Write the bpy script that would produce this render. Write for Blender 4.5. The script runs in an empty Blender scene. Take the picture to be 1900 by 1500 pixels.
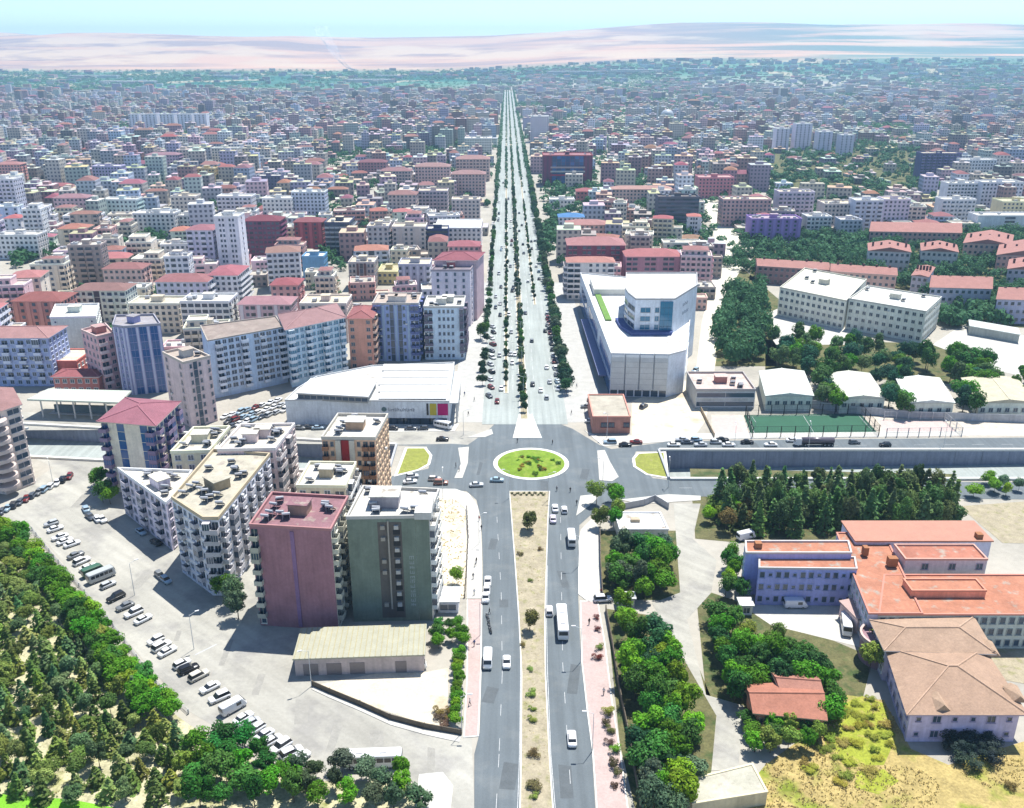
import bpy, bmesh, math, random
from mathutils import Vector, Matrix
from mathutils import noise as mnoise
from mathutils.geometry import delaunay_2d_cdt

random.seed(7)
HAZE = 1.25e-4
sc = bpy.context.scene
COL = sc.collection
R = math.radians

# ---------------------------------------------------------------- camera
FPX, CAM_H, HORIZON = 1700.0, 125.0, 95.0          # focal length in photo pixels, metres, photo row
TH = math.atan((750 - HORIZON) / FPX)
SN, CS = math.sin(TH), math.cos(TH)
cam = bpy.data.cameras.new('camera')
cam.sensor_fit = 'HORIZONTAL'
cam.sensor_width = 36.0
cam.lens = 36.0 * FPX / 1900.0
cam.clip_start = 1.0
cam.clip_end = 60000.0
camo = bpy.data.objects.new('camera', cam)
COL.objects.link(camo)
camo.location = (0, 0, CAM_H)
camo.rotation_euler = (math.pi / 2 - TH, 0, 0)
sc.camera = camo

# ---------------------------------------------------------------- sky, sun, exposure
SHADOW = Vector((-0.22, -0.36, -1.0))              # a metre of height throws this shadow
sdir = -SHADOW.normalized()                        # towards the sun
SUN_EL = math.asin(sdir.z)
SUN_AZ = math.atan2(sdir.x, sdir.y)                # clockwise from +Y
w = bpy.data.worlds.new('World')
sc.world = w
w.use_nodes = True
nt = w.node_tree
bg = nt.nodes['Background']
sky = nt.nodes.new('ShaderNodeTexSky')
sky.sky_type = 'NISHITA'
sky.sun_disc = False
sky.sun_elevation = SUN_EL
sky.sun_rotation = SUN_AZ
sky.altitude = 500
sky.air_density = 0.7
sky.dust_density = 0.15
sky.ozone_density = 2.0
nt.links.new(sky.outputs['Color'], bg.inputs['Color'])
bg.inputs['Strength'].default_value = 0.13
sl = bpy.data.lights.new('sun', 'SUN')
sl.energy = 5.0
sl.angle = R(0.5)
sl.color = (1.0, 0.965, 0.9)
so = bpy.data.objects.new('sun', sl)
COL.objects.link(so)
so.rotation_euler = SHADOW.to_track_quat('-Z', 'Y').to_euler()
sc.view_settings.view_transform = 'Standard'
sc.view_settings.look = 'None'
sc.view_settings.gamma = 1.0
sc.view_settings.exposure = 0.72
sc.view_settings.use_curve_mapping = False
sc.cycles.use_denoising = True
sc.cycles.max_bounces = 4
sc.cycles.diffuse_bounces = 2
sc.cycles.glossy_bounces = 1
sc.cycles.transmission_bounces = 2
sc.cycles.transparent_max_bounces = 4
sc.cycles.volume_bounces = 0
sc.cycles.caustics_reflective = False
sc.cycles.caustics_refractive = False

# ---------------------------------------------------------------- helpers
def G(px, py, z=0.0):
    """the point at height z that the photograph shows at pixel px, py"""
    u = (px - 950) / FPX
    v = (py - 750) / FPX
    t = (CAM_H - z) / (SN + v * CS)
    return Vector((u * t, t * (CS - v * SN)))

def GL(pts, z=0.0):
    return [G(a, b, z) for a, b in pts]

def project(x, y, z):
    dz = CAM_H - z
    d = y * CS + dz * SN
    return 950 + FPX * x / d, 750 + FPX * (dz * CS - y * SN) / d

def lin(c):
    return tuple(((x / 255) / 12.92 if x / 255 <= 0.04045 else ((x / 255 + 0.055) / 1.055) ** 2.4) for x in c)

def C3(r, g, b):
    """colour as seen in full sun in the photo (0-255) -> base colour"""
    return tuple(min(0.8, x * 0.62) for x in lin((r, g, b)))

def area(poly):
    return sum(poly[i][0] * poly[(i + 1) % len(poly)][1] - poly[(i + 1) % len(poly)][0] * poly[i][1] for i in range(len(poly))) / 2

def ccw(poly):
    poly = [Vector((p[0], p[1])) for p in poly]
    return poly if area(poly) > 0 else poly[::-1]

def inside(p, poly):
    x, y = p[0], p[1]
    c = False
    j = len(poly) - 1
    for i in range(len(poly)):
        xi, yi = poly[i][0], poly[i][1]
        xj, yj = poly[j][0], poly[j][1]
        if (yi > y) != (yj > y) and x < (xj - xi) * (y - yi) / (yj - yi) + xi:
            c = not c
        j = i
    return c

def inset(poly, d):
    """CCW polygon moved inwards by d (outwards if negative)"""
    n = len(poly)
    out = []
    for i in range(n):
        a, b, c = Vector(poly[i - 1]), Vector(poly[i]), Vector(poly[(i + 1) % n])
        e1 = (b - a).normalized()
        e2 = (c - b).normalized()
        n1 = Vector((-e1.y, e1.x))
        n2 = Vector((-e2.y, e2.x))
        k = 1 + n1.dot(n2)
        out.append(b + (n1 + n2) * (d / max(k, 0.3)))
    return out

class MB:
    def __init__(s):
        s.v, s.f, s.m = [], [], []

    def add(s, geo, M=None):
        v, f, m = geo
        o = len(s.v)
        if M is None:
            s.v.extend(v)
        else:
            s.v.extend([tuple(M @ Vector(p)) for p in v])
        s.f.extend([tuple(i + o for i in q) for q in f])
        s.m.extend(m)
        return s

    def face(s, pts, m=0):
        o = len(s.v)
        s.v.extend([tuple(p) for p in pts])
        s.f.append(tuple(range(o, o + len(pts))))
        s.m.append(m)
        return s

    def box(s, x0, x1, y0, y1, z0, z1, m=0, M=None):
        return s.add(boxg(x0, x1, y0, y1, z0, z1, m), M)

    def prism(s, poly, z0, z1, m=0, mt=None, bottom=True):
        n = len(poly)
        o = len(s.v)
        s.v.extend([(p[0], p[1], z0) for p in poly])
        s.v.extend([(p[0], p[1], z1) for p in poly])
        for i in range(n):
            j = (i + 1) % n
            s.f.append((o + i, o + j, o + n + j, o + n + i))
            s.m.append(m)
        s.f.append(tuple(o + n + i for i in range(n)))
        s.m.append(m if mt is None else mt)
        if bottom:
            s.f.append(tuple(o + i for i in reversed(range(n))))
            s.m.append(m)
        return s

    def ring(s, poly, d, z0, z1, m=0):
        q = inset(poly, d)
        n = len(poly)
        o = len(s.v)
        for ps, z in ((poly, z0), (poly, z1), (q, z1), (q, z0)):
            s.v.extend([(p[0], p[1], z) for p in ps])
        for k in range(3):
            for i in range(n):
                j = (i + 1) % n
                s.f.append((o + k * n + i, o + k * n + j, o + (k + 1) * n + j, o + (k + 1) * n + i))
                s.m.append(m)
        return s

    def tube(s, a, b, r0, r1=None, n=6, m=0, caps=True):
        r1 = r0 if r1 is None else r1
        a, b = Vector(a), Vector(b)
        q = (b - a).to_track_quat('Z', 'Y')
        o = len(s.v)
        for p, r in ((a, r0), (b, r1)):
            for i in range(n):
                t = 2 * math.pi * i / n
                s.v.append(tuple(p + q @ Vector((math.cos(t) * r, math.sin(t) * r, 0))))
        for i in range(n):
            j = (i + 1) % n
            s.f.append((o + i, o + j, o + n + j, o + n + i))
            s.m.append(m)
        if caps:
            s.f.append(tuple(o + n + i for i in range(n)))
            s.m.append(m)
            s.f.append(tuple(o + i for i in reversed(range(n))))
            s.m.append(m)
        return s

    def mesh(s, name, mats, smooth=False):
        me = bpy.data.meshes.new(name)
        me.from_pydata(s.v, [], s.f)
        for m in mats:
            me.materials.append(m)
        if len(mats) > 1:
            me.polygons.foreach_set('material_index', s.m)
        if smooth:
            me.polygons.foreach_set('use_smooth', [True] * len(me.polygons))
        me.update()
        return me

    def build(s, name, mats, parent=None, color=None, loc=None, smooth=False):
        if not isinstance(mats, (list, tuple)):
            mats = [mats]
        return link(name, s.mesh(name, mats, smooth), parent, color, Matrix.Translation(loc) if loc is not None else None)

def boxg(x0, x1, y0, y1, z0, z1, m=0):
    v = [(x0, y0, z0), (x1, y0, z0), (x1, y1, z0), (x0, y1, z0), (x0, y0, z1), (x1, y0, z1), (x1, y1, z1), (x0, y1, z1)]
    f = [(3, 2, 1, 0), (4, 5, 6, 7), (0, 1, 5, 4), (1, 2, 6, 5), (2, 3, 7, 6), (3, 0, 4, 7)]
    return v, f, [m] * 6

def link(name, mesh, parent=None, color=None, M=None):
    o = bpy.data.objects.new(name, mesh)
    COL.objects.link(o)
    if parent is not None:
        o.parent = parent
    if M is not None:
        o.matrix_local = M
    if color is not None:
        o.color = (color[0], color[1], color[2], 1)
    return o

def tag(o, label, cat, group=None, kind=None):
    o['label'] = label
    o['category'] = cat
    if group:
        o['group'] = group
    if kind:
        o['kind'] = kind
    return o

def thing(name, label, cat, loc, rz=0.0, group=None):
    o = bpy.data.objects.new(name, None)
    o.empty_display_size = 0.5
    COL.objects.link(o)
    o.location = (loc[0], loc[1], loc[2] if len(loc) > 2 else 0)
    o.rotation_euler = (0, 0, rz)
    return tag(o, label, cat, group)

ORD = ['first', 'second', 'third', 'fourth', 'fifth', 'sixth', 'seventh', 'eighth', 'ninth', 'tenth', 'eleventh', 'twelfth', 'thirteenth',
       'fourteenth', 'fifteenth', 'sixteenth', 'seventeenth', 'eighteenth', 'nineteenth', 'twentieth']
def ordn(i):
    if i < 20:
        return ORD[i]
    tens = {2: 'twenty', 3: 'thirty', 4: 'forty', 5: 'fifty', 6: 'sixty', 7: 'seventy', 8: 'eighty', 9: 'ninety'}[(i + 1) // 10]
    u = (i + 1) % 10
    return (tens[:-1] + 'ieth') if u == 0 else tens + '-' + ORD[u - 1]

# ---------------------------------------------------------------- materials
def pmat(name, base=None, var=0.2, scale=0.6, fine=6.0, fvar=0.12, rough=0.85, streak=0.0, bump=0.0, tint=None, spec=0.3, space='pos', metal=0.0):
    """procedural surface: base colour (None = the object's own colour), blotches, fine grain, vertical streaks"""
    m = bpy.data.materials.new(name)
    m.use_nodes = True
    n, l = m.node_tree.nodes, m.node_tree.links
    b = n['Principled BSDF']
    b.inputs['Roughness'].default_value = rough
    b.inputs['Specular IOR Level'].default_value = spec
    b.inputs['Metallic'].default_value = metal
    if space == 'pos':
        src = n.new('ShaderNodeNewGeometry').outputs['Position']
    else:
        src = n.new('ShaderNodeTexCoord').outputs['Object']
    if base is None:
        col = n.new('ShaderNodeObjectInfo').outputs['Color']
    else:
        rgb = n.new('ShaderNodeRGB')
        rgb.outputs[0].default_value = (*base, 1)
        col = rgb.outputs[0]

    def noise(sc_, det, vec=src):
        t = n.new('ShaderNodeTexNoise')
        t.inputs['Scale'].default_value = sc_
        t.inputs['Detail'].default_value = det
        t.inputs['Roughness'].default_value = 0.62
        l.new(vec, t.inputs['Vector'])
        return t.outputs['Fac']

    def mul(c, fac, amt):
        mr = n.new('ShaderNodeMapRange')
        mr.inputs['From Min'].default_value = 0.28
        mr.inputs['From Max'].default_value = 0.72
        mr.inputs['To Min'].default_value = 1 - amt
        mr.inputs['To Max'].default_value = 1 + amt * 0.75
        l.new(fac, mr.inputs['Value'])
        x = n.new('ShaderNodeVectorMath')
        x.operation = 'SCALE'
        l.new(c, x.inputs[0])
        l.new(mr.outputs[0], x.inputs['Scale'])
        return x.outputs[0]

    if tint:
        fac = noise(tint[1], 3)
        mx = n.new('ShaderNodeMix')
        mx.data_type = 'RGBA'
        mr = n.new('ShaderNodeMapRange')
        mr.inputs['From Min'].default_value = tint[2]
        mr.inputs['From Max'].default_value = tint[2] + 0.14
        l.new(fac, mr.inputs['Value'])
        l.new(mr.outputs[0], mx.inputs['Factor'])
        l.new(col, mx.inputs[6])
        mx.inputs[7].default_value = (*tint[0], 1)
        col = mx.outputs[2]
    if var:
        col = mul(col, noise(scale, 4), var)
    if fvar:
        col = mul(col, noise(fine, 3), fvar)
    if streak:
        mp = n.new('ShaderNodeMapping')
        mp.inputs['Scale'].default_value = (1.3, 1.3, 0.09)
        l.new(src, mp.inputs['Vector'])
        col = mul(col, noise(1.0, 3, mp.outputs[0]), streak)
    l.new(col, b.inputs['Base Color'])
    if bump:
        bp = n.new('ShaderNodeBump')
        bp.inputs['Strength'].default_value = bump
        bp.inputs['Distance'].default_value = 0.1
        l.new(noise(fine, 3), bp.inputs['Height'])
        l.new(bp.outputs[0], b.inputs['Normal'])
    return m

def glassm(name, c, rough=0.12):
    m = bpy.data.materials.new(name)
    m.use_nodes = True
    n, l = m.node_tree.nodes, m.node_tree.links
    b = n['Principled BSDF']
    b.inputs['Roughness'].default_value = rough
    b.inputs['Specular IOR Level'].default_value = 0.6
    oi = n.new('ShaderNodeNewGeometry')
    cr = n.new('ShaderNodeValToRGB')
    cr.color_ramp.elements[0].color = (c[0] * 0.5, c[1] * 0.5, c[2] * 0.5, 1)
    cr.color_ramp.elements[1].color = (c[0] * 1.9, c[1] * 1.8, c[2] * 1.7, 1)
    l.new(oi.outputs['Random Per Island'], cr.inputs[0])
    l.new(cr.outputs[0], b.inputs['Base Color'])
    return m

def leafm(name, dry=None):
    m = bpy.data.materials.new(name)
    m.use_nodes = True
    n, l = m.node_tree.nodes, m.node_tree.links
    b = n['Principled BSDF']
    b.inputs['Roughness'].default_value = 0.7
    b.inputs['Specular IOR Level'].default_value = 0.15
    oi = n.new('ShaderNodeObjectInfo')
    ge = n.new('ShaderNodeNewGeometry')
    hs = n.new('ShaderNodeHueSaturation')
    mr = n.new('ShaderNodeMapRange')
    mr.inputs['To Min'].default_value = 0.66
    mr.inputs['To Max'].default_value = 1.42
    l.new(ge.outputs['Random Per Island'], mr.inputs['Value'])
    mh = n.new('ShaderNodeMapRange')
    mh.inputs['To Min'].default_value = 0.465
    mh.inputs['To Max'].default_value = 0.525
    ad = n.new('ShaderNodeMath')
    ad.operation = 'MULTIPLY_ADD'
    l.new(ge.outputs['Random Per Island'], ad.inputs[0])
    ad.inputs[1].default_value = 0.7
    l.new(oi.outputs['Random'], ad.inputs[2])
    mh.inputs['From Max'].default_value = 1.7
    l.new(ad.outputs[0], mh.inputs['Value'])
    l.new(mh.outputs[0], hs.inputs['Hue'])
    l.new(mr.outputs[0], hs.inputs['Value'])
    l.new(oi.outputs['Color'], hs.inputs['Color'])
    l.new(hs.outputs[0], b.inputs['Base Color'])
    tr = n.new('ShaderNodeBsdfTranslucent')
    l.new(hs.outputs[0], tr.inputs['Color'])
    mx = n.new('ShaderNodeMixShader')
    mx.inputs[0].default_value = 0.28
    l.new(b.outputs[0], mx.inputs[1])
    l.new(tr.outputs[0], mx.inputs[2])
    l.new(mx.outputs[0], n['Material Output'].inputs['Surface'])
    return m

M_WALL = pmat('wall_paint', var=0.16, scale=0.22, fine=1.6, fvar=0.10, streak=0.13, rough=0.9)
M_TRIM = pmat('trim_paint', var=0.06, scale=0.4, fine=2.0, fvar=0.05, rough=0.85)
M_ROOF = pmat('roof_screed', var=0.22, scale=0.22, fine=1.5, fvar=0.14, rough=0.95, tint=((0.33, 0.29, 0.24), 0.35, 0.56))
M_TILE = pmat('roof_tile', var=0.14, scale=0.3, fine=2.6, fvar=0.16, rough=0.9, streak=0.1)
M_METAL = pmat('sheet_metal', var=0.10, scale=0.4, fine=2.2, fvar=0.08, rough=0.5, spec=0.5)
M_GLASS = glassm('window_glass', (0.040, 0.062, 0.095))
M_BLUEGLASS = glassm('blue_curtain_glass', (0.02, 0.075, 0.22), 0.1)
M_TEAL = glassm('teal_curtain_glass', (0.03, 0.14, 0.24), 0.1)
M_DARK = pmat('dark_fitting', (0.02, 0.021, 0.024), var=0.1, rough=0.6)
M_PANEL = glassm('solar_panel', (0.012, 0.018, 0.04), 0.2)
M_TANK = pmat('tank_steel', (0.42, 0.43, 0.45), rough=0.45, var=0.05)
M_STEEL = pmat('galvanised_steel', (0.42, 0.43, 0.44), rough=0.5, var=0.08, spec=0.5)
M_BARK = pmat('bark', (0.11, 0.08, 0.055), var=0.25, scale=2.0, fine=12, fvar=0.2, space='obj')
M_LAMPPOLE = pmat('pole_paint', (0.6, 0.61, 0.6), var=0.05, rough=0.5)
M_LEAF = leafm('leaves')
# ================================================================ the setting: ground, roads, pavements
def smooth(a, b, x):
    t = max(0.0, min(1.0, (x - a) / (b - a)))
    return t * t * (3 - 2 * t)

def th(x, y):
    """height of the terrain: flat under the near city, rising to dry hills far away"""
    if y < 2300:
        return 0.0
    s = x / max(y, 1)
    base = smooth(3250, 5000, y) * (38 + 55 * smooth(-0.12, 0.22, s))
    hill = smooth(4500, 8000, y)
    nz = mnoise.fractal(Vector((x * 0.00022 + 3.1, y * 0.00022, 0.3)), 1.0, 2.0, 5)
    nz2 = mnoise.fractal(Vector((x * 0.0011, y * 0.0007, 4.3)), 1.0, 2.1, 3)
    z = base + hill * (222 + 62 * nz + 16 * nz2 - 26 * smooth(0.25, 0.5, s)) + smooth(3400, 7000, y) * 9 * nz2
    return z

TR_N, TR_S = 280.6, 258.9                                    # underpass trench east of the roundabout
TRENCH_R = [Vector((49.4, TR_S)), Vector((330, TR_S)), Vector((330, TR_N)), Vector((49.4, TR_N))]
TL_A, TL_B = Vector((-39.5, 284.9)), Vector((-310, 322.0))   # north edge of the west trench
TL_C, TL_D = Vector((-39.5, 262.0)), Vector((-310, 293.0))   # south edge
TRENCH_L = [TL_C, TL_A, TL_B, TL_D]

ys = [-40, 0, 60, 110, 140, 180, 220, 258, 300, 350, 420, 500, 600, 750, 950, 1200, 1500, 1900, 2300]
y = 2300
while y < 9400:
    y *= 1.055
    ys.append(y)
pts = []
for yy in ys:
    hw = 260 + yy * 0.95
    nx = 14 if yy < 2300 else 70
    for i in range(nx + 1):
        x = -hw + 2 * hw * i / nx
        if yy < 700 and (inside((x, yy), inset(ccw(TRENCH_R), -2)) or inside((x, yy), inset(ccw(TRENCH_L), -2))):
            continue
        pts.append(Vector((x, yy)))
edges = []
for poly in (TRENCH_R, TRENCH_L):
    o = len(pts)
    pts.extend(poly)
    edges.extend([(o + i, o + (i + 1) % 4) for i in range(4)])
vv, ee, ff, _, _, _ = delaunay_2d_cdt(pts, edges, [], 0, 1e-4)
mb = MB()
mb.v = [(p.x, p.y, th(p.x, p.y)) for p in vv]
for f in ff:
    c = (vv[f[0]] + vv[f[1]] + vv[f[2]]) / 3
    if inside(c, TRENCH_R) or inside(c, TRENCH_L):
        continue
    a = [vv[i] for i in f]
    f = list(f)
    if area(a) < 0:
        f.reverse()
    mb.f.append(tuple(f))
    mb.m.append(0)

def ground_material():
    m = bpy.data.materials.new('dry_ground')
    m.use_nodes = True
    n, l = m.node_tree.nodes, m.node_tree.links
    b = n['Principled BSDF']
    b.inputs['Roughness'].default_value = 0.95
    b.inputs['Specular IOR Level'].default_value = 0.1
    pos = n.new('ShaderNodeNewGeometry').outputs['Position']
    sep = n.new('ShaderNodeSeparateXYZ')
    l.new(pos, sep.inputs[0])

    def noise(scale, det=4, vec=pos):
        t = n.new('ShaderNodeTexNoise')
        t.inputs['Scale'].default_value = scale
        t.inputs['Detail'].default_value = det
        t.inputs['Roughness'].default_value = 0.6
        l.new(vec, t.inputs['Vector'])
        return t.outputs['Fac']

    def ramp(v, a, b_, t0=0.0, t1=1.0):
        mr = n.new('ShaderNodeMapRange')
        mr.inputs['From Min'].default_value = a
        mr.inputs['From Max'].default_value = b_
        mr.inputs['To Min'].default_value = t0
        mr.inputs['To Max'].default_value = t1
        l.new(v, mr.inputs['Value'])
        return mr.outputs[0]

    def mix(f, a, c):
        x = n.new('ShaderNodeMix')
        x.data_type = 'RGBA'
        if isinstance(f, float):
            x.inputs['Factor'].default_value = f
        else:
            l.new(f, x.inputs['Factor'])
        for k, s in ((6, a), (7, c)):
            if isinstance(s, tuple):
                x.inputs[k].default_value = (*s, 1)
            else:
                l.new(s, x.inputs[k])
        return x.outputs[2]

    def mathn(op, a, c):
        x = n.new('ShaderNodeMath')
        x.operation = op
        x.use_clamp = op == 'MULTIPLY'
        for k, s in ((0, a), (1, c)):
            if isinstance(s, (int, float)):
                x.inputs[k].default_value = s
            else:
                l.new(s, x.inputs[k])
        return x.outputs[0]

    mp = n.new('ShaderNodeMapping')
    mp.inputs['Scale'].default_value = (0.0005, 0.0021, 0.0)
    l.new(pos, mp.inputs['Vector'])
    strip = noise(1.0, 5, mp.outputs[0])
    city = mix(ramp(noise(0.035), 0.35, 0.65), (0.38, 0.355, 0.305), (0.27, 0.255, 0.22))
    city = mix(ramp(noise(0.6), 0.3, 0.7, 0.0, 0.4), city, (0.47, 0.44, 0.38))
    fields = mix(ramp(strip, 0.36, 0.52), (0.02, 0.12, 0.09), (0.10, 0.22, 0.15))
    fields = mix(ramp(noise(0.004, 5), 0.54, 0.60), fields, (0.42, 0.36, 0.25))
    hills = mix(ramp(strip, 0.44, 0.56), (0.60, 0.365, 0.245), (0.33, 0.225, 0.20))
    hills = mix(ramp(noise(0.0011, 5), 0.50, 0.58), hills, (0.60, 0.43, 0.29))
    # cultivated slopes to the east
    sx = mathn('DIVIDE', sep.outputs['X'], sep.outputs['Y'])
    east = ramp(sx, 0.12, 0.34)
    hills = mix(mathn('MULTIPLY', mathn('MULTIPLY', east, ramp(strip, 0.42, 0.52)), 0.85), hills, (0.10, 0.19, 0.16))
    yd = mathn('ADD', sep.outputs['Y'], mathn('MULTIPLY', mathn('SUBTRACT', noise(0.0008, 4), 0.5), 900))
    c = mix(ramp(mathn('SUBTRACT', yd, ramp(sx, -0.22, 0.05, 0.0, 800.0)), 2800, 3200), city, fields)
    c = mix(ramp(yd, 4500, 4900), c, hills)
    l.new(c, b.inputs['Base Color'])
    return m

ground = g = mb.build('ground', ground_material())
g['kind'] = 'structure'

def sheet(name, polys, z, mat, kind='structure', color=None):
    """flat sheet(s) lying z above the ground"""
    m = MB()
    for p in polys:
        m.face([(q[0], q[1], z) for q in ccw(p)])
    o = m.build(name, mat, None, color)
    o['kind'] = kind
    return o

def slab(name, polys, z, mat, color=None, kerb=None):
    """raised pavement with kerb faces"""
    m = MB()
    for p in polys:
        q = ccw(p)
        m.prism(q, -0.05, z, 0, 0, bottom=False)
    o = m.build(name, mat, None, color)
    o['kind'] = 'structure'
    if kerb:
        k = MB()
        for p in polys:
            q = ccw(p)
            k.ring(inset(q, -0.25), 0.25, -0.04, z + 0.02)
        c = k.build('kerb', kerb, o)
    return o

M_ASPH = pmat('asphalt', (0.124, 0.145, 0.157), var=0.10, scale=0.07, fine=2.5, fvar=0.08, rough=0.9, tint=((0.150, 0.168, 0.175), 0.12, 0.52))
M_PALEROAD = pmat('dusty_concrete_road', (0.36, 0.348, 0.305), var=0.14, scale=0.05, fine=1.3, fvar=0.09, rough=0.92, tint=((0.285, 0.275, 0.25), 0.09, 0.50))
M_BLVD = pmat('boulevard_asphalt', (0.31, 0.34, 0.322), var=0.12, scale=0.05, fine=1.0, fvar=0.08, rough=0.9)
M_WALK = pmat('pale_paving', (0.475, 0.46, 0.42), var=0.1, scale=0.3, fine=2.0, fvar=0.10, rough=0.9)
M_PINK = pmat('pink_paving', (0.43, 0.335, 0.31), var=0.1, scale=0.3, fine=2.0, fvar=0.12, rough=0.9)
M_KERB = pmat('kerb_stone', (0.66, 0.65, 0.60), var=0.08, rough=0.85)
M_SOIL = pmat('dry_soil', (0.345, 0.30, 0.21), var=0.22, scale=0.35, fine=2.5, fvar=0.2, rough=1.0, tint=((0.27, 0.255, 0.13), 0.5, 0.54))
M_LOT = pmat('sandy_lot', (0.60, 0.53, 0.41), var=0.14, scale=0.2, fine=2.0, fvar=0.14, rough=1.0, tint=((0.48, 0.40, 0.29), 0.16, 0.54))
M_GRASS = pmat('watered_lawn', (0.165, 0.26, 0.025), var=0.22, scale=0.5, fine=3.5, fvar=0.35, rough=1.0, tint=((0.24, 0.31, 0.05), 0.35, 0.54))
M_DRYGRASS = pmat('dry_meadow', (0.38, 0.295, 0.115), var=0.3, scale=0.25, fine=1.8, fvar=0.3, rough=1.0, tint=((0.20, 0.24, 0.03), 0.11, 0.52))
M_PARK = pmat('park_floor', (0.46, 0.43, 0.27), var=0.3, scale=0.3, fine=2.0, fvar=0.3, rough=1.0, tint=((0.25, 0.26, 0.09), 0.2, 0.55))
M_WHITE = pmat('road_paint', (0.46, 0.47, 0.47), var=0.2, scale=1.0, fine=4.0, fvar=0.2, rough=0.8)
M_CONC = pmat('concrete', (0.40, 0.41, 0.43), var=0.15, scale=0.2, fine=1.5, fvar=0.1, streak=0.15, rough=0.9)
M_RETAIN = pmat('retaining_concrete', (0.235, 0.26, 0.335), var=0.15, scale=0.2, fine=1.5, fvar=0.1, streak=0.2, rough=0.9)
M_GROVE = pmat('dark_grove_ground', (0.13, 0.125, 0.055), var=0.3, scale=0.3, fine=2.0, fvar=0.3, rough=1.0, tint=((0.06, 0.09, 0.03), 0.2, 0.5))  # darker olive-brown ground for the groves
M_VERGE = pmat('dry_verge', (0.24, 0.26, 0.055), var=0.2, scale=0.6, fine=3.0, fvar=0.3, rough=1.0, tint=((0.31, 0.29, 0.11), 0.5, 0.58))
M_PITCH = pmat('artificial_turf', (0.032, 0.105, 0.062), var=0.1, scale=0.2, fine=2.0, fvar=0.08, rough=0.95)

def add_wear(m, amount=0.16, rot=0.0):
    # tyre wear: soft streaks along the carriageway
    n, l = m.node_tree.nodes, m.node_tree.links
    b = n['Principled BSDF']
    src = b.inputs['Base Color'].links[0].from_socket
    mp = n.new('ShaderNodeMapping')
    mp.inputs['Scale'].default_value = (0.75, 0.022, 0.0) if not rot else (0.35, 0.012, 0.0)
    mp.vector_type = 'TEXTURE' if False else 'POINT'
    if rot:
        mp0 = n.new('ShaderNodeMapping')
        mp0.inputs['Rotation'].default_value = (0, 0, rot)
    pos = n.new('ShaderNodeNewGeometry').outputs['Position']
    if rot:
        l.new(pos, mp0.inputs['Vector'])
        pos = mp0.outputs[0]
    l.new(pos, mp.inputs['Vector'])
    t = n.new('ShaderNodeTexNoise')
    t.inputs['Scale'].default_value = 1.0
    t.inputs['Detail'].default_value = 3
    l.new(mp.outputs[0], t.inputs['Vector'])
    mr = n.new('ShaderNodeMapRange')
    mr.inputs['From Min'].default_value = 0.32
    mr.inputs['From Max'].default_value = 0.68
    mr.inputs['To Min'].default_value = 1 - amount
    mr.inputs['To Max'].default_value = 1 + amount
    l.new(t.outputs['Fac'], mr.inputs['Value'])
    x = n.new('ShaderNodeVectorMath')
    x.operation = 'SCALE'
    l.new(src, x.inputs[0])
    l.new(mr.outputs[0], x.inputs['Scale'])
    l.new(x.outputs[0], b.inputs['Base Color'])
add_wear(M_ASPH, 0.11)
add_wear(M_BLVD, 0.13)
d_ = G(800, 1400) - G(130, 960)
add_wear(M_PALEROAD, 0.12, math.pi / 2 - math.atan2(d_.y, d_.x))
# west road and forecourts
sheet('west_road', [GL([(-60, 1010), (40, 905), (100, 868), (60, 850), (300, 850), (560, 905), (850, 905), (880, 925), (860, 1110), (700, 1000),
                        (640, 1180), (800, 1250), (875, 1360), (880, 1500), (800, 1530), (760, 1440), (540, 1430), (350, 1320), (200, 1150), (90, 1010), (30, 975)])], 0.03, M_PALEROAD)
sheet('north_frontage_road', [GL([(-200, 800), (-200, 770), (60, 765), (330, 800), (530, 795), (700, 800), (880, 800), (900, 830), (860, 835), (720, 826), (560, 824), (190, 798)])], 0.03, M_PALEROAD)
# main road south of the roundabout, two carriageways
sheet('main_road', [GL([(868, 826), (905, 800), (925, 780), (1020, 780), (1062, 796), (1112, 826), (1135, 834), (1240, 820), (1500, 816), (1980, 812), (1980, 834), (1240, 838),
                        (1180, 838), (1172, 858), (1212, 888), (1240, 891), (1980, 896), (1980, 928), (1400, 922), (1225, 922), (1120, 935), (1075, 975), (1073, 1110), (1078, 1230),
                        (1089, 1320), (1098, 1395), (1106, 1520), (880, 1520), (880, 1400), (890, 1360), (894, 1230), (896, 1050), (893, 965), (884, 928), (866, 912),
                        (790, 904), (560, 908), (300, 885), (560, 882), (735, 884), (795, 870), (800, 850), (792, 829), (725, 826), (840, 824)])], 0.06, M_ASPH)
# boulevard
def BV(off, Y):
    return Vector((4.4 + off - 0.0057 * (Y - 318), Y))
def strip(o0, o1, y0, y1):
    return [BV(o0, y0), BV(o1, y0), BV(o1, y1), BV(o0, y1)]
sheet('boulevard_footway', [strip(-27, 30, 306, 520), strip(-18, 19, 520, 3280)], 0.035, pmat('boulevard_paving', (0.41, 0.405, 0.38), var=0.12, scale=0.3, fine=1.5, fvar=0.1))
def blvd_sheet(name, o0, o1, y0, y1, z, mat):
    return sheet(name, [strip(o0, o1, y0, y1)], z, mat)
blvd_sheet('boulevard', -15.2, 15.6, 304, 3280, 0.075, M_BLVD)
MEDIANS = [(-7.2, -6.0, 336, 3260, 'side_median'), (-1.3, 1.3, 309, 3260, 'central_median'), (8.0, 9.0, 470, 3260, 'side_median')]
for a, b_, y0, y1, nm in MEDIANS:
    o = slab(nm, [strip(a, b_, y0, y1)], 0.2, M_SOIL, kerb=M_KERB)
slab('median_nose', [GL([(953, 813), (1004, 813), (986, 770), (964, 770)])], 0.17, M_WALK, kerb=M_KERB)

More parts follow.
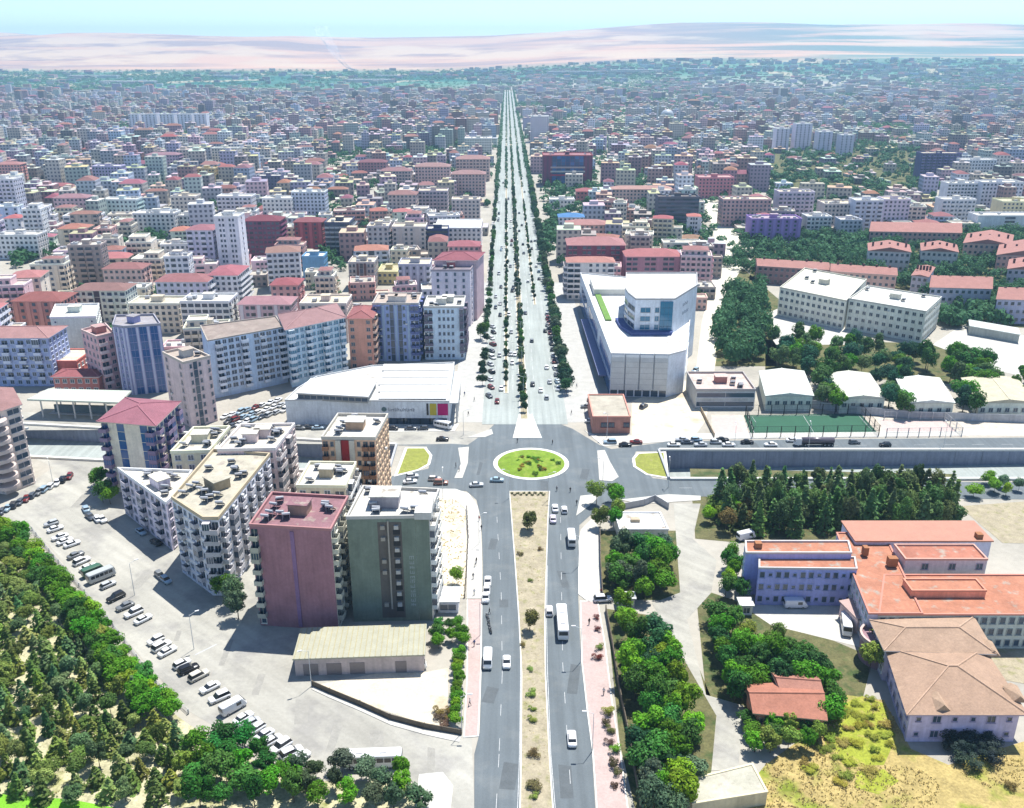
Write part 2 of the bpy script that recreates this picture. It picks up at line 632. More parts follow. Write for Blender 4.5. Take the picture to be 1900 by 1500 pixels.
# roundabout island
RC = Vector((6.2, 270.6))
def circle(c, r, n=48, a0=0.0, a1=2 * math.pi):
    return [Vector((c[0] + r * math.cos(a0 + (a1 - a0) * i / n), c[1] + r * math.sin(a0 + (a1 - a0) * i / n))) for i in range(n)]
slab('roundabout_kerb', [circle(RC, 12.3)], 0.17, M_KERB)
isl = MB()
N = 40
rings = [(10.9, 0.18), (9.6, 0.5), (7, 0.75), (4, 0.95), (1.5, 1.0)]
for r, z in rings:
    for i in range(N):
        t = 2 * math.pi * i / N
        isl.v.append((RC.x + r * math.cos(t), RC.y + r * math.sin(t), z + (0.1 * random.random() if r < 9 else 0)))
for k in range(len(rings) - 1):
    for i in range(N):
        j = (i + 1) % N
        isl.f.append((k * N + i, k * N + j, (k + 1) * N + j, (k + 1) * N + i))
        isl.m.append(0)
isl.f.append(tuple((len(rings) - 1) * N + i for i in range(N)))
isl.m.append(0)
o = isl.build('roundabout_lawn', M_GRASS, smooth=True)
o['kind'] = 'structure'

# median of the main road
MED = [(946, 913), (950, 960), (957, 1050), (964, 1150), (969, 1250), (968, 1400), (966, 1520), (1026, 1520), (1018, 1400), (1011, 1250), (1010, 1150), (1013, 1050), (1016, 960), (1019, 913)]
MEDW = GL(MED)
slab('dry_median', [MEDW], 0.17, M_SOIL, kerb=M_KERB)
# traffic islands and verges
slab('crossing_island', [GL([(850, 832), (870, 830), (868, 860), (858, 888), (843, 888), (855, 862)])], 0.17, M_WALK)
slab('crossing_island', [GL([(1108, 837), (1122, 836), (1132, 858), (1148, 886), (1136, 894), (1112, 892)])], 0.17, M_WALK)
slab('splitter_island', [GL([(1069, 958), (1077, 921), (1116, 917), (1100, 934), (1080, 950)])], 0.17, M_WALK)
slab('corner_island', [GL([(866, 813), (912, 797), (915, 806), (900, 812)])], 0.17, M_WALK)
for nm, p in (('grass_verge', [(756, 833), (787, 833), (797, 846), (793, 862), (775, 872), (738, 881)]), ('grass_verge', [(1231, 841), (1186, 843), (1178, 852), (1180, 866), (1202, 880), (1236, 886)])):
    q = GL(p)
    slab('verge_kerb', [inset(ccw(q), -0.9)], 0.15, M_KERB)
    sheet(nm, [q], 0.18, M_VERGE)
# footways
slab('white_footway', [GL([(760, 908), (845, 909), (869, 918), (884, 940), (890, 968), (892, 1050), (893, 1112), (868, 1112), (870, 1000), (866, 945), (848, 928), (800, 922)])], 0.14, M_WALK, kerb=M_KERB)
slab('pink_footway', [GL([(868, 1113), (893, 1113), (891, 1250), (886, 1366), (862, 1368), (868, 1250)])], 0.14, M_PINK, kerb=M_KERB)
slab('white_footway', [GL([(1098, 966), (1080, 984), (1075, 1005), (1075, 1103), (1092, 1116), (1114, 1110), (1113, 1050), (1112, 985)])], 0.14, M_WALK, kerb=M_KERB)
slab('pink_footway', [GL([(1078, 1117), (1108, 1117), (1122, 1200), (1134, 1300), (1150, 1400), (1166, 1520), (1110, 1520), (1101, 1395), (1091, 1320), (1081, 1230)])], 0.14, M_PINK, kerb=M_KERB)
slab('white_footway', [GL([(780, 1440), (820, 1436), (838, 1460), (830, 1530), (770, 1530)])], 0.14, M_WALK, kerb=M_KERB)
slab('white_footway', [GL([(1085, 800), (1120, 828), (1300, 815), (1980, 806), (1980, 800), (1290, 806), (1110, 812)])], 0.14, M_WALK, kerb=M_KERB)
slab('white_footway', [GL([(700, 786), (850, 788), (842, 800), (700, 802)])], 0.14, M_WALK, kerb=M_KERB)
slab('white_footway', [GL([(1150, 928), (1240, 918), (1300, 921), (1300, 929), (1190, 936)])], 0.14, M_WALK)
# lots
sheet('sandy_lot', [GL([(808, 922), (848, 929), (863, 946), (866, 1000), (862, 1110), (812, 1110)])], 0.09, M_LOT)
sheet('sandy_lot', [GL([(580, 1273), (700, 1250), (790, 1248), (832, 1240), (830, 1330), (856, 1358), (760, 1335)])], 0.05, M_LOT)
sheet('shop_yard', [GL([(1172, 745), (1290, 700), (1300, 650), (1330, 660), (1310, 780), (1290, 808), (1172, 808)])], 0.05, M_LOT)
sheet('school_yard', [GL([(1405, 590), (1450, 570), (1590, 605), (1580, 640), (1440, 640)]), GL([(1730, 640), (1790, 600), (1980, 640), (1980, 720), (1860, 690)])], 0.05, M_WALK)
sheet('meadow', [GL([(1330, 1530), (1420, 1420), (1530, 1340), (1570, 1290), (1640, 1300), (1690, 1390), (1760, 1420), (1920, 1370), (2050, 1370), (2050, 1530)])], 0.05, M_DRYGRASS)
sheet('weedy_patch', [GL([(1548, 1312), (1600, 1292), (1640, 1306), (1662, 1372), (1640, 1420), (1570, 1425), (1530, 1380)]), GL([(1590, 1432), (1640, 1428), (1668, 1450), (1630, 1475), (1585, 1462)])], 0.07, pmat('green_weeds', (0.27, 0.30, 0.035), var=0.25, scale=0.4, fine=2.5, fvar=0.3, rough=1.0, tint=((0.38, 0.31, 0.10), 0.3, 0.55)))
sheet('dry_field', [GL([(1780, 940), (1980, 925), (1980, 1010), (1860, 1008)]), GL([(1830, 1205), (1960, 1190), (1960, 1280), (1850, 1260)])], 0.05, M_SOIL)
sheet('compound_drive', [GL([(1250, 935), (1300, 935), (1285, 1000), (1330, 1040), (1320, 1100), (1275, 1150), (1310, 1290), (1380, 1310), (1370, 1430), (1320, 1430), (1330, 1330), (1255, 1200), (1210, 1120), (1262, 1100)])], 0.05, M_PALEROAD)
sheet('hospital_yard', [GL([(1370, 1120), (1620, 1120), (1640, 1230), (1590, 1200), (1430, 1160)])], 0.05, M_WALK)
sheet('park_floor', [GL([(-300, 1010), (40, 985), (110, 1060), (200, 1180), (290, 1300), (350, 1345), (540, 1450), (760, 1450), (790, 1560), (-300, 1560)])], 0.05, M_PARK)
sheet('bright_lawn', [GL([(-60, 1470), (130, 1484), (215, 1500), (215, 1560), (-60, 1560)])], 0.09, pmat('bright_lawn', (0.16, 0.40, 0.02), fine=4, fvar=0.25, var=0.12))
# grove floors
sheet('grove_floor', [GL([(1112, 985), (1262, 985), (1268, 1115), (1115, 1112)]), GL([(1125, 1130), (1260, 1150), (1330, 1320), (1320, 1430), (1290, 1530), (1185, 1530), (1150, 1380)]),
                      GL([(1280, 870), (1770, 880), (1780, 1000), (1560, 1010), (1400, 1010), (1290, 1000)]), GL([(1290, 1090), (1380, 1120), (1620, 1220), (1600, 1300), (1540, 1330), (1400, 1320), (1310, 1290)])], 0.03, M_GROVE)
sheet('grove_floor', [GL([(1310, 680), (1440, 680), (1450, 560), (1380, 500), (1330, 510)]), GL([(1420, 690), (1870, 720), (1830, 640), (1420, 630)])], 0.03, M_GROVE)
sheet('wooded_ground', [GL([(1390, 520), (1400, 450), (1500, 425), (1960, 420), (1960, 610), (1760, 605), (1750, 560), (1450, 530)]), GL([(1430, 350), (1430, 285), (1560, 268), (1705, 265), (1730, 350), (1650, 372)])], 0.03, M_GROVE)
# the side street running north-east, paler concrete than the other roads
sheet('side_street', [GL([(1290, 700), (1322, 700), (1340, 560), (1375, 500), (1372, 440), (1345, 400), (1325, 365), (1300, 365), (1322, 420), (1330, 480), (1316, 540), (1302, 600)])], 0.09, pmat('pale_concrete_street', (0.60, 0.57, 0.47), var=0.1, scale=0.1))
sheet('side_street', [GL([(532, 535), (565, 535), (660, 455), (675, 420), (662, 420), (630, 460)])], 0.09, M_PALEROAD)
# sports ground
sheet('sports_surround', [GL([(1320, 770), (1900, 775), (1980, 810), (1320, 813)])], 0.05, pmat('dusty_surround', (0.52, 0.46, 0.38)))
sheet('football_pitch', [GL([(1380, 771), (1596, 768), (1632, 808), (1395, 811)])], 0.09, M_PITCH)
sheet('ball_court', [GL([(1632, 780), (1752, 782), (1782, 808), (1640, 810)]), GL([(1320, 775), (1362, 770), (1385, 810), (1326, 812)])], 0.09, pmat('pink_court', (0.50, 0.39, 0.36), var=0.1))
mk = MB()
pc = [G(1388, 773), G(1592, 770.5), G(1624, 806), G(1401, 808.5)]
for i in range(4):
    a, b_ = pc[i], pc[(i + 1) % 4]
    d = (b_ - a).normalized()
    nn = Vector((-d.y, d.x)) * 0.07
    mk.face([(*(a - nn), 0.13), (*(b_ - nn), 0.13), (*(b_ + nn), 0.13), (*(a + nn), 0.13)])
a, b_ = (pc[0] + pc[1]) / 2, (pc[2] + pc[3]) / 2
nn = Vector((0.07, 0))
mk.face([(*(a - nn), 0.13), (*(b_ - nn), 0.13), (*(b_ + nn), 0.13), (*(a + nn), 0.13)])
o = mk.build('pitch_marking', M_WHITE)
o['kind'] = 'structure'

# repair patches and oil-dark bays on the road surfaces
rp = random.Random(3)
M_PATCH = pmat('asphalt_patch', (0.098, 0.112, 0.12), var=0.15, scale=0.5, fine=3)
M_PATCH2 = pmat('concrete_patch', (0.29, 0.28, 0.25), var=0.15, scale=0.5, fine=3)
for mat_, spots_, z_ in ((M_PATCH, [(915, 1010), (935, 1120), (910, 1290), (945, 1440), (1045, 1075), (1065, 1260), (1050, 1450), (1085, 880), (890, 870), (1010, 905), (1400, 828), (1600, 908)], 0.075),
                         (M_PATCH2, [(330, 1180), (260, 1080), (480, 1270), (620, 1370), (150, 930), (700, 1390), (420, 1210), (560, 1320), (800, 1420)], 0.045)):
    ps = []
    for px, py in spots_:
        c = G(px, py)
        a, w_, l_ = rp.uniform(-0.2, 0.2), rp.uniform(0.5, 1.5), rp.uniform(1.5, 5.5)
        ps.append([c + Vector((u * math.cos(a) - v * math.sin(a), u * math.sin(a) + v * math.cos(a))) for u, v in ((-w_, -l_), (w_ * 0.9, -l_), (w_, l_ * 0.9), (-w_ * 0.95, l_))])
    for q in ps:
        sheet('road_patch', [q], z_, mat_)

# lane markings: short dashes and edge lines on the main road
mk = MB()
def dashline(p0, p1, wd, dash, gap, z=0.09):
    d = p1 - p0
    L = d.length
    d.normalize()
    nn = Vector((-d.y, d.x)) * wd / 2
    s = 0
    while s < L:
        e = min(L, s + dash)
        a, b_ = p0 + d * s, p0 + d * e
        mk.face([(*(a - nn), z), (*(b_ - nn), z), (*(b_ + nn), z), (*(a + nn), z)])
        s += dash + gap
for pl in ([(922, 960), (930, 1100), (932, 1250), (926, 1400), (920, 1510)], [(1040, 960), (1042, 1100), (1044, 1230), (1052, 1360), (1062, 1510)]):
    q = GL(pl)
    for i in range(len(q) - 1):
        dashline(q[i], q[i + 1], 0.11, 3.5, 6.5)
for pl in ([(958, 1050), (965, 1150), (966, 1250), (964, 1400), (960, 1510)], [(1016, 1050), (1014, 1150), (1016, 1250), (1022, 1400), (1031, 1510)]):
    q = GL(pl)
    for i in range(len(q) - 1):
        dashline(q[i] , q[i + 1], 0.14, 50, 0.01)
for off in (-11.2, -4, 4.6, 12.2):
    dashline(BV(off, 340), BV(off, 900), 0.2, 5, 7, 0.11)
dashline(G(1260, 829), G(1900, 825), 0.15, 4, 6)
dashline(G(1260, 906), G(1900, 911), 0.15, 4, 6)
for p0, p1 in (((362, 1216), (402, 1196)),):
    a, b_ = G(*p0), G(*p1)
    dashline(a, b_, 0.35, 30, 0.1, 0.06)
o = mk.build('lane_marking', M_WHITE)
o['kind'] = 'structure'

# underpass trench
def trench(nA, nB, sA, sB, z0, z1, label, side):
    fl = MB()
    fl.face([(*sA, z0), (*sB, z1), (*nB, z1), (*nA, z0)] if side > 0 else [(*sB, z1), (*sA, z0), (*nA, z0), (*nB, z1)])
    o = fl.build('underpass_road', M_BLVD)
    o['kind'] = 'structure'
    ve = MB()
    k0, k1 = 0.12, 0.3
    q = [sA.lerp(nA, k0), sB.lerp(nB, k0), sB.lerp(nB, k1), sA.lerp(nA, k1)]
    zz = [z0 + 0.15, z1 + 0.15, z1 + 0.15, z0 + 0.15]
    f = [(*p, z) for p, z in zip(q, zz)]
    ve.face(f if side > 0 else f[::-1])
    o = ve.build('underpass_verge', M_VERGE)
    o['kind'] = 'structure'
    for nm, a, b_, lab, out in (('north', nA, nB, 'tall blue-grey retaining wall on the far side of the sunken road ' + label, 1), ('south', sA, sB, 'concrete retaining wall on the near side of the sunken road ' + label, -1)):
        t = thing('retaining_wall', lab, 'wall', (a.x, a.y, 0), group='underpass retaining walls')
        d = (b_ - a)
        L = d.length
        d.normalize()
        nn = Vector((-d.y, d.x)) * (1 if side > 0 else -1) * out
        m = MB()
        p = [Vector((0, 0)), d * L, d * L + nn * 0.6, nn * 0.6]
        zb = [z0 - 0.3, z1 - 0.3, z1 - 0.3, z0 - 0.3]
        vs = [(*v, z) for v, z in zip(p, zb)] + [(*v, 0.02) for v in p]
        m.add((vs, [(0, 1, 5, 4), (1, 2, 6, 5), (2, 3, 7, 6), (3, 0, 4, 7), (4, 5, 6, 7), (3, 2, 1, 0)], [0] * 6))
        m.build('wall_panel', M_RETAIN, t)
        k = MB()
        p = [nn * -0.12, d * L + nn * -0.12, d * L + nn * 0.9, nn * 0.9]
        if area(p) < 0:
            p = p[::-1]
        k.prism(p, 0.025, 0.75)
        k.build('coping', M_KERB, t)
        if out == 1:
            n = int(L / 9)
            bt = MB()
            bt.box(-0.22, 0.22, -0.09, 0.09, 0, 1)
            me = bt.mesh('buttress', [M_RETAIN])
            for i in range(1, n):
                s = L * i / n
                zf = z0 + (z1 - z0) * i / n
                pt = d * s - nn * 0.05
                link('joint_rib', me, t, None, Matrix.Translation((pt.x, pt.y, zf)) @ Matrix.Rotation(math.atan2(d.y, d.x), 4, 'Z') @ Matrix.Diagonal((1, 1, -zf, 1)))
trench(Vector((49.4, TR_N)), Vector((330, TR_N)), Vector((49.4, TR_S)), Vector((330, TR_S)), -6.6, -2.6, 'east of the roundabout', 1)
trench(TL_A, TL_B, TL_C, TL_D, -6.4, -3.4, 'west of the roundabout', -1)
for x, y0, y1, s, lab in ((49.4, TR_S, TR_N, -1, 'concrete tunnel mouth where the eastern sunken road dips under the roundabout'), (-39.5, 262.0, 284.9, 1, 'concrete tunnel mouth where the western sunken road dips under the roundabout')):
    t = thing('underpass_portal', lab, 'tunnel portal', (x, (y0 + y1) / 2, 0), group='underpass portals')
    hy = (y1 - y0) / 2
    m = MB()
    xa, xb = (-0.7, 0) if s < 0 else (0, 0.7)
    m.box(xa, xb, -hy, hy, -1.4, 0.9)
    m.box(xa, xb, -hy, -hy + 1.2, -7, -1.41)
    m.box(xa, xb, hy - 1.2, hy, -7, -1.41)
    m.build('portal_frame', M_CONC, t)
    m = MB()
    x2 = -14 if s < 0 else 14
    lo, hi = min(x2, xa), max(x2, xb) 
    lo, hi = (x2, xa - 0.01) if s < 0 else (xb + 0.01, x2)
    m.box(lo, hi, -hy - 0.5, -hy + 0.1, -7, -1.4).box(lo, hi, hy - 0.1, hy + 0.5, -7, -1.4).box(lo, hi, -hy - 0.5, hy + 0.5, -1.4, -0.9).box(lo, hi, -hy, hy, -7.2, -6.7)
    m.box(x2 - 0.3, x2, -hy, hy, -7, -1.4) if s < 0 else m.box(x2, x2 + 0.3, -hy, hy, -7, -1.4)
    m.build('tunnel_lining', M_CONC, t)
# ================================================================ buildings
OCC = []                                              # (x, y, radius) of what is already built
def occupy(poly, pad=0.0):
    c = sum((Vector((p[0], p[1])) for p in poly), Vector((0, 0))) / len(poly)
    r = max((Vector((p[0], p[1])) - c).length for p in poly)
    OCC.append((c.x, c.y, r * 0.86 + pad, [Vector((p[0], p[1])) for p in poly]))

_cache = {}
def window_geo(w, h, full=True):
    x, z = w / 2, h / 2
    if not full:
        mbw = MB()
        mbw.add(boxg(-x, x, -0.06, 0.03, -z, z, 1))
        mbw.add(boxg(-x - 0.15, x + 0.15, -0.25, 0.03, -z - 0.16, -z - 0.01, 0))
        return mbw.v, mbw.f, mbw.m
    t = 0.11
    v = []
    for a, b, y in ((x + t, z + t, 0.02), (x + t, z + t, -0.13), (x, z, -0.13), (x, z, -0.02)):
        v += [(-a, y, -b), (a, y, -b), (a, y, b), (-a, y, b)]
    f, m = [], []
    for k in range(3):
        for i in range(4):
            j = (i + 1) % 4
            f.append((k * 4 + i, k * 4 + j, k * 4 + 4 + j, k * 4 + 4 + i))
            m.append(0)
    f.append((12, 13, 14, 15))
    m.append(1)
    mbw = MB()
    mbw.v, mbw.f, mbw.m = v, f, m
    if w > 1.1:
        mbw.add(boxg(-0.04, 0.04, -0.09, -0.015, -z, z, 0))
    mbw.add(boxg(-x - 0.2, x + 0.2, -0.28, 0.02, -z - t - 0.1, -z - t - 0.002, 0))
    return mbw.v, mbw.f, mbw.m

def balcony_geo(w, d, fh, style=0, full=True):
    x = w / 2
    m = MB()
    m.box(-x, x, -d, 0.02, -0.17, 0.0, 0)
    if style == 0:
        m.box(-x, x, -d, -d + 0.1, 0.0, 1.0, 0)
        m.box(-x, -x + 0.1, -d + 0.1, 0.02, 0.0, 0.995, 0)
        m.box(x - 0.1, x, -d + 0.1, 0.02, 0.0, 0.995, 0)
    else:
        m.box(-x, x, -d, -d + 0.06, 0.93, 1.0, 0)
        m.box(-x, x, -d + 0.01, -d + 0.04, 0.1, 0.8, 2)
        m.box(-x, -x + 0.06, -d + 0.06, 0.02, 0.93, 0.998, 0)
        m.box(x - 0.06, x, -d + 0.06, 0.02, 0.93, 0.998, 0)
    m.box(-x * 0.78, x * 0.78, -0.07, 0.02, 0.05, min(2.3, fh - 0.45), 1)
    if full:
        m.box(-0.05, 0.05, -0.11, -0.06, 0.05, min(2.3, fh - 0.45), 0)
    return m.v, m.f, m.m

def enclosed_geo(w, d, fh):
    x = w / 2
    m = MB()
    m.box(-x, x, -d, 0.02, -0.17, 0.9, 0)
    m.box(-x + 0.06, x - 0.06, -d + 0.06, 0.02, 0.9, fh - 0.4, 1)
    for k in range(4):
        xx = -x + 0.05 + (w - 0.1) * k / 3
        m.box(xx - 0.05, xx + 0.05, -d + 0.02, -d + 0.1, 0.9, fh - 0.4, 0)
    m.box(-x, x, -d, 0.02, fh - 0.4, fh - 0.25, 0)
    return m.v, m.f, m.m
AC = MB().box(-0.45, 0.45, -0.3, 0.3, -0.3, 0.3).mesh('air_conditioner', [M_TRIM])

def cached(key, fn, mats, name):
    if key not in _cache:
        m = MB()
        m.add(fn())
        _cache[key] = m.mesh(name, mats)
    return _cache[key]

def heater_mesh():
    m = MB()
    Mx = Matrix.Rotation(R(38), 4, 'X')
    m.add(boxg(-1.0, 1.0, -0.95, 0.95, -0.05, 0.05, 1), Matrix.Translation((0, 0, 0.75)) @ Mx)
    m.tube((-0.9, 0.85, 1.65), (0.9, 0.85, 1.65), 0.32, n=8, m=0)
    for x in (-0.8, 0.8):
        m.tube((x, 0.85, 0), (x, 0.85, 1.4), 0.05, n=4, m=0)
        m.tube((x, -0.7, 0), (x, -0.7, 0.3), 0.05, n=4, m=0)
    return m.mesh('solar_heater', [M_TANK, M_PANEL])
HEATER = heater_mesh()

def addblock(t, poly, h, fl=None, wall=(0.5, 0.5, 0.5), roof=('flat', (0.6, 0.57, 0.5)), pats=None, trim=None, detail=1, clutter=0, heads=1,
             z0=0.0, gh=0.0, clad=None, glass=None, wallname='wall', rng=random, headcol=None, bal=0, balcol=None, rail=None, sills=True):
    """walls, roof and facade of one wing; poly is in world XY, the thing stands at t.location"""
    ox, oy = t.location.x, t.location.y
    P = ccw([(p[0] - ox, p[1] - oy) for p in poly])
    occupy(poly)
    n = len(P)
    trim = trim or (0.62, 0.6, 0.57)
    k_ = min(1.75, 0.8 / max(wall))
    wall = [c * k_ for c in wall]
    if not detail:
        g_ = sum(wall) / 3
        wall = [c * 0.72 + g_ * 0.28 for c in wall]
    k_ = min(1.5, 0.8 / max(trim))
    trim = [c * k_ for c in trim]
    fl = fl or max(1, round(h / 3.1))
    glass = glass or M_GLASS
    mats = [M_TRIM, glass, M_TEAL]
    m = MB().prism(P, z0 - 0.2, z0 + h, bottom=False)
    m.build(wallname, M_WALL, t, wall)
    top = z0 + h
    rt, rc = roof[0], roof[1]
    if max(rc) > 1.5 * min(rc):                       # tinted roofing is greyed and slightly cooled
        g_ = sum(rc) / 3
        rc = [(c * 0.74 + g_ * 0.26) * k_ for c, k_ in zip(rc, (0.9, 0.95, 1.0))]
    if rt == 'flat':
        ph = roof[2] if len(roof) > 2 else 0.8
        m = MB().ring(inset(P, -0.12), 0.42, top + 0.004, top + ph)
        m.build('parapet', M_TRIM, t, roof[3] if len(roof) > 3 else [min(0.75, c * 1.15) for c in wall])
        m = MB()
        m.face([(p.x, p.y, top + 0.05) for p in inset(P, 0.29)])
        d = m.build('roof_deck', M_ROOF, t, rc)
    elif rt == 'sheet':
        m = MB().prism(inset(P, -0.35), top + 0.003, top + 0.35)
        d = m.build('roof_sheet', M_METAL, t, rc)
    elif rt in ('hip', 'gable'):
        ov = roof[3] if len(roof) > 3 else 0.7
        pitch = roof[2] if len(roof) > 2 else 0.36
        E = inset(P, -ov)
        m = MB()
        if n == 4:
            l0 = (E[1] - E[0]).length + (E[3] - E[2]).length
            l1 = (E[2] - E[1]).length + (E[0] - E[3]).length
            if l0 < l1:
                E = E[1:] + E[:1]
            a = (E[1] + E[2]) / 2
            b = (E[3] + E[0]) / 2
            short = ((E[2] - E[1]).length + (E[0] - E[3]).length) / 4
            dr = (b - a).normalized()
            k = 0.95 if rt == 'hip' else 0.0
            L = (b - a).length
            kk = min(short * k, L * 0.48)
            r1, r2 = a + dr * kk, b - dr * kk
            zt = top + 0.25 + short * pitch
            ez = top + 0.25
            e3 = [(p.x, p.y, ez) for p in E]
            R1, R2 = (r1.x, r1.y, zt), (r2.x, r2.y, zt)
            m.face([e3[0], e3[1], R1, R2])
            m.face([e3[1], e3[2], R1])
            m.face([e3[2], e3[3], R2, R1])
            m.face([e3[3], e3[0], R2])
            if detail:
                caps = [(R1, R2)] + ([(e3[1], R1), (e3[2], R1), (e3[3], R2), (e3[0], R2)] if rt == 'hip' else [])
        else:
            di = roof[4] if len(roof) > 4 else 4.0
            q = inset(E, di)
            for i in range(n):
                j = (i + 1) % n
                m.face([(E[i].x, E[i].y, top + 0.25), (E[j].x, E[j].y, top + 0.25), (q[j].x, q[j].y, top + 0.25 + di * pitch), (q[i].x, q[i].y, top + 0.25 + di * pitch)])
            m.face([(p.x, p.y, top + 0.25 + di * pitch) for p in q])
        d = m.build('roof', M_TILE, t, rc)
        if detail and n == 4:
            for p_, q_ in caps:
                MB().tube(Vector(p_) + Vector((0, 0, 0.06)), Vector(q_) + Vector((0, 0, 0.06)), 0.17, n=5).build('ridge_cap', M_TILE, d, [min(0.8, c * 1.35) for c in rc])
        m = MB().prism(E, top + 0.004, top + 0.245)
        m.build('eaves', M_TRIM, t, [c * 0.8 for c in trim])
    if rt == 'flat' and heads:
        I = inset(P, 3.0)
        for k in range(heads):
            c = sum(I, Vector((0, 0))) / n
            if heads > 1:
                c = I[0].lerp(I[1 if (I[1] - I[0]).length > (I[2] - I[1]).length else 2], (k + 0.5) / heads).lerp(c, 0.5)
            e = (P[1] - P[0]).normalized()
            f = Vector((-e.y, e.x))
            a, b = rng.uniform(1.8, 2.8), rng.uniform(1.6, 2.3)
            q = [c - e * a - f * b, c + e * a - f * b, c + e * a + f * b, c - e * a + f * b]
            s = MB().prism(q, top + 0.06, top + 2.6)
            sh = s.build('stair_head', M_WALL, t, headcol or [min(0.7, x * 0.95) for x in wall])
            s = MB().prism(inset(q, -0.25), top + 2.604, top + 2.8)
            s.build('stair_head_roof', M_ROOF, sh, rc)
    if clutter and rt == 'flat':
        I = inset(P, 2.0)
        xs = [p.x for p in I]
        ys_ = [p.y for p in I]
        k = tries = 0
        cm = MB()
        while k < clutter and tries < 200:
            tries += 1
            p = (rng.uniform(min(xs), max(xs)), rng.uniform(min(ys_), max(ys_)))
            if not inside(p, I) or (Vector(p) - sum(I, Vector((0, 0))) / n).length < 3.2:
                continue
            M = Matrix.Translation((p[0], p[1], top + 0.06)) @ Matrix.Rotation(rng.uniform(-0.3, 0.3) + math.pi, 4, 'Z')
            if detail:
                link('solar_heater', HEATER, t, None, M)
            else:
                cm.add(boxg(-1, 1, -0.7, 0.7, 0.3, 1.5, 0), M)
            k += 1
        if not detail and cm.v:
            o = cm.build('rooftop_tanks', M_TANK, t)
            o['kind'] = 'stuff'
    # facades
    jw, jb = MB(), MB()
    fh = (h - gh) / fl
    for i in range(n):
        a, b = P[i], P[(i + 1) % n]
        e = b - a
        L = e.length
        if L < 1.5:
            continue
        e.normalize()
        out = Vector((e.y, -e.x))
        mid = (a + b) / 2 + Vector((ox, oy))
        tocam = (-mid).normalized()
        if out.dot(tocam) < -0.12:
            continue
        ang = math.atan2(e.y, e.x)
        if clad and i in clad:
            cm = MB()
            cm.box(0.02, L - 0.02, -0.12, 0.0, z0, z0 + h - 0.02, 0)
            link('cladding', cm.mesh('cladding', [M_WALL]), t, clad[i], Matrix.Translation((a.x, a.y, 0)) @ Matrix.Rotation(ang, 4, 'Z'))
        pat = (pats or {}).get(i, (pats or {}).get('*', ''))
        if not pat:
            continue
        if pat[0] in '*#':
            base = pat[1:]
            cols = list(base) * max(1, round(L / ((3.1 if pat[0] == '*' else 2.1) * len(base))))
        else:
            cols = list(pat)
        cw = L / len(cols)
        off0 = 0.12 if clad and i in clad else 0.0
        for ci, ch in enumerate(cols):
            if ch == '.':
                continue
            px = a + e * (cw * (ci + 0.5)) + out * off0
            if ch == 'p':
                M = Matrix.Translation((px.x, px.y, 0)) @ Matrix.Rotation(ang, 4, 'Z')
                g_ = boxg(-cw * 0.3, cw * 0.3, -0.35, 0.02, z0, z0 + h - 0.05, 0)
                if detail:
                    pm = MB().add(g_)
                    link('pilaster', pm.mesh('pilaster', [M_TRIM]), t, trim, M)
                else:
                    jb.add(g_, M)
                continue
            for fi in range(fl):
                zf = z0 + gh + fi * fh
                if ch in 'bB' and fi == 0 and gh == 0:
                    c2 = 'w'
                else:
                    c2 = ch
                if c2 in 'wWsd':
                    ww, wh = {'w': (min(1.5, cw * 0.55), 1.5), 'W': (cw * 0.78, 1.65), 's': (0.75, 0.8), 'd': (cw * 0.97, fh * 0.52)}[c2]
                    ww = round(ww, 1)
                    wh = round(min(wh, fh * 0.62), 1)
                    M = Matrix.Translation((px.x, px.y, zf + fh * 0.54)) @ Matrix.Rotation(ang, 4, 'Z')
                    if detail:
                        me = cached(('w', ww, wh, glass.name), lambda: window_geo(ww, wh), mats, 'window')
                        link('window', me, t, trim, M)
                        if rng.random() < 0.05 and fi > 0:
                            link('air_conditioner', AC, t, (0.6, 0.6, 0.58), M @ Matrix.Translation((ww * 0.8, -0.3, -0.6)))
                    else:
                        jw.add(window_geo(ww, wh, False), M)
                elif c2 == 'g':
                    ww, wh = round(cw * 0.9, 1), round(fh * 0.93, 2)
                    M = Matrix.Translation((px.x, px.y, zf + fh * 0.5)) @ Matrix.Rotation(ang, 4, 'Z')
                    if detail:
                        me = cached(('g', ww, wh, glass.name), lambda: boxg(-ww / 2, ww / 2, -0.08, 0.02, -wh / 2, wh / 2, 1), mats, 'glass_panel')
                        link('glass_panel', me, t, trim, M)
                    else:
                        jw.add(boxg(-ww / 2, ww / 2, -0.08, 0.02, -wh / 2, wh / 2, 1), M)
                elif c2 in 'bB':
                    bw = round(cw * (0.9 if c2 == 'b' else 1.0), 1)
                    bd = 1.25 if c2 == 'b' else 1.7
                    M = Matrix.Translation((px.x, px.y, zf + 0.05)) @ Matrix.Rotation(ang, 4, 'Z')
                    if detail:
                        me = cached(('b', bw, bd, round(fh, 1), bal, glass.name), lambda: balcony_geo(bw, bd, fh, bal), mats, 'balcony')
                        j_ = rng.uniform(0.82, 1.06)
                        if rng.random() < 0.22:          # glazed-in balcony
                            me = cached(('bg', bw, bd, round(fh, 1), glass.name), lambda: enclosed_geo(bw, bd, fh), mats, 'balcony')
                        bo = link('balcony', me, t, [c * j_ for c in (balcol or trim)], M)
                        if rng.random() < 0.16:
                            link('air_conditioner', AC, bo, (0.6, 0.6, 0.58), Matrix.Translation((bw * 0.42, -0.3, 1.9)))
                    else:
                        jb.add(balcony_geo(bw, bd, fh, 0, False), M)
    if jw.v:
        o = jw.build('windows', mats, t, trim)
        o['kind'] = 'stuff'
    if jb.v:
        o = jb.build('balconies', mats, t, balcol or trim)
        o['kind'] = 'stuff'
    return t

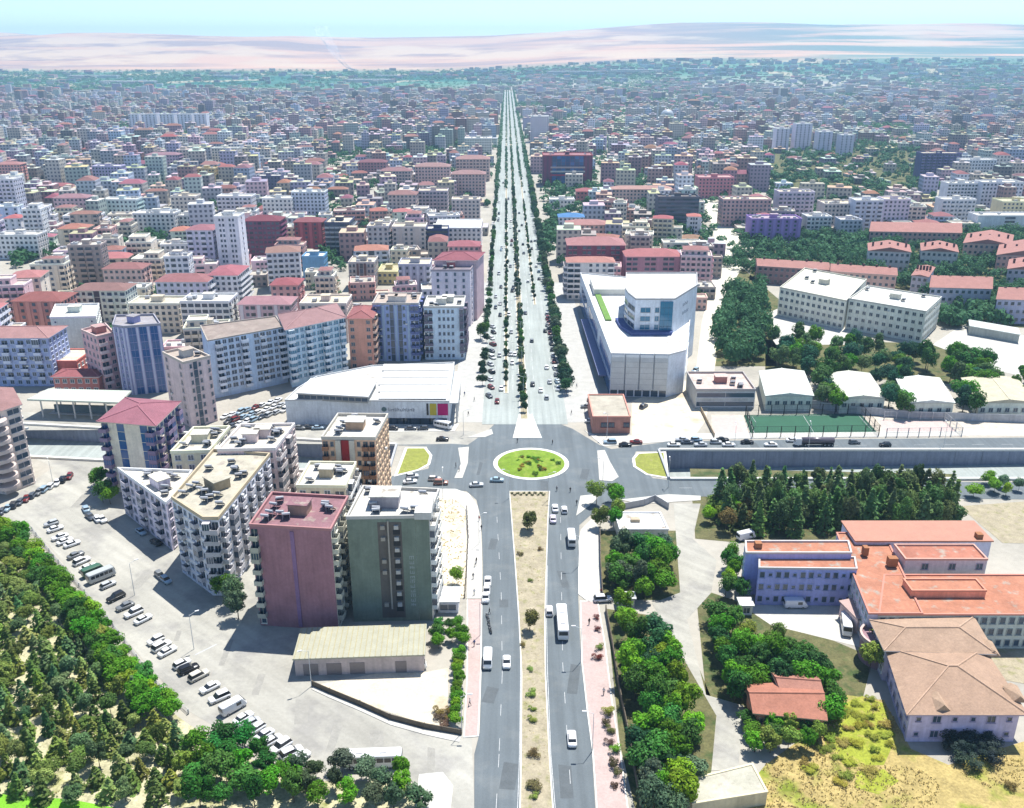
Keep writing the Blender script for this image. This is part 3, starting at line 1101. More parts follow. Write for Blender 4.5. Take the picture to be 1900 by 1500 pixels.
def para(px3, h):
    """roof corners front-left, front-right, back-right in the photo -> footprint parallelogram"""
    a, b, c = [G(p[0], p[1], h) for p in px3]
    return [a, b, c, a + c - b]

def rect(xl, xr, yt, h, depth, skew=0.0):
    a, b = G(xl, yt, h), G(xr, yt, h)
    y = (a.y + b.y) / 2
    return [Vector((a.x, y)), Vector((b.x, y)), Vector((b.x + skew, y + depth)), Vector((a.x + skew, y + depth))]

def bld(name, label, poly, h, cat='building', group=None, **kw):
    c = sum((Vector((p[0], p[1])) for p in poly), Vector((0, 0))) / len(poly)
    t = thing(name, label, cat, (c.x, c.y, 0), 0, group)
    addblock(t, poly, h, **kw)
    return t

CREAM = C3(238, 228, 205)
WHITE = C3(240, 240, 236)
TAN = C3(232, 215, 180)
ROOFW = C3(246, 243, 232)
REDR = C3(196, 92, 92)
SALM = tuple(c * 0.92 for c in C3(243, 146, 92))

# ---- foreground west cluster
t = bld('apartment_block', 'purple fronted apartment block with flat red roof, behind the long pale shed', para([(463, 977), (614, 986), (646, 925)], 26), 26,
        cat='apartment block', fl=9, wall=C3(232, 225, 205), clad={0: (0.335, 0.17, 0.195), 3: (0.335, 0.17, 0.195)}, pats={1: '*bwb', 0: 'b........', 3: '*wb'},
        roof=('flat', C3(186, 122, 128), 0.7, C3(205, 150, 150)), clutter=9, trim=C3(235, 232, 215), balcol=C3(228, 226, 205), headcol=C3(205, 170, 150))
ox, oy = t.location.x, t.location.y
P = ccw([(p[0] - ox, p[1] - oy) for p in para([(463, 977), (614, 986), (646, 925)], 26)])
e = (P[1] - P[0]).normalized()
q = P[0] + e * (P[1] - P[0]).length * 0.52
s = MB().box(-0.45, 0.45, -0.32, -0.121, 0.5, 25.4)
link('vertical_fin', s.mesh('vertical_fin', [M_WALL]), t, (0.24, 0.14, 0.25), Matrix.Translation((q.x, q.y, 0)) @ Matrix.Rotation(math.atan2(e.y, e.x), 4, 'Z'))

GP = [G(643, 964, 27), G(770, 962, 27), G(796, 962, 27), G(815, 912, 27), G(674, 906, 27)]
t = bld('apartment_block', 'dark green fronted apartment block with white flat roof, beside the main road', GP, 27, cat='apartment block', fl=9, wall=C3(235, 232, 222),
        clad={0: (0.19, 0.23, 0.18), 1: (0.19, 0.23, 0.18)}, pats={2: '*bbw', 3: '', 4: '*b'}, roof=('flat', ROOFW, 0.8, C3(225, 222, 214)), clutter=10, heads=0, trim=C3(238, 236, 228))
ox, oy = t.location.x, t.location.y
P = ccw([(p[0] - ox, p[1] - oy) for p in GP])
e = (P[1] - P[0]).normalized()
L = (P[1] - P[0]).length
A = Matrix.Rotation(math.atan2(e.y, e.x), 4, 'Z')
def onface(s):
    q = P[0] + e * s
    return Matrix.Translation((q.x, q.y, 0)) @ A
s = MB().box(-2.7, 2.7, -0.16, -0.121, 1.0, 26.2)
link('brown_bay_panel', s.mesh('brown_bay_panel', [M_WALL]), t, (0.13, 0.115, 0.10), onface(L * 0.62))
s = MB().box(-0.18, 0.18, -0.5, -0.121, 3.5, 26.6)
link('downpipe', s.mesh('downpipe', [M_TRIM]), t, (0.36, 0.33, 0.28), onface(L * 0.60))
me = cached(('ac', 1), lambda: boxg(-0.5, 0.5, -0.7, -0.162, -0.45, 0.45, 0), [M_TRIM], 'air_conditioner')
for fi in range(8):
    link('air_conditioner', me, t, (0.48, 0.46, 0.42), onface(L * 0.72) @ Matrix.Translation((0, 0, 25 - fi * 2.9)))
    if fi in (0, 1, 3, 4, 7):
        link('air_conditioner', me, t, (0.34, 0.31, 0.26), onface(L * 0.52) @ Matrix.Translation((0, 0, 25 - fi * 2.9)))
me = cached(('wd', 1), lambda: boxg(-0.8, 0.8, -0.2, -0.162, -0.6, 0.6, 0), [M_DARK], 'dark_window')
for fi in range(8):
    link('dark_window', me, t, None, onface(L * 0.72) @ Matrix.Translation((0, 0, 23.6 - fi * 2.9)))
# faded vertical lettering, illegible in the photograph: a column of pale strokes
rl = random.Random(5)
lt = MB()
for k in range(11):
    z = 16.5 - k * 1.25
    for j in range(3):
        lt.box(-0.55 + j * 0.42, -0.42 + j * 0.42, -0.145, -0.121, z, z + rl.uniform(0.5, 0.9), 0)
    zz = z + rl.choice((0.0, 0.4, 0.75))
    lt.box(-0.6, 0.5, -0.143, -0.122, zz, zz + 0.14, 0)
o = link('lettering', lt.mesh('lettering', [M_TRIM]), t, (0.34, 0.38, 0.37), onface(L * 0.93))
# rooftop superstructure of the green block
c = G(716, 935, 27) - Vector((ox, oy))
s = MB().box(-3.2, 3.2, -2.6, 2.6, 27.06, 30.0)
s.build('stair_head', M_WALL, t, C3(196, 190, 196), loc=(c.x, c.y, 0))
s = MB().box(-3.5, 3.5, -2.9, 2.9, 30.003, 30.25)
s.build('stair_head_roof', M_ROOF, t, ROOFW, loc=(c.x, c.y, 0))
c = G(788, 948, 27) - Vector((ox, oy))
s = MB().box(-1.9, 1.9, -4.4, 4.4, 27.06, 28.8)
s.build('roof_room', M_WALL, t, C3(240, 238, 230), loc=(c.x, c.y, 0))

WP = [G(319, 927, 21), G(377, 965, 21), G(405, 965, 21), G(501, 846, 21), G(396, 838, 21)]
t = bld('apartment_block', 'white apartment block with tan flat roof and dotted balconies beside the west road', WP, 21, cat='apartment block', fl=7,
        wall=C3(236, 234, 238), pats={0: '*wbw', 1: 'BB', 2: '*bw', 4: '*w'}, roof=('flat', TAN, 0.9, C3(226, 208, 176)), clutter=16, trim=C3(225, 225, 232), headcol=C3(215, 195, 160), balcol=C3(232, 228, 232))
TP = [G(219, 872, 14), G(308, 936, 14), G(319, 926, 14), G(357, 877, 14)]
t = bld('apartment_block', 'low mauve apartment wing with pointed white roof terrace, left of the tan roofed block', TP, 14, cat='apartment block', fl=5, wall=C3(214, 204, 216),
        pats={0: '*wbw', 1: 'w'}, roof=('flat', C3(246, 240, 224), 0.8), clutter=9, heads=1, trim=C3(205, 198, 205))
RP = para([(186, 782), (287, 790), (330, 748)], 23)
t = bld('apartment_tower', 'apartment tower with red hipped roof and two blue glass strips on its front', RP, 23, cat='apartment block', fl=8, wall=C3(226, 216, 196), pats={0: 'B.gp.gB'.replace('p', '.'), 1: '*bwb', 3: '*wb'},
        roof=('hip', C3(192, 104, 118), 0.22, 0.9), trim=C3(215, 205, 190), balcol=C3(182, 160, 190), glass=M_BLUEGLASS)
t = bld('apartment_block', 'pale flat roofed block between the red hipped tower and the tan roofed block', para([(317, 842), (389, 840), (427, 795)], 18), 18, cat='apartment block', fl=6, wall=C3(214, 206, 176),
        pats={0: '*w', 1: '*wb'}, roof=('flat', C3(244, 238, 222), 0.9), clutter=9, heads=1)
t = bld('apartment_block', 'pinkish apartment block with cluttered white roof, behind the tan roofed block', para([(404, 838), (511, 836), (547, 790)], 22), 22, cat='apartment block', fl=7, wall=C3(226, 200, 196),
        pats={0: '*w', 1: '*bbw'}, roof=('flat', C3(244, 236, 220), 0.9), clutter=14, heads=2, trim=C3(230, 220, 216))
BT = para([(597, 816), (696, 817), (720, 773)], 23)
t = bld('apartment_tower', 'brown striped apartment tower with bright white roof, west of the roundabout', BT, 23, cat='apartment block', fl=8, wall=C3(214, 178, 150), pats={0: 'bp.g.pbb'.replace('p', 'w').replace('g', '.'), 1: '*w', 3: '*b'},
        roof=('flat', ROOFW, 1.0, C3(232, 226, 212)), clutter=5, heads=1, headcol=C3(214, 180, 150), trim=C3(214, 190, 160), clad=None, balcol=C3(176, 130, 100))
ox, oy = t.location.x, t.location.y
P = ccw([(p[0] - ox, p[1] - oy) for p in BT])
e = (P[1] - P[0]).normalized()
L = (P[1] - P[0]).length
for s_, w_, c_ in ((0.43, 1.2, C3(176, 50, 50)), (0.31, 0.9, C3(238, 232, 214)), (0.55, 0.9, C3(238, 232, 214))):
    q = P[0] + e * L * s_
    s = MB().box(-w_, w_, -0.4, 0.0, 0, 22.9)
    link('vertical_stripe', s.mesh('vertical_stripe', [M_WALL]), t, c_, Matrix.Translation((q.x, q.y, 0)) @ Matrix.Rotation(math.atan2(e.y, e.x), 4, 'Z'))
t = bld('apartment_block', 'low apartment block with white roof and square stair hut, in front of the brown tower', para([(550, 905), (641, 906), (661, 862)], 17), 17, cat='apartment block', fl=5, wall=C3(214, 200, 176),
        pats={0: '*wb', 1: '*b'}, roof=('flat', ROOFW, 0.9), clutter=7, heads=1, headcol=C3(220, 205, 175))
# tower cut by the left frame edge
LP = [G(-95, 760, 26), G(-20, 770, 26), G(36, 752, 26), G(20, 722, 26), G(-80, 718, 26)]
t = bld('apartment_tower', 'brown and white tower with rounded balconies cut by the left frame edge', LP, 26, cat='apartment block', fl=9, wall=C3(226, 208, 196), pats={0: '*B', 1: '*wW', 2: '*w'},
        roof=('hip', C3(190, 130, 120), 0.3, 0.8, 3.5), trim=C3(232, 220, 212), balcol=C3(236, 214, 204))
ox, oy = t.location.x, t.location.y
c = G(-14, 770, 26) - Vector((ox, oy))
me = None
cm = MB().prism(circle((0, 0), 3.4, 20), -0.15, 1.0)
me = cm.mesh('round_balcony', [M_TRIM])
for fi in range(1, 9):
    link('round_balcony', me, t, C3(238, 220, 212), Matrix.Translation((c.x, c.y, fi * 2.89)))

# ---- long shed
SP = para([(546, 1224), (786, 1216), (789, 1162)], 4.3)
t = bld('storage_shed', 'long low shed with pale corrugated roof beside the west road junction', SP, 4.3, cat='shed', fl=1, wall=C3(182, 170, 166), pats={}, roof=('sheet', tuple(c * 0.72 for c in C3(244, 234, 190))))
ox, oy = t.location.x, t.location.y
P = ccw([(p[0] - ox, p[1] - oy) for p in SP])
e = P[1] - P[0]
L = e.length
e.normalize()
f = P[3] - P[0]
W_ = f.length
f.normalize()
cm = MB().box(-0.09, 0.09, -W_ / 2 - 0.3, W_ / 2 + 0.3, 0, 0.07)
me = cm.mesh('roof_rib', [M_METAL])
n = int(L / 1.1)
for i in range(n + 1):
    q = P[0] + e * L * i / n + f * W_ / 2
    link('roof_rib', me, t, tuple(c * 0.66 for c in C3(236, 224, 176)), Matrix.Translation((q.x, q.y, 4.653)) @ Matrix.Rotation(math.atan2(e.y, e.x), 4, 'Z'))
for s_, w_ in ((0.12, 1.6), (0.3, 1.6), (0.48, 1.6), (0.82, 1.2)):
    q = P[0] + e * L * s_
    cm = MB().box(-w_, w_, -0.06, 0.0, 0.1, 3.0)
    link('roller_door', cm.mesh('roller_door', [M_METAL]), t, C3(150, 142, 142), Matrix.Translation((q.x, q.y, 0)) @ Matrix.Rotation(math.atan2(e.y, e.x), 4, 'Z'))

# ---- supermarket west of the boulevard
SM = [G(529, 744, 9), G(833, 746, 9), G(843, 674, 9), G(690, 680, 9), G(588, 700, 9), G(552, 722, 9)]
t = bld('supermarket', 'wide white roofed supermarket with yellow and magenta panels on its grey front', SM, 9, cat='supermarket', fl=1, wall=C3(206, 212, 216), pats={}, roof=('flat', C3(250, 250, 246), 0.5, C3(236, 238, 238)), heads=0)
ox, oy = t.location.x, t.location.y
o0 = Vector((ox, oy))
a = G(529, 744, 9) - o0
b = G(833, 746, 9) - o0
e = (b - a)
L = e.length
e.normalize()
A = Matrix.Rotation(math.atan2(e.y, e.x), 4, 'Z')
def onf(s, y=0):
    q = a + e * s * L
    return Matrix.Translation((q.x, q.y, 0)) @ A
for nm, s0, s1, z0_, z1_, c_ in (('dark_panel', 0.862, 0.874, 3.9, 8.3, (0.05, 0.045, 0.04)), ('yellow_panel', 0.882, 0.922, 3.9, 8.3, C3(226, 206, 70)), ('magenta_panel', 0.93, 0.993, 3.9, 8.3, (0.42, 0.005, 0.13))):
    wd = (s1 - s0) * L / 2
    cm = MB().box(-wd, wd, -0.14, -0.002, z0_, z1_)
    link(nm, cm.mesh(nm, [M_TRIM]), t, c_, onf((s0 + s1) / 2))
# round emblem and grey lettering strokes
cm = MB()
cm.prism(circle((0, 0), 0.9, 18), 0, 0.1)
link('emblem', cm.mesh('emblem', [M_TRIM]), t, C3(110, 135, 135), onf(0.602) @ Matrix.Translation((0, -0.02, 6.0)) @ Matrix.Rotation(R(90), 4, 'X'))
cm = MB()
xx = 1.6
for k in range(9):
    wv = rl.uniform(0.5, 0.9)
    cm.box(xx, xx + 0.18, -0.09, -0.004, 5.3, 6.6 - 0.5 * (k % 3 == 1))
    cm.box(xx + wv - 0.18, xx + wv, -0.09, -0.004, 5.3, 6.3)
    cm.box(xx + 0.18, xx + wv - 0.18, -0.088, -0.005, 5.9 if k % 2 else 5.3, 6.05 if k % 2 else 5.45)
    xx += wv + 0.35
link('lettering', cm.mesh('lettering', [M_TRIM]), t, C3(150, 156, 166), onf(0.602))
# glazed base band
cm = MB()
npan = 26
for k in range(npan):
    link('shop_pane', cached(('sp',), lambda: boxg(-0.9, 0.9, -0.07, 0.0, 0.3, 2.7, 1), [M_TRIM, M_GLASS, M_TEAL], 'shop_pane'), t, WHITE, onf(0.47 + 0.52 * k / npan))
# raised west hall and the ribs of the east roof
hall = [G(552, 730, 11.5), G(682, 737, 11.5), G(697, 709, 11.5), G(578, 704, 11.5)]
hp = ccw([(p.x - ox, p.y - oy) for p in hall])
MB().prism(hp, 9.06, 11.4).build('raised_hall', M_WALL, t, C3(190, 190, 186))
MB().prism(inset(hp, -0.4), 11.404, 11.8).build('raised_hall_roof', M_METAL, t, C3(250, 250, 247))
pane = cached(('clere',), lambda: boxg(-1.0, 1.0, -0.06, 0.0, 9.7, 10.9, 1), [M_TRIM, M_GLASS, M_TEAL], 'clerestory_pane')
ha, hb = hp[0], hp[1]
he = (hb - ha)
hl = he.length
he.normalize()
for k in range(11):
    q = ha + he * hl * (k + 0.5) / 11
    link('clerestory_pane', pane, t, WHITE, Matrix.Translation((q.x, q.y, 0)) @ Matrix.Rotation(math.atan2(he.y, he.x), 4, 'Z'))
for k in range(5):
    y_ = 744 - 13.2 * (k + 0.5)
    qa, qb = G(705 if k < 3 else 712, y_, 9) - o0, G(829 + k * 1.3, y_, 9) - o0
    rb = MB()
    nseg = 8
    dd = (G(760, y_ - 5.5, 9) - G(760, y_ + 5.5, 9)).length / 2
    prof = [(-dd + 2 * dd * i / nseg, 0.55 + 1.2 * math.sin(math.pi * i / nseg)) for i in range(nseg + 1)]
    for i in range(nseg):
        (y0, z0_), (y1, z1_) = prof[i], prof[i + 1]
        rb.face([(qa.x, qa.y + y0, 9 + z0_), (qb.x, qb.y + y0, 9 + z0_), (qb.x, qb.y + y1, 9 + z1_), (qa.x, qa.y + y1, 9 + z1_)])
    for q in (qa, qb):
        rb.face([(q.x, q.y + y0, 9 + z0_) for y0, z0_ in prof])
    rb.build('roof_vault', M_METAL, t, C3(250, 251, 248), smooth=True)
# canopy on the boulevard side
cp = ccw([(p.x - ox, p.y - oy) for p in (G(834, 748, 8), G(850, 748, 8), G(856, 690, 8), G(844, 690, 8))])
MB().prism(cp, 7.6, 8.1).build('side_canopy', M_METAL, t, C3(250, 250, 246))
col = MB().tube((0, 0, 0), (0, 0, 7.6), 0.3, n=8).mesh('canopy_column', [M_TRIM])
for k in range(6):
    q = cp[1].lerp(cp[2], (k + 0.2) / 6.0) - Vector((0.6, 0))
    link('canopy_column', col, t, WHITE, Matrix.Translation((q.x, q.y, 0)))

# ---- curved white-blue apartment slabs north-west
t = bld('apartment_slab', 'long pale blue apartment slab with white balcony bands, left of the supermarket', [G(385, 634, 23), G(526, 608, 23), G(512, 588, 23), G(372, 606, 23)], 23, cat='apartment block', fl=8, gh=2.5,
        wall=(0.46, 0.57, 0.70), pats={0: '.BwWwB.WbWwB', 1: '*b'}, roof=('flat', C3(176, 160, 150), 0.5, C3(200, 190, 180)), trim=C3(226, 236, 248), heads=0)
t = bld('apartment_slab', 'long pale blue apartment slab with reddish hipped roof, behind the supermarket', [G(532, 612, 24), G(638, 590, 24), G(622, 566, 24), G(520, 585, 24)], 24, cat='apartment block', fl=8, gh=2.5,
        wall=(0.46, 0.60, 0.70), pats={0: 'BWwBwWBwWb', 1: '*B'}, roof=('hip', C3(196, 138, 132), 0.26, 1.0), trim=C3(230, 240, 248), glass=M_TEAL)
t = bld('apartment_tower', 'slim brown apartment tower with white roof hut and dark window columns', [G(302, 657, 24), G(340, 676, 24), G(390, 664, 24), G(352, 646, 24)], 24, cat='apartment block', fl=8,
        wall=C3(206, 186, 186), pats={0: 'w.w', 1: '.wgw.w'}, roof=('flat', C3(206, 190, 176), 0.9, C3(228, 216, 204)), trim=C3(214, 198, 196), heads=1, headcol=C3(235, 232, 226), clutter=2)
t = bld('office_tower', 'dark blue glass tower with pale vertical fins, in the north-west', [G(209, 606, 27), G(230, 609, 27), G(298, 604, 27), G(286, 586, 27), G(215, 588, 27)], 27, cat='office building', fl=9,
        wall=C3(150, 150, 190), pats={0: 'pwpwp', 1: 'pggpggpggp'}, roof=('flat', C3(182, 178, 182), 0.9, C3(190, 188, 200)), trim=C3(196, 198, 220), glass=M_BLUEGLASS, heads=1)
t = bld('apartment_block', 'pink apartment block with stepped salmon roof beside the dark blue tower', [G(151, 615, 22), G(180, 628, 22), G(212, 620, 22), G(196, 603, 22)], 22, cat='apartment block', fl=7,
        wall=C3(216, 176, 178), pats={0: '*w', 1: '*bw'}, roof=('flat', C3(230, 170, 160), 0.9, C3(240, 214, 208)), trim=C3(226, 204, 204), heads=1, headcol=C3(226, 160, 150))
t = bld('apartment_block', 'blank grey-green apartment block with bright white roof, in the north-west', para([(93, 592), (178, 590), (184, 566)], 17), 17, cat='apartment block', fl=5, wall=C3(206, 214, 204),
        pats={0: 's...s', 1: '*w'}, roof=('flat', ROOFW, 0.9), heads=1)
t = bld('apartment_block', 'blue apartment block at the left frame edge, behind the canopy', rect(-60, 88, 628, 20, 16), 20, cat='apartment block', fl=6, wall=C3(156, 170, 206), pats={0: '*bw', 1: '*w'}, roof=('hip', C3(206, 140, 130), 0.25), trim=C3(206, 214, 232))
t = bld('terracotta_hall', 'low brick-red hall with lean-to red roof beside the canopy', rect(48, 142, 672, 9, 16), 9, cat='hall', fl=2, wall=C3(190, 110, 100), pats={1: '*w'}, roof=('flat', C3(238, 226, 206), 0.6), heads=0)
addblock(t, rect(98, 182, 700, 7, 9), 7, fl=2, wall=C3(186, 120, 112), roof=('hip', C3(196, 96, 96), 0.25), pats={0: '*w'}, wallname='wing_wall')
# canopy hall
CP = [G(50, 742, 7), G(222, 748, 7), G(244, 726, 7), G(90, 722, 7)]
c = sum(CP, Vector((0, 0))) / 4
t = thing('market_canopy', 'wide pale green roofed canopy on columns, left of the red hipped tower', 'canopy', (c.x, c.y, 0))
occupy(CP)
cp = ccw([(p.x - c.x, p.y - c.y) for p in CP])
MB().prism(cp, 6.6, 7.2).build('canopy_roof', M_METAL, t, C3(222, 230, 216))
MB().prism(inset(cp, 4), 0, 0.3).build('plinth', M_CONC, t)
for k in range(5):
    for j in (0, 1):
        q = (cp[0].lerp(cp[1], (k + 0.4) / 5) if j == 0 else cp[3].lerp(cp[2], (k + 0.4) / 5)).lerp(Vector((0, 0)), 0.12)
        link('canopy_column', col, t, WHITE, Matrix.Translation((q.x, q.y, 0)) @ Matrix.Diagonal((1, 1, 0.865, 1)))
mw = MB()
cc = inset(cp, 5.5)
MB().prism(cc, 0.31, 3.2).build('kiosk_wall', M_WALL, t, C3(120, 140, 150))

# ---- towers just north of the supermarket
t = bld('apartment_block', 'slim red-brown apartment block with hipped roof, left of the blue twin block', rect(645, 690, 592, 22, 18), 22, cat='apartment block', fl=7, wall=C3(206, 150, 130), pats={0: 'w.w', 1: '*b'}, roof=('hip', C3(196, 104, 98), 0.35), trim=C3(222, 186, 166))
t = bld('apartment_block', 'dark blue apartment block with three vertical bays and white roof huts, behind the supermarket', rect(691, 776, 566, 25, 18), 25, cat='apartment block', fl=8, wall=C3(150, 164, 205), pats={0: 'bbpwgpgwpbb', 1: '*bw'},
        roof=('flat', C3(214, 196, 182), 0.9, C3(228, 222, 214)), trim=C3(168, 188, 212), balcol=C3(120, 132, 190), heads=2, headcol=C3(245, 244, 240), clutter=4)
t = bld('apartment_block', 'white fronted apartment block with dotted windows, nearest the boulevard behind the supermarket', rect(786, 860, 572, 23, 18), 23, cat='apartment block', fl=7, wall=C3(214, 232, 246), pats={0: 'bb.wwww.b', 1: '*b'},
        roof=('flat', C3(246, 244, 234), 0.9, C3(232, 230, 224)), trim=C3(214, 224, 236), balcol=C3(150, 140, 160), heads=2, headcol=C3(246, 244, 232), clutter=7)
t = bld('office_block', 'grey-pink office block with columns of narrow dark slits, west of the boulevard', rect(800, 872, 504, 27, 24, 3), 27, cat='office building', fl=9, wall=C3(206, 196, 204), pats={0: '.w.w.w.w.', 1: '*.w'},
        roof=('flat', C3(150, 140, 150), 1.0, C3(190, 176, 184)), trim=C3(196, 188, 196), heads=2, headcol=C3(206, 120, 126), clutter=6)
addblock(t, rect(806, 884, 484, 30, 18, 3), 30, fl=9, wall=C3(196, 170, 176), roof=('hip', C3(186, 90, 100), 0.25), pats={}, wallname='rear_wing_wall')

# ---- big white mall east of the boulevard
ML = [G(1134, 658, 17), G(1241, 660, 17), G(1272, 652, 17), G(1296, 514, 22) + Vector((0, 6)), G(1077, 508, 17)]
c = sum(ML, Vector((0, 0))) / 5
t = thing('shopping_mall', 'large white shopping mall with ribbed front and glazed prow, at the boulevard corner', 'shopping mall', (c.x, c.y, 0))
addblock(t, ML, 17, fl=4, wall=C3(226, 232, 238), pats={2: '.W..W.'}, roof=('flat', C3(250, 250, 248), 0.6, C3(246, 247, 247)), heads=0, trim=C3(230, 236, 242))
mx, my = c.x, c.y
mp = ccw([(p.x - mx, p.y - my) for p in ML])
a, b = mp[0], mp[1]
e = (b - a)
L = e.length
e.normalize()
A = Matrix.Rotation(math.atan2(e.y, e.x), 4, 'Z')
# four curved cladding bays with horizontal joints
for k in range(4):
    bw = L / 4 * 0.9
    cm = MB()
    prof = [(-0.9, 3.0), (-1.0, 5.0), (-1.0, 14.5), (-0.8, 16.2), (-0.2, 17.3), (0.9, 18.0), (2.4, 18.2)]
    for i in range(len(prof) - 1):
        (y0, z0_), (y1, z1_) = prof[i], prof[i + 1]
        cm.face([(-bw / 2, y0, z0_), (bw / 2, y0, z0_), (bw / 2, y1, z1_), (-bw / 2, y1, z1_)])
    for s_ in (-1, 1):
        cm.face([(s_ * bw / 2, 2.4, 3.0)] + [(s_ * bw / 2, y0, z0_) for y0, z0_ in prof])
    cm.face([(-bw / 2, -0.9, 3.0), (bw / 2, -0.9, 3.0), (bw / 2, 0, 3.0), (-bw / 2, 0, 3.0)])
    q = a + e * L * (k + 0.5) / 4
    bay = link('ribbed_bay', cm.mesh('ribbed_bay', [M_METAL]), t, C3(236, 240, 240), Matrix.Translation((q.x, q.y, 0)) @ A)
    jm = MB().box(-bw / 2, bw / 2, -1.04, -0.9, -0.06, 0.06)
    jme = cached(('joint', round(bw, 2)), lambda: (jm.v, jm.f, jm.m), [M_TRIM], 'cladding_joint')
    for zj in (5.3, 7.6, 9.9, 12.2, 14.4):
        link('cladding_joint', jme, bay, C3(190, 196, 198), Matrix.Translation((0, 0, zj)))
for k in range(7):
    q = a + e * L * (k + 0.5) / 7
    link('shop_pane', cached(('mall_sp',), lambda: boxg(-1.3, 1.3, -0.08, 0.0, 0.2, 2.8, 1), [M_TRIM, M_GLASS, M_TEAL], 'shop_pane'), t, WHITE, Matrix.Translation((q.x, q.y, 0)) @ A)
# sloped west side: slanted glass bands
a4, b4 = mp[4], mp[0]
e4 = (b4 - a4)
L4 = e4.length
e4.normalize()
A4 = Matrix.Rotation(math.atan2(e4.y, e4.x), 4, 'Z')
np_ = 14
for k in range(np_):
    q = a4 + e4 * L4 * (k + 0.5) / np_
    Mq = Matrix.Translation((q.x, q.y, 0)) @ A4
    wq = round(L4 / np_ * 0.92, 2)
    link('glass_panel', cached(('msl', wq), lambda: boxg(-wq / 2, wq / 2, -0.12, 0.0, 0.3, 6.4, 1), [M_TRIM, M_BLUEGLASS, M_TEAL], 'glass_panel'), t, WHITE, Mq)
    if k not in (0, 4, 9):
        link('glass_panel', cached(('msu', wq), lambda: boxg(-wq / 2, wq / 2, -0.12, 0.0, 8.0, 12.8, 1), [M_TRIM, M_BLUEGLASS, M_TEAL], 'glass_panel'), t, WHITE, Mq)
    link('wall_band', cached(('mwb', wq), lambda: boxg(-wq / 2, wq / 2, -0.3, 0.0, 6.6, 7.3, 0), [M_TRIM], 'wall_band'), t, C3(190, 200, 225), Mq)
cm = MB().box(-L4 * 0.3, L4 * 0.3, -3.2, 0, 4.4, 4.9)
q = a4 + e4 * L4 * 0.62
link('entrance_canopy', cm.mesh('entrance_canopy', [M_METAL]), t, C3(120, 130, 180), Matrix.Translation((q.x, q.y, 0)) @ A4)
# terrace strip of planting on the roof edge and round plinth
q0, q1 = mp[4].lerp(mp[0], 0.2) + Vector((3.0, 0)), mp[4].lerp(mp[0], 0.66) + Vector((3.0, 0))
d_ = (q1 - q0).normalized()
n_ = Vector((-d_.y, d_.x))
MB().prism(ccw([q0, q1, q1 + n_ * 2.6, q0 + n_ * 2.6]), 17.06, 17.7).build('roof_planter', pmat('planter_green', (0.13, 0.25, 0.05), fine=4, fvar=0.3), t)
# tall prow
PR = [G(1160, 537, 31), G(1166, 546, 31), G(1180, 557, 31), G(1252, 557, 31), G(1294, 531, 31), G(1293, 508, 31), G(1162, 508, 31)]
addblock(t, PR, 31, fl=9, wall=C3(226, 232, 240), pats={0: '', 2: '', 3: ''}, roof=('flat', C3(250, 250, 248), 0.7, C3(206, 206, 206)), heads=0, wallname='prow_wall')
pp = ccw([(p.x - mx, p.y - my) for p in PR])
fa, fb = pp[2], pp[3]
fe = (fb - fa)
fl_ = fe.length
fe.normalize()
AF = Matrix.Rotation(math.atan2(fe.y, fe.x), 4, 'Z')
gl = [M_TRIM, M_TEAL, M_TEAL]
for zc in (19.6, 23.2, 26.8):
    for s_, w_ in ((0.26, 3.9), (0.56, 1.5)):
        q = fa + fe * fl_ * s_
        g_ = window_geo(w_, 1.9)
        link('window', cached(('mallw', w_), lambda: g_, gl, 'window'), t, WHITE, Matrix.Translation((q.x, q.y, zc)) @ AF)
for k in range(3):
    for zc in range(5):
        q = fa + fe * fl_ * (0.69 + 0.11 * k)
        wq = round(fl_ * 0.105, 2)
        link('glass_panel', cached(('mallg', wq), lambda: boxg(-wq / 2, wq / 2, -0.5, 0.0, -1.25, 1.25, 1), gl, 'glass_panel'), t, WHITE, Matrix.Translation((q.x, q.y, 18.7 + zc * 2.6)) @ AF)
for i in (0, 1):
    q0, q1 = pp[i], pp[i + 1]
    dd = q1 - q0
    ln = round(dd.length * 0.86, 1)
    for zc in (19.6, 23.2, 26.8):
        qm = (q0 + q1) / 2
        g_ = window_geo(ln, 1.9)
        link('window', cached(('mallc', ln), lambda: g_, [M_TRIM, M_GLASS, M_TEAL], 'window'), t, WHITE, Matrix.Translation((qm.x, qm.y, zc)) @ Matrix.Rotation(math.atan2(dd.y, dd.x), 4, 'Z'))
qa = ccw([p + Vector((0, 0)) for p in inset(pp, -4.5)])
MB().prism(ccw([pp[0] + Vector((-3.6, 0.5)), pp[1] + Vector((-3.4, -2.2)), pp[2] + Vector((-1.6, -4.0)), pp[3] + Vector((-1.0, -3.4)), pp[3] + Vector((0, 0.05)), pp[2] + Vector((0.1, 0.1)), pp[1], pp[0]]), 17.07, 18.4).build('prow_plinth', M_WALL, t, C3(96, 112, 172))
# raised white box beside the prow
q = G(1122, 540, 17) - Vector((mx, my))
MB().box(-6, 11, -9, 14, 17.07, 20.0, 0).build('roof_hall', M_METAL, t, C3(250, 248, 236), loc=(q.x, q.y, 0))
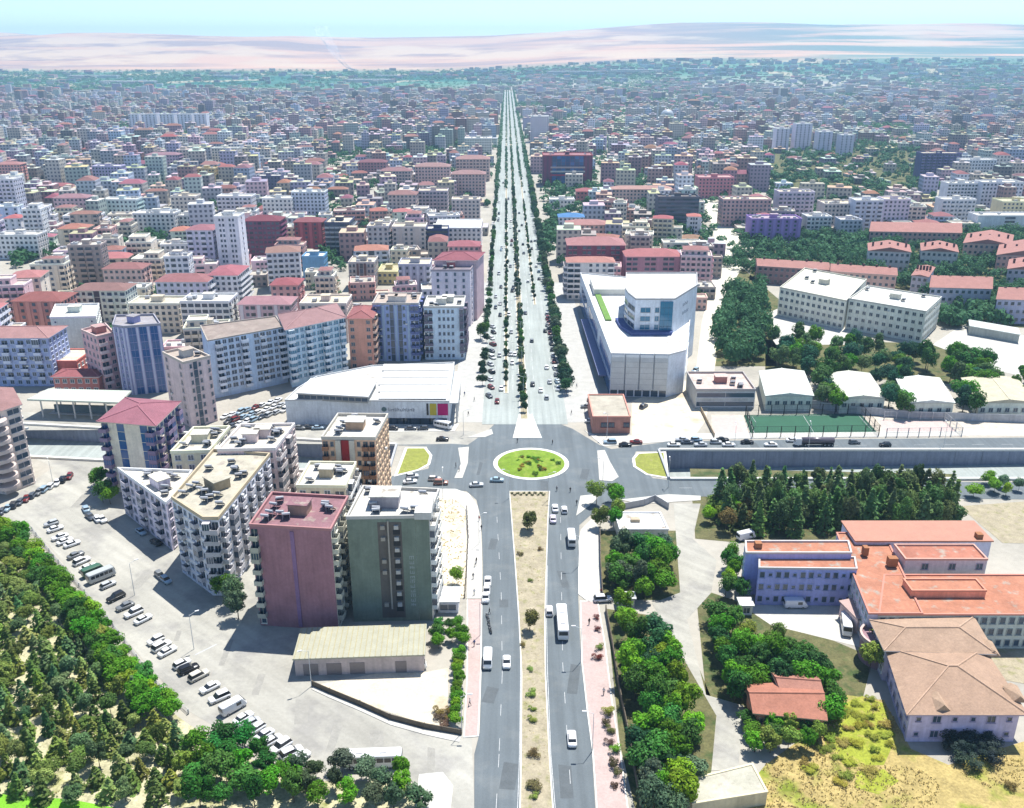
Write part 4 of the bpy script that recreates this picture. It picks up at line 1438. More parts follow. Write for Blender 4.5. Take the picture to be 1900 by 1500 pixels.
# east wall lettering blocks (blurred grey words)
ea, eb = pp[3], pp[4]
ee_ = (eb - ea)
AE = Matrix.Rotation(math.atan2(ee_.y, ee_.x), 4, 'Z')
for zc, n_ in ((26.0, 5), (22.4, 6)):
    cm = MB()
    for k in range(n_):
        cm.box(-3.4 + k * 1.25, -3.4 + k * 1.25 + 0.25, -0.1, -0.002, 0, 1.3 - 0.3 * (k % 2))
        cm.box(-3.4 + k * 1.25 + 0.25, -3.4 + k * 1.25 + 0.85, -0.098, -0.003, 0.5 * (k % 3), 0.5 * (k % 3) + 0.22)
    q = (ea + eb) / 2
    link('lettering', cm.mesh('lettering', [M_TRIM]), t, C3(158, 170, 190), Matrix.Translation((q.x, q.y, zc)) @ AE)

# ---- small buildings round the east corner
t = bld('corner_shop', 'small brown fronted corner shop with sandy flat roof, north-east of the roundabout', rect(1100, 1170, 775, 6, 22), 6, cat='shop', fl=1, wall=C3(176, 126, 112), pats={0: '.WW.W'}, roof=('flat', C3(226, 208, 176), 0.5), heads=0, trim=C3(110, 80, 84))
t = bld('terrace_house', 'grey fronted house with pink terrace roof, opposite the football pitch', rect(1292, 1402, 726, 7, 20), 7, cat='house', fl=2, wall=C3(176, 178, 176), pats={0: 'd'}, roof=('flat', C3(240, 214, 204), 0.9, C3(206, 200, 196)), heads=1, headcol=C3(216, 150, 140), clutter=5)
SL = para([(1447, 535), (1570, 560), (1608, 520)], 14)
t = bld('school', 'long cream school building in two offset wings with rows of dark windows', SL, 14, cat='school', fl=4, wall=C3(230, 228, 212), pats={0: '*w', 3: '*w'}, roof=('flat', C3(248, 246, 228), 0.7, C3(240, 236, 218)), heads=1, trim=C3(226, 224, 208), clutter=3, headcol=C3(240, 236, 218))
addblock(t, para([(1575, 556), (1718, 580), (1747, 553)], 14.5), 14.5, fl=4, wall=C3(230, 230, 216), pats={0: '*w', 1: '*w'}, roof=('flat', C3(250, 250, 240), 0.7, C3(240, 238, 226)), heads=1, trim=C3(226, 224, 208), clutter=4, wallname='wing_wall', headcol=C3(240, 236, 218))
q = G(1562, 592) - Vector((t.location.x, t.location.y))
MB().box(-4.5, 4.5, -3, 3, 0, 4.2).build('entrance_porch', M_WALL, t, C3(236, 236, 226), loc=(q.x, q.y, 0))
MB().box(-3.6, 3.6, -3.08, -3.0, 0.2, 3.4).build('entrance_glass', M_GLASS, t, None, loc=(q.x, q.y, 0))
for k, (xl, xr, yf, xb, yb_, c_, lab) in enumerate(((1422, 1508, 735, 1490, 690, C3(244, 250, 240), 'white roofed workshop hall nearest the side street'), (1560, 1642, 739, 1612, 694, C3(240, 240, 224), 'white roofed workshop hall with a grey roof patch'),
                                           (1686, 1770, 748, 1742, 703, C3(246, 250, 242), 'bright white roofed workshop hall behind the ball court'), (1818, 1925, 748, 1885, 703, C3(226, 218, 190), 'dusty tan roofed workshop hall near the right frame edge'))):
    hp = para([(xl, yf), (xr, yf), (xb, yb_)], 6)
    t = bld('workshop_hall', lab, hp, 6, cat='hall', group='workshop halls beside the school', fl=1, wall=C3(206, 210, 196), pats={0: '*w'}, roof=('gable', c_, 0.12, 0.5), trim=C3(200, 204, 192))

# ---- red roofed hospital complex
t = bld('hospital', 'large hospital complex with flat salmon red roofs and blue-shaded walls', rect(1588, 1840, 1005, 10, 10), 10, cat='hospital', fl=3, wall=C3(196, 196, 214), pats={0: ''}, roof=('sheet', SALM), trim=C3(170, 176, 210))
hx, hy = t.location.x, t.location.y
RED2 = tuple(c * 0.92 for c in C3(241, 142, 90))
addblock(t, para([(1408, 1056), (1590, 1058), (1586, 1036)], 10), 10, fl=3, wall=C3(160, 164, 214), pats={0: '#wsw'}, roof=('flat', RED2, 0.5, C3(232, 226, 222)), heads=0, trim=C3(170, 174, 208), wallname='wing_wall')
addblock(t, para([(1384, 1028), (1580, 1028), (1574, 1006)], 11.5), 11.5, fl=3, wall=C3(160, 164, 214), pats={0: '', 3: '*w'}, roof=('flat', tuple(c * 0.92 for c in C3(243, 146, 92)), 0.5, C3(236, 230, 226)), heads=0, wallname='wing_wall')
addblock(t, [G(1552, 990, 9), G(1612, 1140, 9), G(1712, 1140, 9), G(1640, 990, 9)][::1], 9, fl=3, wall=C3(196, 190, 206), pats={0: '*w'}, roof=('flat', SALM, 0.35, C3(230, 160, 140)), heads=0, wallname='spine_wall')
addblock(t, [G(1630, 1142, 8.8), G(1940, 1142, 8.8), G(1940, 1068, 8.8), G(1640, 1068, 8.8)], 8.8, fl=3, wall=C3(190, 196, 186), pats={0: '#w'}, roof=('flat', SALM, 0.35, C3(230, 160, 140)), heads=0, wallname='wing_wall', trim=C3(170, 176, 170))
addblock(t, rect(1680, 1832, 1040, 11, 7), 11, fl=3, wall=C3(206, 190, 192), pats={0: '*.w'}, roof=('flat', tuple(c * 0.9 for c in C3(238, 136, 92)), 0.5, C3(240, 190, 170)), heads=0, wallname='wing_wall', trim=C3(190, 170, 180))
addblock(t, rect(1692, 1830, 1098, 10.5, 5), 10.5, fl=3, wall=C3(240, 160, 130), pats={}, roof=('flat', SALM, 0.4, C3(244, 168, 140)), heads=0, wallname='roof_house_wall')
for px, py, w_ in ((1655, 1045, 2.2), (1405, 1026, 1.6), (1605, 1025, 1.2), (1815, 1000, 1.5)):
    q = G(px, py, 10) - Vector((hx, hy))
    MB().box(-w_ / 2, w_ / 2, -0.8, 0.8, 9.4, 11.6 if px != 1405 else 13).build('roof_vent', M_TRIM, t, C3(190, 130, 90), loc=(q.x, q.y, 0))
q = para([(1560, 1118), (1592, 1150), (1612, 1146)], 4)
addblock(t, q, 4, fl=1, wall=C3(206, 180, 176), pats={}, roof=('sheet', C3(226, 176, 160)), wallname='annex_wall')
# ---- tan hipped hall in the right foreground
HT = [G(1690, 1322, 7), G(1893, 1322, 7), G(1820, 1210, 7), G(1652, 1208, 7)]
t = bld('hipped_hall', 'tan hipped-roof hall with lilac walls in the right foreground', HT, 7, cat='hall', fl=2, wall=C3(190, 180, 206), pats={0: '*sws', 3: '*w'}, roof=('hip', tuple(c * 0.9 for c in C3(226, 174, 130)), 0.30, 1.1), trim=C3(176, 166, 190))
addblock(t, [G(1645, 1212, 7), G(1835, 1218, 7), G(1800, 1158, 7), G(1622, 1164, 7)], 8, fl=2, wall=C3(186, 176, 196), roof=('hip', tuple(c * 0.9 for c in C3(228, 178, 134)), 0.30, 1.0), pats={3: '*w'}, wallname='rear_wing_wall')
addblock(t, [G(1662, 1152, 7), G(1730, 1158, 7), G(1712, 1126, 7), G(1640, 1126, 7)], 6.5, fl=2, wall=C3(200, 170, 150), roof=('hip', C3(228, 170, 132), 0.3, 0.6), pats={}, wallname='link_wall')
q = G(1640, 1180, 6) - Vector((t.location.x, t.location.y))
MB().ring(circle((0, 0), 5.0, 24), 0.5, 5.4, 6.4).build('round_terrace_parapet', M_TRIM, t, C3(236, 206, 196), loc=(q.x, q.y, 0))
MB().prism(circle((0, 0), 4.6, 24), 0, 5.6).build('round_terrace', M_WALL, t, C3(186, 150, 160), loc=(q.x, q.y, 0))
for px, py in ((1745, 1306), (1838, 1206), (1885, 1290)):
    q = G(px, py, 8) - Vector((t.location.x, t.location.y))
    m = MB()
    m.face([(-1.5, -1.5, 7.4), (1.5, -1.5, 7.4), (0, -1.5, 8.9)])
    m.face([(1.5, -1.5, 7.4), (1.5, 2.5, 8.3), (0, 2.5, 9.0), (0, -1.5, 8.9)])
    m.face([(-1.5, 2.5, 8.3), (-1.5, -1.5, 7.4), (0, -1.5, 8.9), (0, 2.5, 9.0)])
    m.build('roof_dormer', M_TILE, t, tuple(c * 0.7 for c in C3(240, 204, 172)), loc=(q.x, q.y, 0))
# ---- orange roofed house, slab shed, guard house
t = bld('small_house', 'small house with two-level orange tiled roof among trees', [G(1402, 1322, 4.2), G(1528, 1334, 4.2), G(1515, 1268, 4.2), G(1388, 1276, 4.2)], 4.2, cat='house', fl=1, wall=C3(220, 150, 120), pats={0: '*w', 1: 'w'}, roof=('gable', tuple(c * 0.8 for c in C3(242, 142, 96)), 0.28, 0.7), trim=C3(226, 190, 160))
addblock(t, [G(1450, 1280, 5), G(1524, 1288, 5), G(1510, 1255, 5), G(1436, 1252, 5)], 5.0, fl=1, wall=C3(220, 150, 120), roof=('gable', tuple(c * 0.8 for c in C3(240, 150, 112)), 0.28, 0.5), pats={}, wallname='wing_wall')
t = bld('utility_shed', 'flat grey concrete roofed shed at the lower edge beside the meadow', [G(1285, 1492, 3), G(1424, 1470, 3), G(1396, 1418, 3), G(1266, 1450, 3)], 3.0, cat='shed', fl=1, wall=C3(190, 180, 150), pats={}, roof=('flat', C3(216, 212, 192), 0.2), heads=0)
t = bld('guard_house', 'small white flat roofed gatehouse among trees, south-east of the roundabout', [G(1150, 984, 4), G(1240, 984, 4), G(1225, 952, 4), G(1140, 952, 4)], 4.0, cat='gatehouse', fl=1, wall=C3(226, 220, 206), pats={0: '*w'}, roof=('flat', C3(250, 248, 240), 0.4), heads=0)
MB().box(-1.2, 1.2, -0.7, 0.7, 4.06, 4.9).build('roof_hatch', M_TRIM, t, C3(220, 200, 170), loc=(-1.5, 0, 0))
t = bld('kiosk', 'white awning kiosk beside the green block and the pink footway', rect(812, 850, 1118, 3, 6), 3.0, cat='kiosk', fl=1, wall=C3(220, 220, 222), pats={0: 'W'}, roof=('sheet', C3(248, 248, 246)))
t = bld('bus_shelter', 'small roadside shelter with pale roof beside the right footway', rect(1148, 1178, 1112, 2.6, 2.5), 2.6, cat='shelter', fl=1, wall=C3(190, 190, 190), pats={}, roof=('sheet', C3(236, 238, 236)))
t = bld('site_hut', 'small white hut beside the hospital yard and trees', rect(1375, 1397, 1125, 2.6, 3), 2.6, cat='hut', fl=1, wall=C3(236, 236, 232), pats={0: 'w'}, roof=('sheet', C3(246, 246, 240)))
t = bld('bleacher_roof', 'long low grandstand roof beside the school yard', para([(1800, 606), (1892, 622), (1888, 610)], 4), 4, cat='grandstand', fl=1, wall=C3(160, 166, 160), pats={}, roof=('sheet', C3(232, 238, 230)))
# ================================================================ mid-distance blocks transcribed one by one
rm = random.Random(11)
MIDS = []
def mid(label, xl, xr, yt, h, depth, wall, roof, pats, trim=None, name='apartment_block', cat='apartment block', skew=0, **kw):
    p = rect(xl, xr, yt, h, depth, skew)
    MIDS.append((xl, xr, yt, project(p[0].x, p[0].y, 0)[1], p[0].y))
    fl = kw.pop('fl', max(2, round(h / 3.05)))
    return bld(name, label, p, h, cat=cat, fl=fl, wall=wall, roof=roof, pats=pats, trim=trim or [min(0.7, c * 1.12) for c in wall], detail=0, rng=rm, clutter=kw.pop('clutter', rm.randint(0, 5)), **kw)
FLW = ('flat', ROOFW, 0.9)
FLC = ('flat', C3(238, 226, 200), 0.9)
def HIP(*c):
    return ('hip', tuple(0.85 * x for x in C3(*c)), 0.3)
# west side
mid('lilac tower with pinkish hipped roof, beside the tall white tower', 345, 394, 428, 28, 14, C3(206, 202, 222), HIP(206, 120, 130), {0: '*bw', 1: '*w'}, C3(226, 224, 236))
mid('tall white tower with columns of small dark windows', 397, 441, 404, 36, 14, C3(236, 232, 242), FLW, {0: '.ww.ww.', 1: '..w..'}, C3(216, 214, 226))
mid('maroon block with maroon hipped roof right of the tall white tower', 452, 518, 411, 24, 16, C3(128, 60, 92), HIP(168, 66, 84), {0: '*wW', 1: '*b'}, C3(150, 90, 116))
mid('red apartment block with gridded dark windows', 545, 597, 413, 20, 14, C3(176, 70, 84), HIP(186, 90, 96), {0: '*wp', 1: '*w'}, C3(206, 110, 118))
mid('charcoal block with cream roof and white zigzag balconies', 602, 648, 415, 21, 22, C3(74, 80, 110), FLC, {0: '*b', 1: '*B'}, C3(120, 126, 150), balcol=C3(226, 228, 230))
mid('small teal-blue block beside the narrow west street', 560, 600, 478, 13, 12, C3(84, 150, 196), FLW, {1: '*w'})
mid('beige slab left of the long beige block, west of the boulevard', 681, 720, 422, 21, 15, C3(190, 180, 178), FLC, {0: '*w', 1: '*b'})
mid('long beige block with shallow bays, west of the boulevard', 727, 789, 423, 20, 15, C3(196, 184, 176), FLC, {0: '*wpw', 1: '*w'})
mid('navy fronted block beside the white roofed hall', 791, 831, 427, 18, 12, C3(40, 50, 104), FLW, {0: 'd'}, C3(60, 70, 130))
t = mid('white roofed hall with roof lettering, beside the boulevard', 806, 892, 424, 15, 34, C3(214, 206, 206), ('flat', C3(252, 252, 250), 0.5), {0: '*w', 1: '*w'}, name='commercial_hall', cat='hall', heads=0, clutter=0)
cm = MB()
for k in range(6):
    x0 = -9 + k * 3.2
    cm.box(x0, x0 + 0.5, -2, 2, 0, 0.06)
    if k % 2 == 0:
        cm.box(x0 + 0.5, x0 + 2.0, -2, -1.4, 0, 0.06)
    cm.box(x0 + 0.5, x0 + 2.0, 1.2, 1.8, 0, 0.06)
link('roof_lettering', cm.mesh('roof_lettering', [M_TRIM]), t, C3(206, 206, 214), Matrix.Translation((4, 6, 15.06)))
mid('red hipped block at the boulevard kerb, in front of the white roofed hall', 832, 889, 458, 17, 14, C3(196, 140, 146), HIP(216, 108, 116), {0: '*w', 1: '*b'})
mid('grey-brown block with a dark central strip', 646, 694, 489, 15, 16, C3(180, 170, 164), FLC, {0: 'wwpgpww', 1: '*w'}, C3(120, 90, 84))
mid('low yellow ochre building between grey blocks', 700, 737, 506, 7, 20, C3(222, 200, 120), ('flat', C3(232, 212, 150), 0.6), {0: '*w'}, name='low_building', cat='building')
mid('blue-grey block with white pilasters', 739, 797, 493, 19, 15, C3(166, 168, 186), FLC, {0: 'bpwpwpwpb', 1: '*w'}, C3(210, 212, 222))
mid('red hipped block above the pink columned block', 502, 552, 530, 16, 14, C3(206, 150, 146), HIP(206, 92, 98), {0: '*w', 1: '*bw'})
mid('pink block with white columns and low pink roof', 442, 538, 566, 16, 14, C3(216, 170, 176), HIP(222, 148, 152), {0: '*pwW', 1: '*w'}, C3(240, 226, 228))
mid('cream flat roof block between the pink block and the blue twin block', 556, 642, 566, 18, 16, C3(214, 190, 176), FLC, {0: '*w', 1: '*w'})
mid('white flat roofed block with big dark windows, behind the slim brown tower', 334, 424, 562, 17, 15, C3(238, 236, 230), FLW, {0: '*W', 1: '*bw'})
mid('cream block with red end wall, left of the white flat block', 238, 330, 566, 14, 14, C3(226, 210, 184), FLC, {0: '*ww', 1: '*w'})
mid('red hipped block with white side balconies, left of the pair', 288, 384, 524, 16, 16, C3(196, 196, 220), HIP(206, 120, 116), {0: '*w', 1: '*B'}, C3(235, 236, 240))
mid('red hipped block with white side balconies, right of the pair', 386, 440, 512, 17, 22, C3(232, 232, 236), HIP(222, 110, 120), {0: '*w', 1: '*B'}, C3(240, 240, 242))
mid('white and green apartment block with turquoise strip', 136, 232, 540, 16, 14, C3(214, 224, 206), HIP(190, 130, 116), {0: 'bwbgwbwb', 1: '*w'}, C3(236, 238, 228))
mid('terracotta block with red hipped roof near the left edge', 22, 112, 560, 18, 16, C3(206, 124, 110), HIP(196, 100, 88), {0: '*pw', 1: '*w'}, C3(226, 160, 146))
mid('pale pink flats with red roof left of the white and green block', 190, 262, 500, 13, 14, C3(216, 180, 172), HIP(200, 120, 112), {0: '*w', 1: '*bw'})
mid('bright white block with rows of dark windows', 246, 322, 398, 17, 15, C3(240, 240, 236), FLW, {0: '*w', 1: '*w'})
mid('smaller white block joined right of the bright white block', 324, 362, 402, 14, 12, C3(236, 236, 230), FLW, {0: '*w'})
mid('white flat roofed block at the left edge', -10, 68, 438, 15, 14, C3(240, 238, 238), FLW, {0: '*w', 1: '*w'})
mid('tall pale slab at the left frame edge', -25, 24, 334, 36, 14, C3(226, 222, 234), FLW, {0: '*bw', 1: '*w'})
mid('pinkish hipped block in the west', 98, 160, 368, 19, 14, C3(214, 176, 186), HIP(206, 140, 146), {0: '*w', 1: '*bw'})
mid('pale teal block in the west', 190, 252, 372, 16, 14, C3(196, 218, 214), FLW, {0: '*w', 1: '*b'})
mid('beige slab left of the long lilac slab', 316, 362, 366, 16, 14, C3(206, 194, 180), FLC, {0: '*w', 1: '*w'})
mid('pale grey block with white bands', 402, 466, 366, 16, 14, C3(214, 212, 218), FLW, {0: '*bw', 1: '*w'})
mid('white stepped block behind the maroon block', 486, 540, 370, 16, 15, C3(232, 230, 224), FLW, {0: '*w', 1: '*w'})
mid('pale blue gridded block behind the red block', 540, 602, 358, 20, 14, C3(206, 216, 236), FLW, {0: '*w', 1: '*w'})
mid('dark navy block in the west middle distance', 470, 520, 328, 17, 14, C3(92, 88, 124), FLW, {0: '*w'})
mid('gold-yellow block standing among pale blocks', 362, 398, 314, 20, 13, C3(206, 178, 110), FLC, {0: '*w', 1: '*w'})
mid('tall cream block right of the gold block', 392, 440, 276, 26, 13, C3(226, 214, 194), FLW, {0: '*w', 1: '*w'})
mid('mauve block in the west distance', 270, 330, 288, 22, 14, C3(190, 160, 186), HIP(200, 140, 150), {0: '*w', 1: '*b'})
mid('violet block left of the mauve block', 170, 222, 310, 21, 14, C3(176, 164, 204), FLW, {0: '*w', 1: '*b'})
mid('green-grey block in the west distance', 94, 136, 292, 24, 13, C3(170, 190, 180), FLW, {0: '*w', 1: '*w'})
mid('salmon terraced block at the far left edge', -10, 36, 306, 20, 14, C3(224, 160, 150), HIP(222, 140, 130), {0: '*w', 1: '*bw'})
# five white slabs in a far row
for k, (a, b) in enumerate(((238, 257), (262, 290), (296, 322), (328, 355), (360, 382))):
    mid(f'{ORD[k]} from the left of five white-edged tower slabs in a far row', a, b, 213, 29, 16, C3(220, 224, 240), FLW, {0: '*wp', 1: '..'}, C3(236, 238, 248), group='row of far white slabs', clutter=0, heads=0)
# boulevard frontage, west
for k, (a, b, yt, h, d, wc, rf, pt) in enumerate(((720, 772, 362, 20, 16, C3(196, 176, 170), HIP(196, 130, 120), '*w'), (776, 830, 356, 20, 15, C3(186, 170, 176), FLC, '*bw'), (838, 890, 372, 17, 15, C3(200, 186, 180), FLC, '*w'),
                                             (838, 900, 324, 20, 18, C3(196, 160, 156), HIP(206, 146, 138), '*w'), (846, 908, 296, 22, 20, C3(206, 176, 166), HIP(214, 150, 138), '*bw'), (862, 912, 258, 22, 26, C3(222, 216, 202), FLW, '*w'),
                                             (770, 834, 310, 21, 18, C3(206, 170, 166), HIP(208, 150, 140), '*w'), (706, 762, 318, 18, 16, C3(200, 180, 176), HIP(196, 130, 128), '*bw'), (664, 716, 302, 17, 16, C3(176, 120, 126), HIP(170, 96, 104), '*w'), (872, 916, 222, 26, 24, C3(196, 190, 210), FLC, '*w'), (892, 922, 188, 30, 28, C3(180, 170, 196), HIP(180, 110, 120), '*w'))):
    mid(f'{["pinkish grey", "mauve grey", "beige", "rosy", "sandy pink", "cream", "dusky pink", "brownish", "dark red", "lilac", "far purple"][k]} block in the boulevard frontage, west side', a, b, yt, h, d, wc, rf, {0: pt, 1: '*w'}, group='west boulevard frontage')
# east side
t = mid('large dark red and blue glass building with white and magenta stripes, east of the boulevard', 1008, 1100, 290, 29, 30, C3(110, 52, 84), ('flat', C3(196, 110, 116), 0.9, C3(190, 90, 100)), {0: 'ppgggggggpp', 1: '*w'}, C3(130, 60, 90), name='commercial_building', cat='commercial building', glass=M_BLUEGLASS, clutter=3)
for z_, c_ in ((13.5, C3(236, 230, 226)), (10.0, C3(216, 60, 110)), (17.5, C3(230, 200, 196))):
    MB().box(-17, 17, -15.5, -15.08, z_, z_ + 1.5).build('coloured_band', M_TRIM, t, c_)
mid('tall pale pink tower with dark east side, far along the boulevard', 985, 1018, 217, 36, 24, C3(222, 206, 218), FLW, {0: '*w', 1: 'ggg'}, C3(236, 226, 232))
mid('blue roofed house beside the boulevard trees', 1037, 1084, 404, 9, 14, C3(214, 220, 230), HIP(70, 160, 232), {0: '*w'}, name='house', cat='house')
mid('low white roofed building behind the blue roofed house', 1020, 1066, 372, 7, 14, C3(226, 222, 220), FLW, {0: '*w'}, name='house', cat='house')
mid('pink terraced house right of the blue roofed house', 1052, 1128, 418, 10, 16, C3(226, 170, 156), HIP(232, 150, 136), {0: '*w'}, name='house', cat='house')
t = mid('dark red apartment block with white framed windows, behind the mall', 1054, 1160, 456, 20, 20, C3(140, 56, 84), HIP(226, 140, 134), {0: '*WW.', 1: '*w'}, C3(214, 170, 180))
mid('white and salmon block with side balconies, wedged behind the mall', 1053, 1140, 488, 20, 12, C3(226, 214, 206), HIP(240, 150, 126), {0: 'BB.wwwB', 3: '*B'}, C3(236, 226, 222))
mid('pink walled block with white arched windows and red roof, behind the mall', 1162, 1264, 477, 17, 18, C3(190, 120, 140), HIP(230, 122, 118), {0: '*WW.', 1: '*w'}, C3(226, 196, 204))
mid('dark slab with lilac horizontal stripes, beside the side street', 1222, 1298, 368, 23, 16, C3(96, 92, 106), ('flat', C3(120, 112, 112), 1.2), {0: '*d', 1: '*b'}, C3(186, 172, 200))
mid('long salmon roofed block behind the striped slab', 1136, 1248, 352, 12, 14, C3(206, 170, 160), HIP(238, 170, 146), {0: '*w'})
mid('red hipped house near the boulevard, behind the pink terraced house', 1070, 1104, 356, 10, 14, C3(190, 110, 110), HIP(212, 104, 104), {0: '*w'}, name='house', cat='house')
mid('pink-red block at the head of the side street', 1297, 1362, 331, 18, 20, C3(200, 110, 126), ('flat', C3(236, 170, 160), 0.9), {0: '*w', 1: '*w'})
mid('salmon terraced roofs behind the pink-red block', 1348, 1408, 302, 16, 26, C3(226, 150, 140), HIP(238, 140, 128), {0: '*w'})
mid('violet block on the corner of the side street', 1395, 1488, 408, 17, 16, C3(146, 104, 186), ('flat', C3(206, 186, 196), 0.9), {0: '*wp', 1: '*w'}, C3(170, 140, 206), clutter=9)
mid('pinkish brown slab behind the violet block', 1342, 1432, 372, 20, 16, C3(196, 150, 150), FLC, {0: '*w', 1: '*w', 3: '*w'}, clutter=5)
mid('grey-lilac slab with bays, right of the pinkish brown slab', 1446, 1512, 358, 22, 15, C3(190, 178, 196), FLC, {0: '*bw', 1: '*w'})
mid('cream topped block in the east middle distance', 1530, 1588, 380, 18, 18, C3(206, 190, 180), FLC, {0: '*w', 1: '*w'}, clutter=5)
mid('white and blue balconied slab in the east middle distance', 1588, 1640, 374, 22, 15, C3(214, 216, 236), FLW, {0: 'bwbwb', 1: '*w'}, C3(236, 236, 244))
mid('lilac slab joined right of the white and blue slab', 1642, 1690, 372, 21, 15, C3(206, 190, 210), FLC, {0: '*w', 1: '*w'})
mid('white block with many balconies below the lilac slabs', 1498, 1544, 404, 14, 14, C3(226, 220, 216), FLW, {0: '*bw', 1: '*w'})
mid('grey slab in front of the white and blue slab', 1560, 1600, 410, 14, 12, C3(190, 186, 196), FLW, {0: '*w'})
for k, (a, b, yt, h) in enumerate(((1442, 1466, 240, 29), (1478, 1508, 231, 33), (1520, 1546, 246, 27), (1562, 1586, 252, 25))):
    mid(f'{ORD[k]} from the left of four pale lilac towers beyond the park', a, b, yt, h, 18, C3(214, 204, 222), FLW, {0: '*wp', 1: '*w'}, C3(226, 220, 232), group='lilac towers beyond the park', clutter=0)
mid('dark blue-violet block beside the park', 1712, 1785, 286, 26, 16, C3(84, 76, 130), FLC, {0: '*bw', 1: '*w'}, C3(130, 120, 170))
mid('white block right of the dark blue-violet block', 1788, 1850, 298, 22, 16, C3(226, 228, 232), FLW, {0: '*w', 1: '*w'})
mid('pale slab row left end near the right edge', 1760, 1822, 342, 20, 15, C3(214, 214, 222), FLW, {0: '*bw', 1: '*w'})
mid('pale slab row right end near the right edge', 1824, 1900, 340, 22, 15, C3(206, 206, 218), FLW, {0: '*w', 1: '*w'})
mid('grey balconied block near the right edge', 1750, 1812, 372, 16, 14, C3(206, 206, 210), FLW, {0: '*bw'})
mid('cream yellow roofed block at the right edge', 1862, 1930, 376, 17, 18, C3(226, 206, 150), ('flat', C3(240, 224, 170), 0.9), {0: '*w'})
mid('long white hall with a dark doorway at the right edge', 1815, 1960, 402, 11, 16, C3(232, 236, 242), FLW, {0: '..W..W'}, heads=0, name='hall', cat='hall')
# housing estate with long salmon roofs
SR = ('gable', tuple(c * 0.8 for c in C3(236, 150, 128)), 0.2, 0.5)
for k, (xl, xr, yt, xb, yb_, h, wc) in enumerate(((1406, 1540, 494, 1532, 480, 10, C3(150, 110, 112)), (1542, 1664, 504, 1660, 490, 11, C3(206, 160, 146)), (1612, 1690, 466, 1686, 452, 12, C3(206, 196, 200)), (1710, 1778, 466, 1774, 452, 12, C3(206, 196, 190)), (1614, 1784, 430, 1780, 414, 10, C3(206, 150, 140)),
                                           (1692, 1722, 512, 1734, 494, 11, C3(190, 180, 196)), (1726, 1840, 534, 1838, 512, 12, C3(176, 176, 200)), (1850, 1960, 556, 1960, 534, 12, C3(166, 166, 196)), (1788, 1876, 452, 1880, 434, 11, C3(222, 170, 150)), (1850, 1960, 474, 1960, 452, 11, C3(214, 160, 146)), (1870, 1960, 500, 1960, 482, 11, C3(180, 170, 190)))):
    lab = ['long salmon roofed terrace behind the grove', 'brown walled salmon roofed terrace behind the school', 'stepped salmon roofed block north of the school', 'salmon roofed block between trees, right of the stepped one', 'longest salmon roofed terrace along the tree belt', 'small salmon roofed block beside the chimneyed terrace',
           'chimneyed salmon roofed terrace right of the school', 'salmon roofed terrace at the right edge, nearest the school', 'broad salmon roofed block at the head of the estate', 'salmon roofed block at the right edge, upper of three', 'salmon roofed block at the right edge, middle of three'][k]
    hp = para([(xl, yt), (xr, yt + (8 if k in (0, 1) else 3)), (xb, yb_ + (8 if k in (0, 1) else 3))], h)
    tt = bld('terrace_block', lab, hp, h, cat='terrace block', group='salmon roofed housing estate', fl=3, wall=wc, pats={0: '*w', 1: 'w', 3: 'w'}, roof=SR, detail=0, trim=C3(206, 190, 190))
    # chimneys along the ridge
    o2 = Vector((tt.location.x, tt.location.y))
    for s_ in range(5):
        q = ((hp[0] + hp[3]) / 2).lerp((hp[1] + hp[2]) / 2, (s_ + 0.5) / 5) - o2
        MB().box(-0.5, 0.5, -0.4, 0.4, h + 1.0, h + 3.4).build('chimney', M_WALL, tt, C3(120, 90, 90), loc=(q.x, q.y, 0))

# mosques standing out of the roofs in the eastern distance
for px, py, sc_, lab in ((1237, 232, 1.15, 'white domed mosque with two minarets in the distance east of the boulevard'), (1350, 226, 0.9, 'small white domed mosque with minarets behind the salmon terraced roofs')):
    p = G(px, py)
    t = thing('mosque', lab, 'mosque', (p.x, p.y, 0), 0, 'distant mosques')
    occupy(circle(p, 24 * sc_, 8))
    W_ = C3(236, 238, 240)
    MB().box(-15 * sc_, 15 * sc_, -13 * sc_, 13 * sc_, 0, 11 * sc_).build('prayer_hall', M_WALL, t, W_)
    MB().prism(circle((0, 0), 10.5 * sc_, 20), 11.01 * sc_, 14 * sc_).build('drum', M_WALL, t, W_)
    dm = MB()
    for k in range(6):
        a0, a1 = math.pi / 2 * k / 6, math.pi / 2 * (k + 1) / 6
        for i in range(20):
            b0, b1 = 2 * math.pi * i / 20, 2 * math.pi * (i + 1) / 20
            dm.face([(10.4 * sc_ * math.cos(u) * math.cos(v), 10.4 * sc_ * math.cos(u) * math.sin(v), 14.01 * sc_ + 9.5 * sc_ * math.sin(u)) for u, v in ((a0, b0), (a0, b1), (a1, b1), (a1, b0))])
    dm.build('dome', M_METAL, t, C3(206, 214, 222), smooth=True)
    for s_ in (-1, 1):
        mn = MB().tube((s_ * 17 * sc_, -10 * sc_, 0), (s_ * 17 * sc_, -10 * sc_, 30 * sc_), 1.3 * sc_, 1.1 * sc_, n=10)
        mn.tube((s_ * 17 * sc_, -10 * sc_, 24 * sc_), (s_ * 17 * sc_, -10 * sc_, 25.2 * sc_), 2.2 * sc_, n=10)
        mn.tube((s_ * 17 * sc_, -10 * sc_, 30 * sc_), (s_ * 17 * sc_, -10 * sc_, 37 * sc_), 1.25 * sc_, 0.05, n=10)
        mn.build('minaret', M_WALL, t, W_)

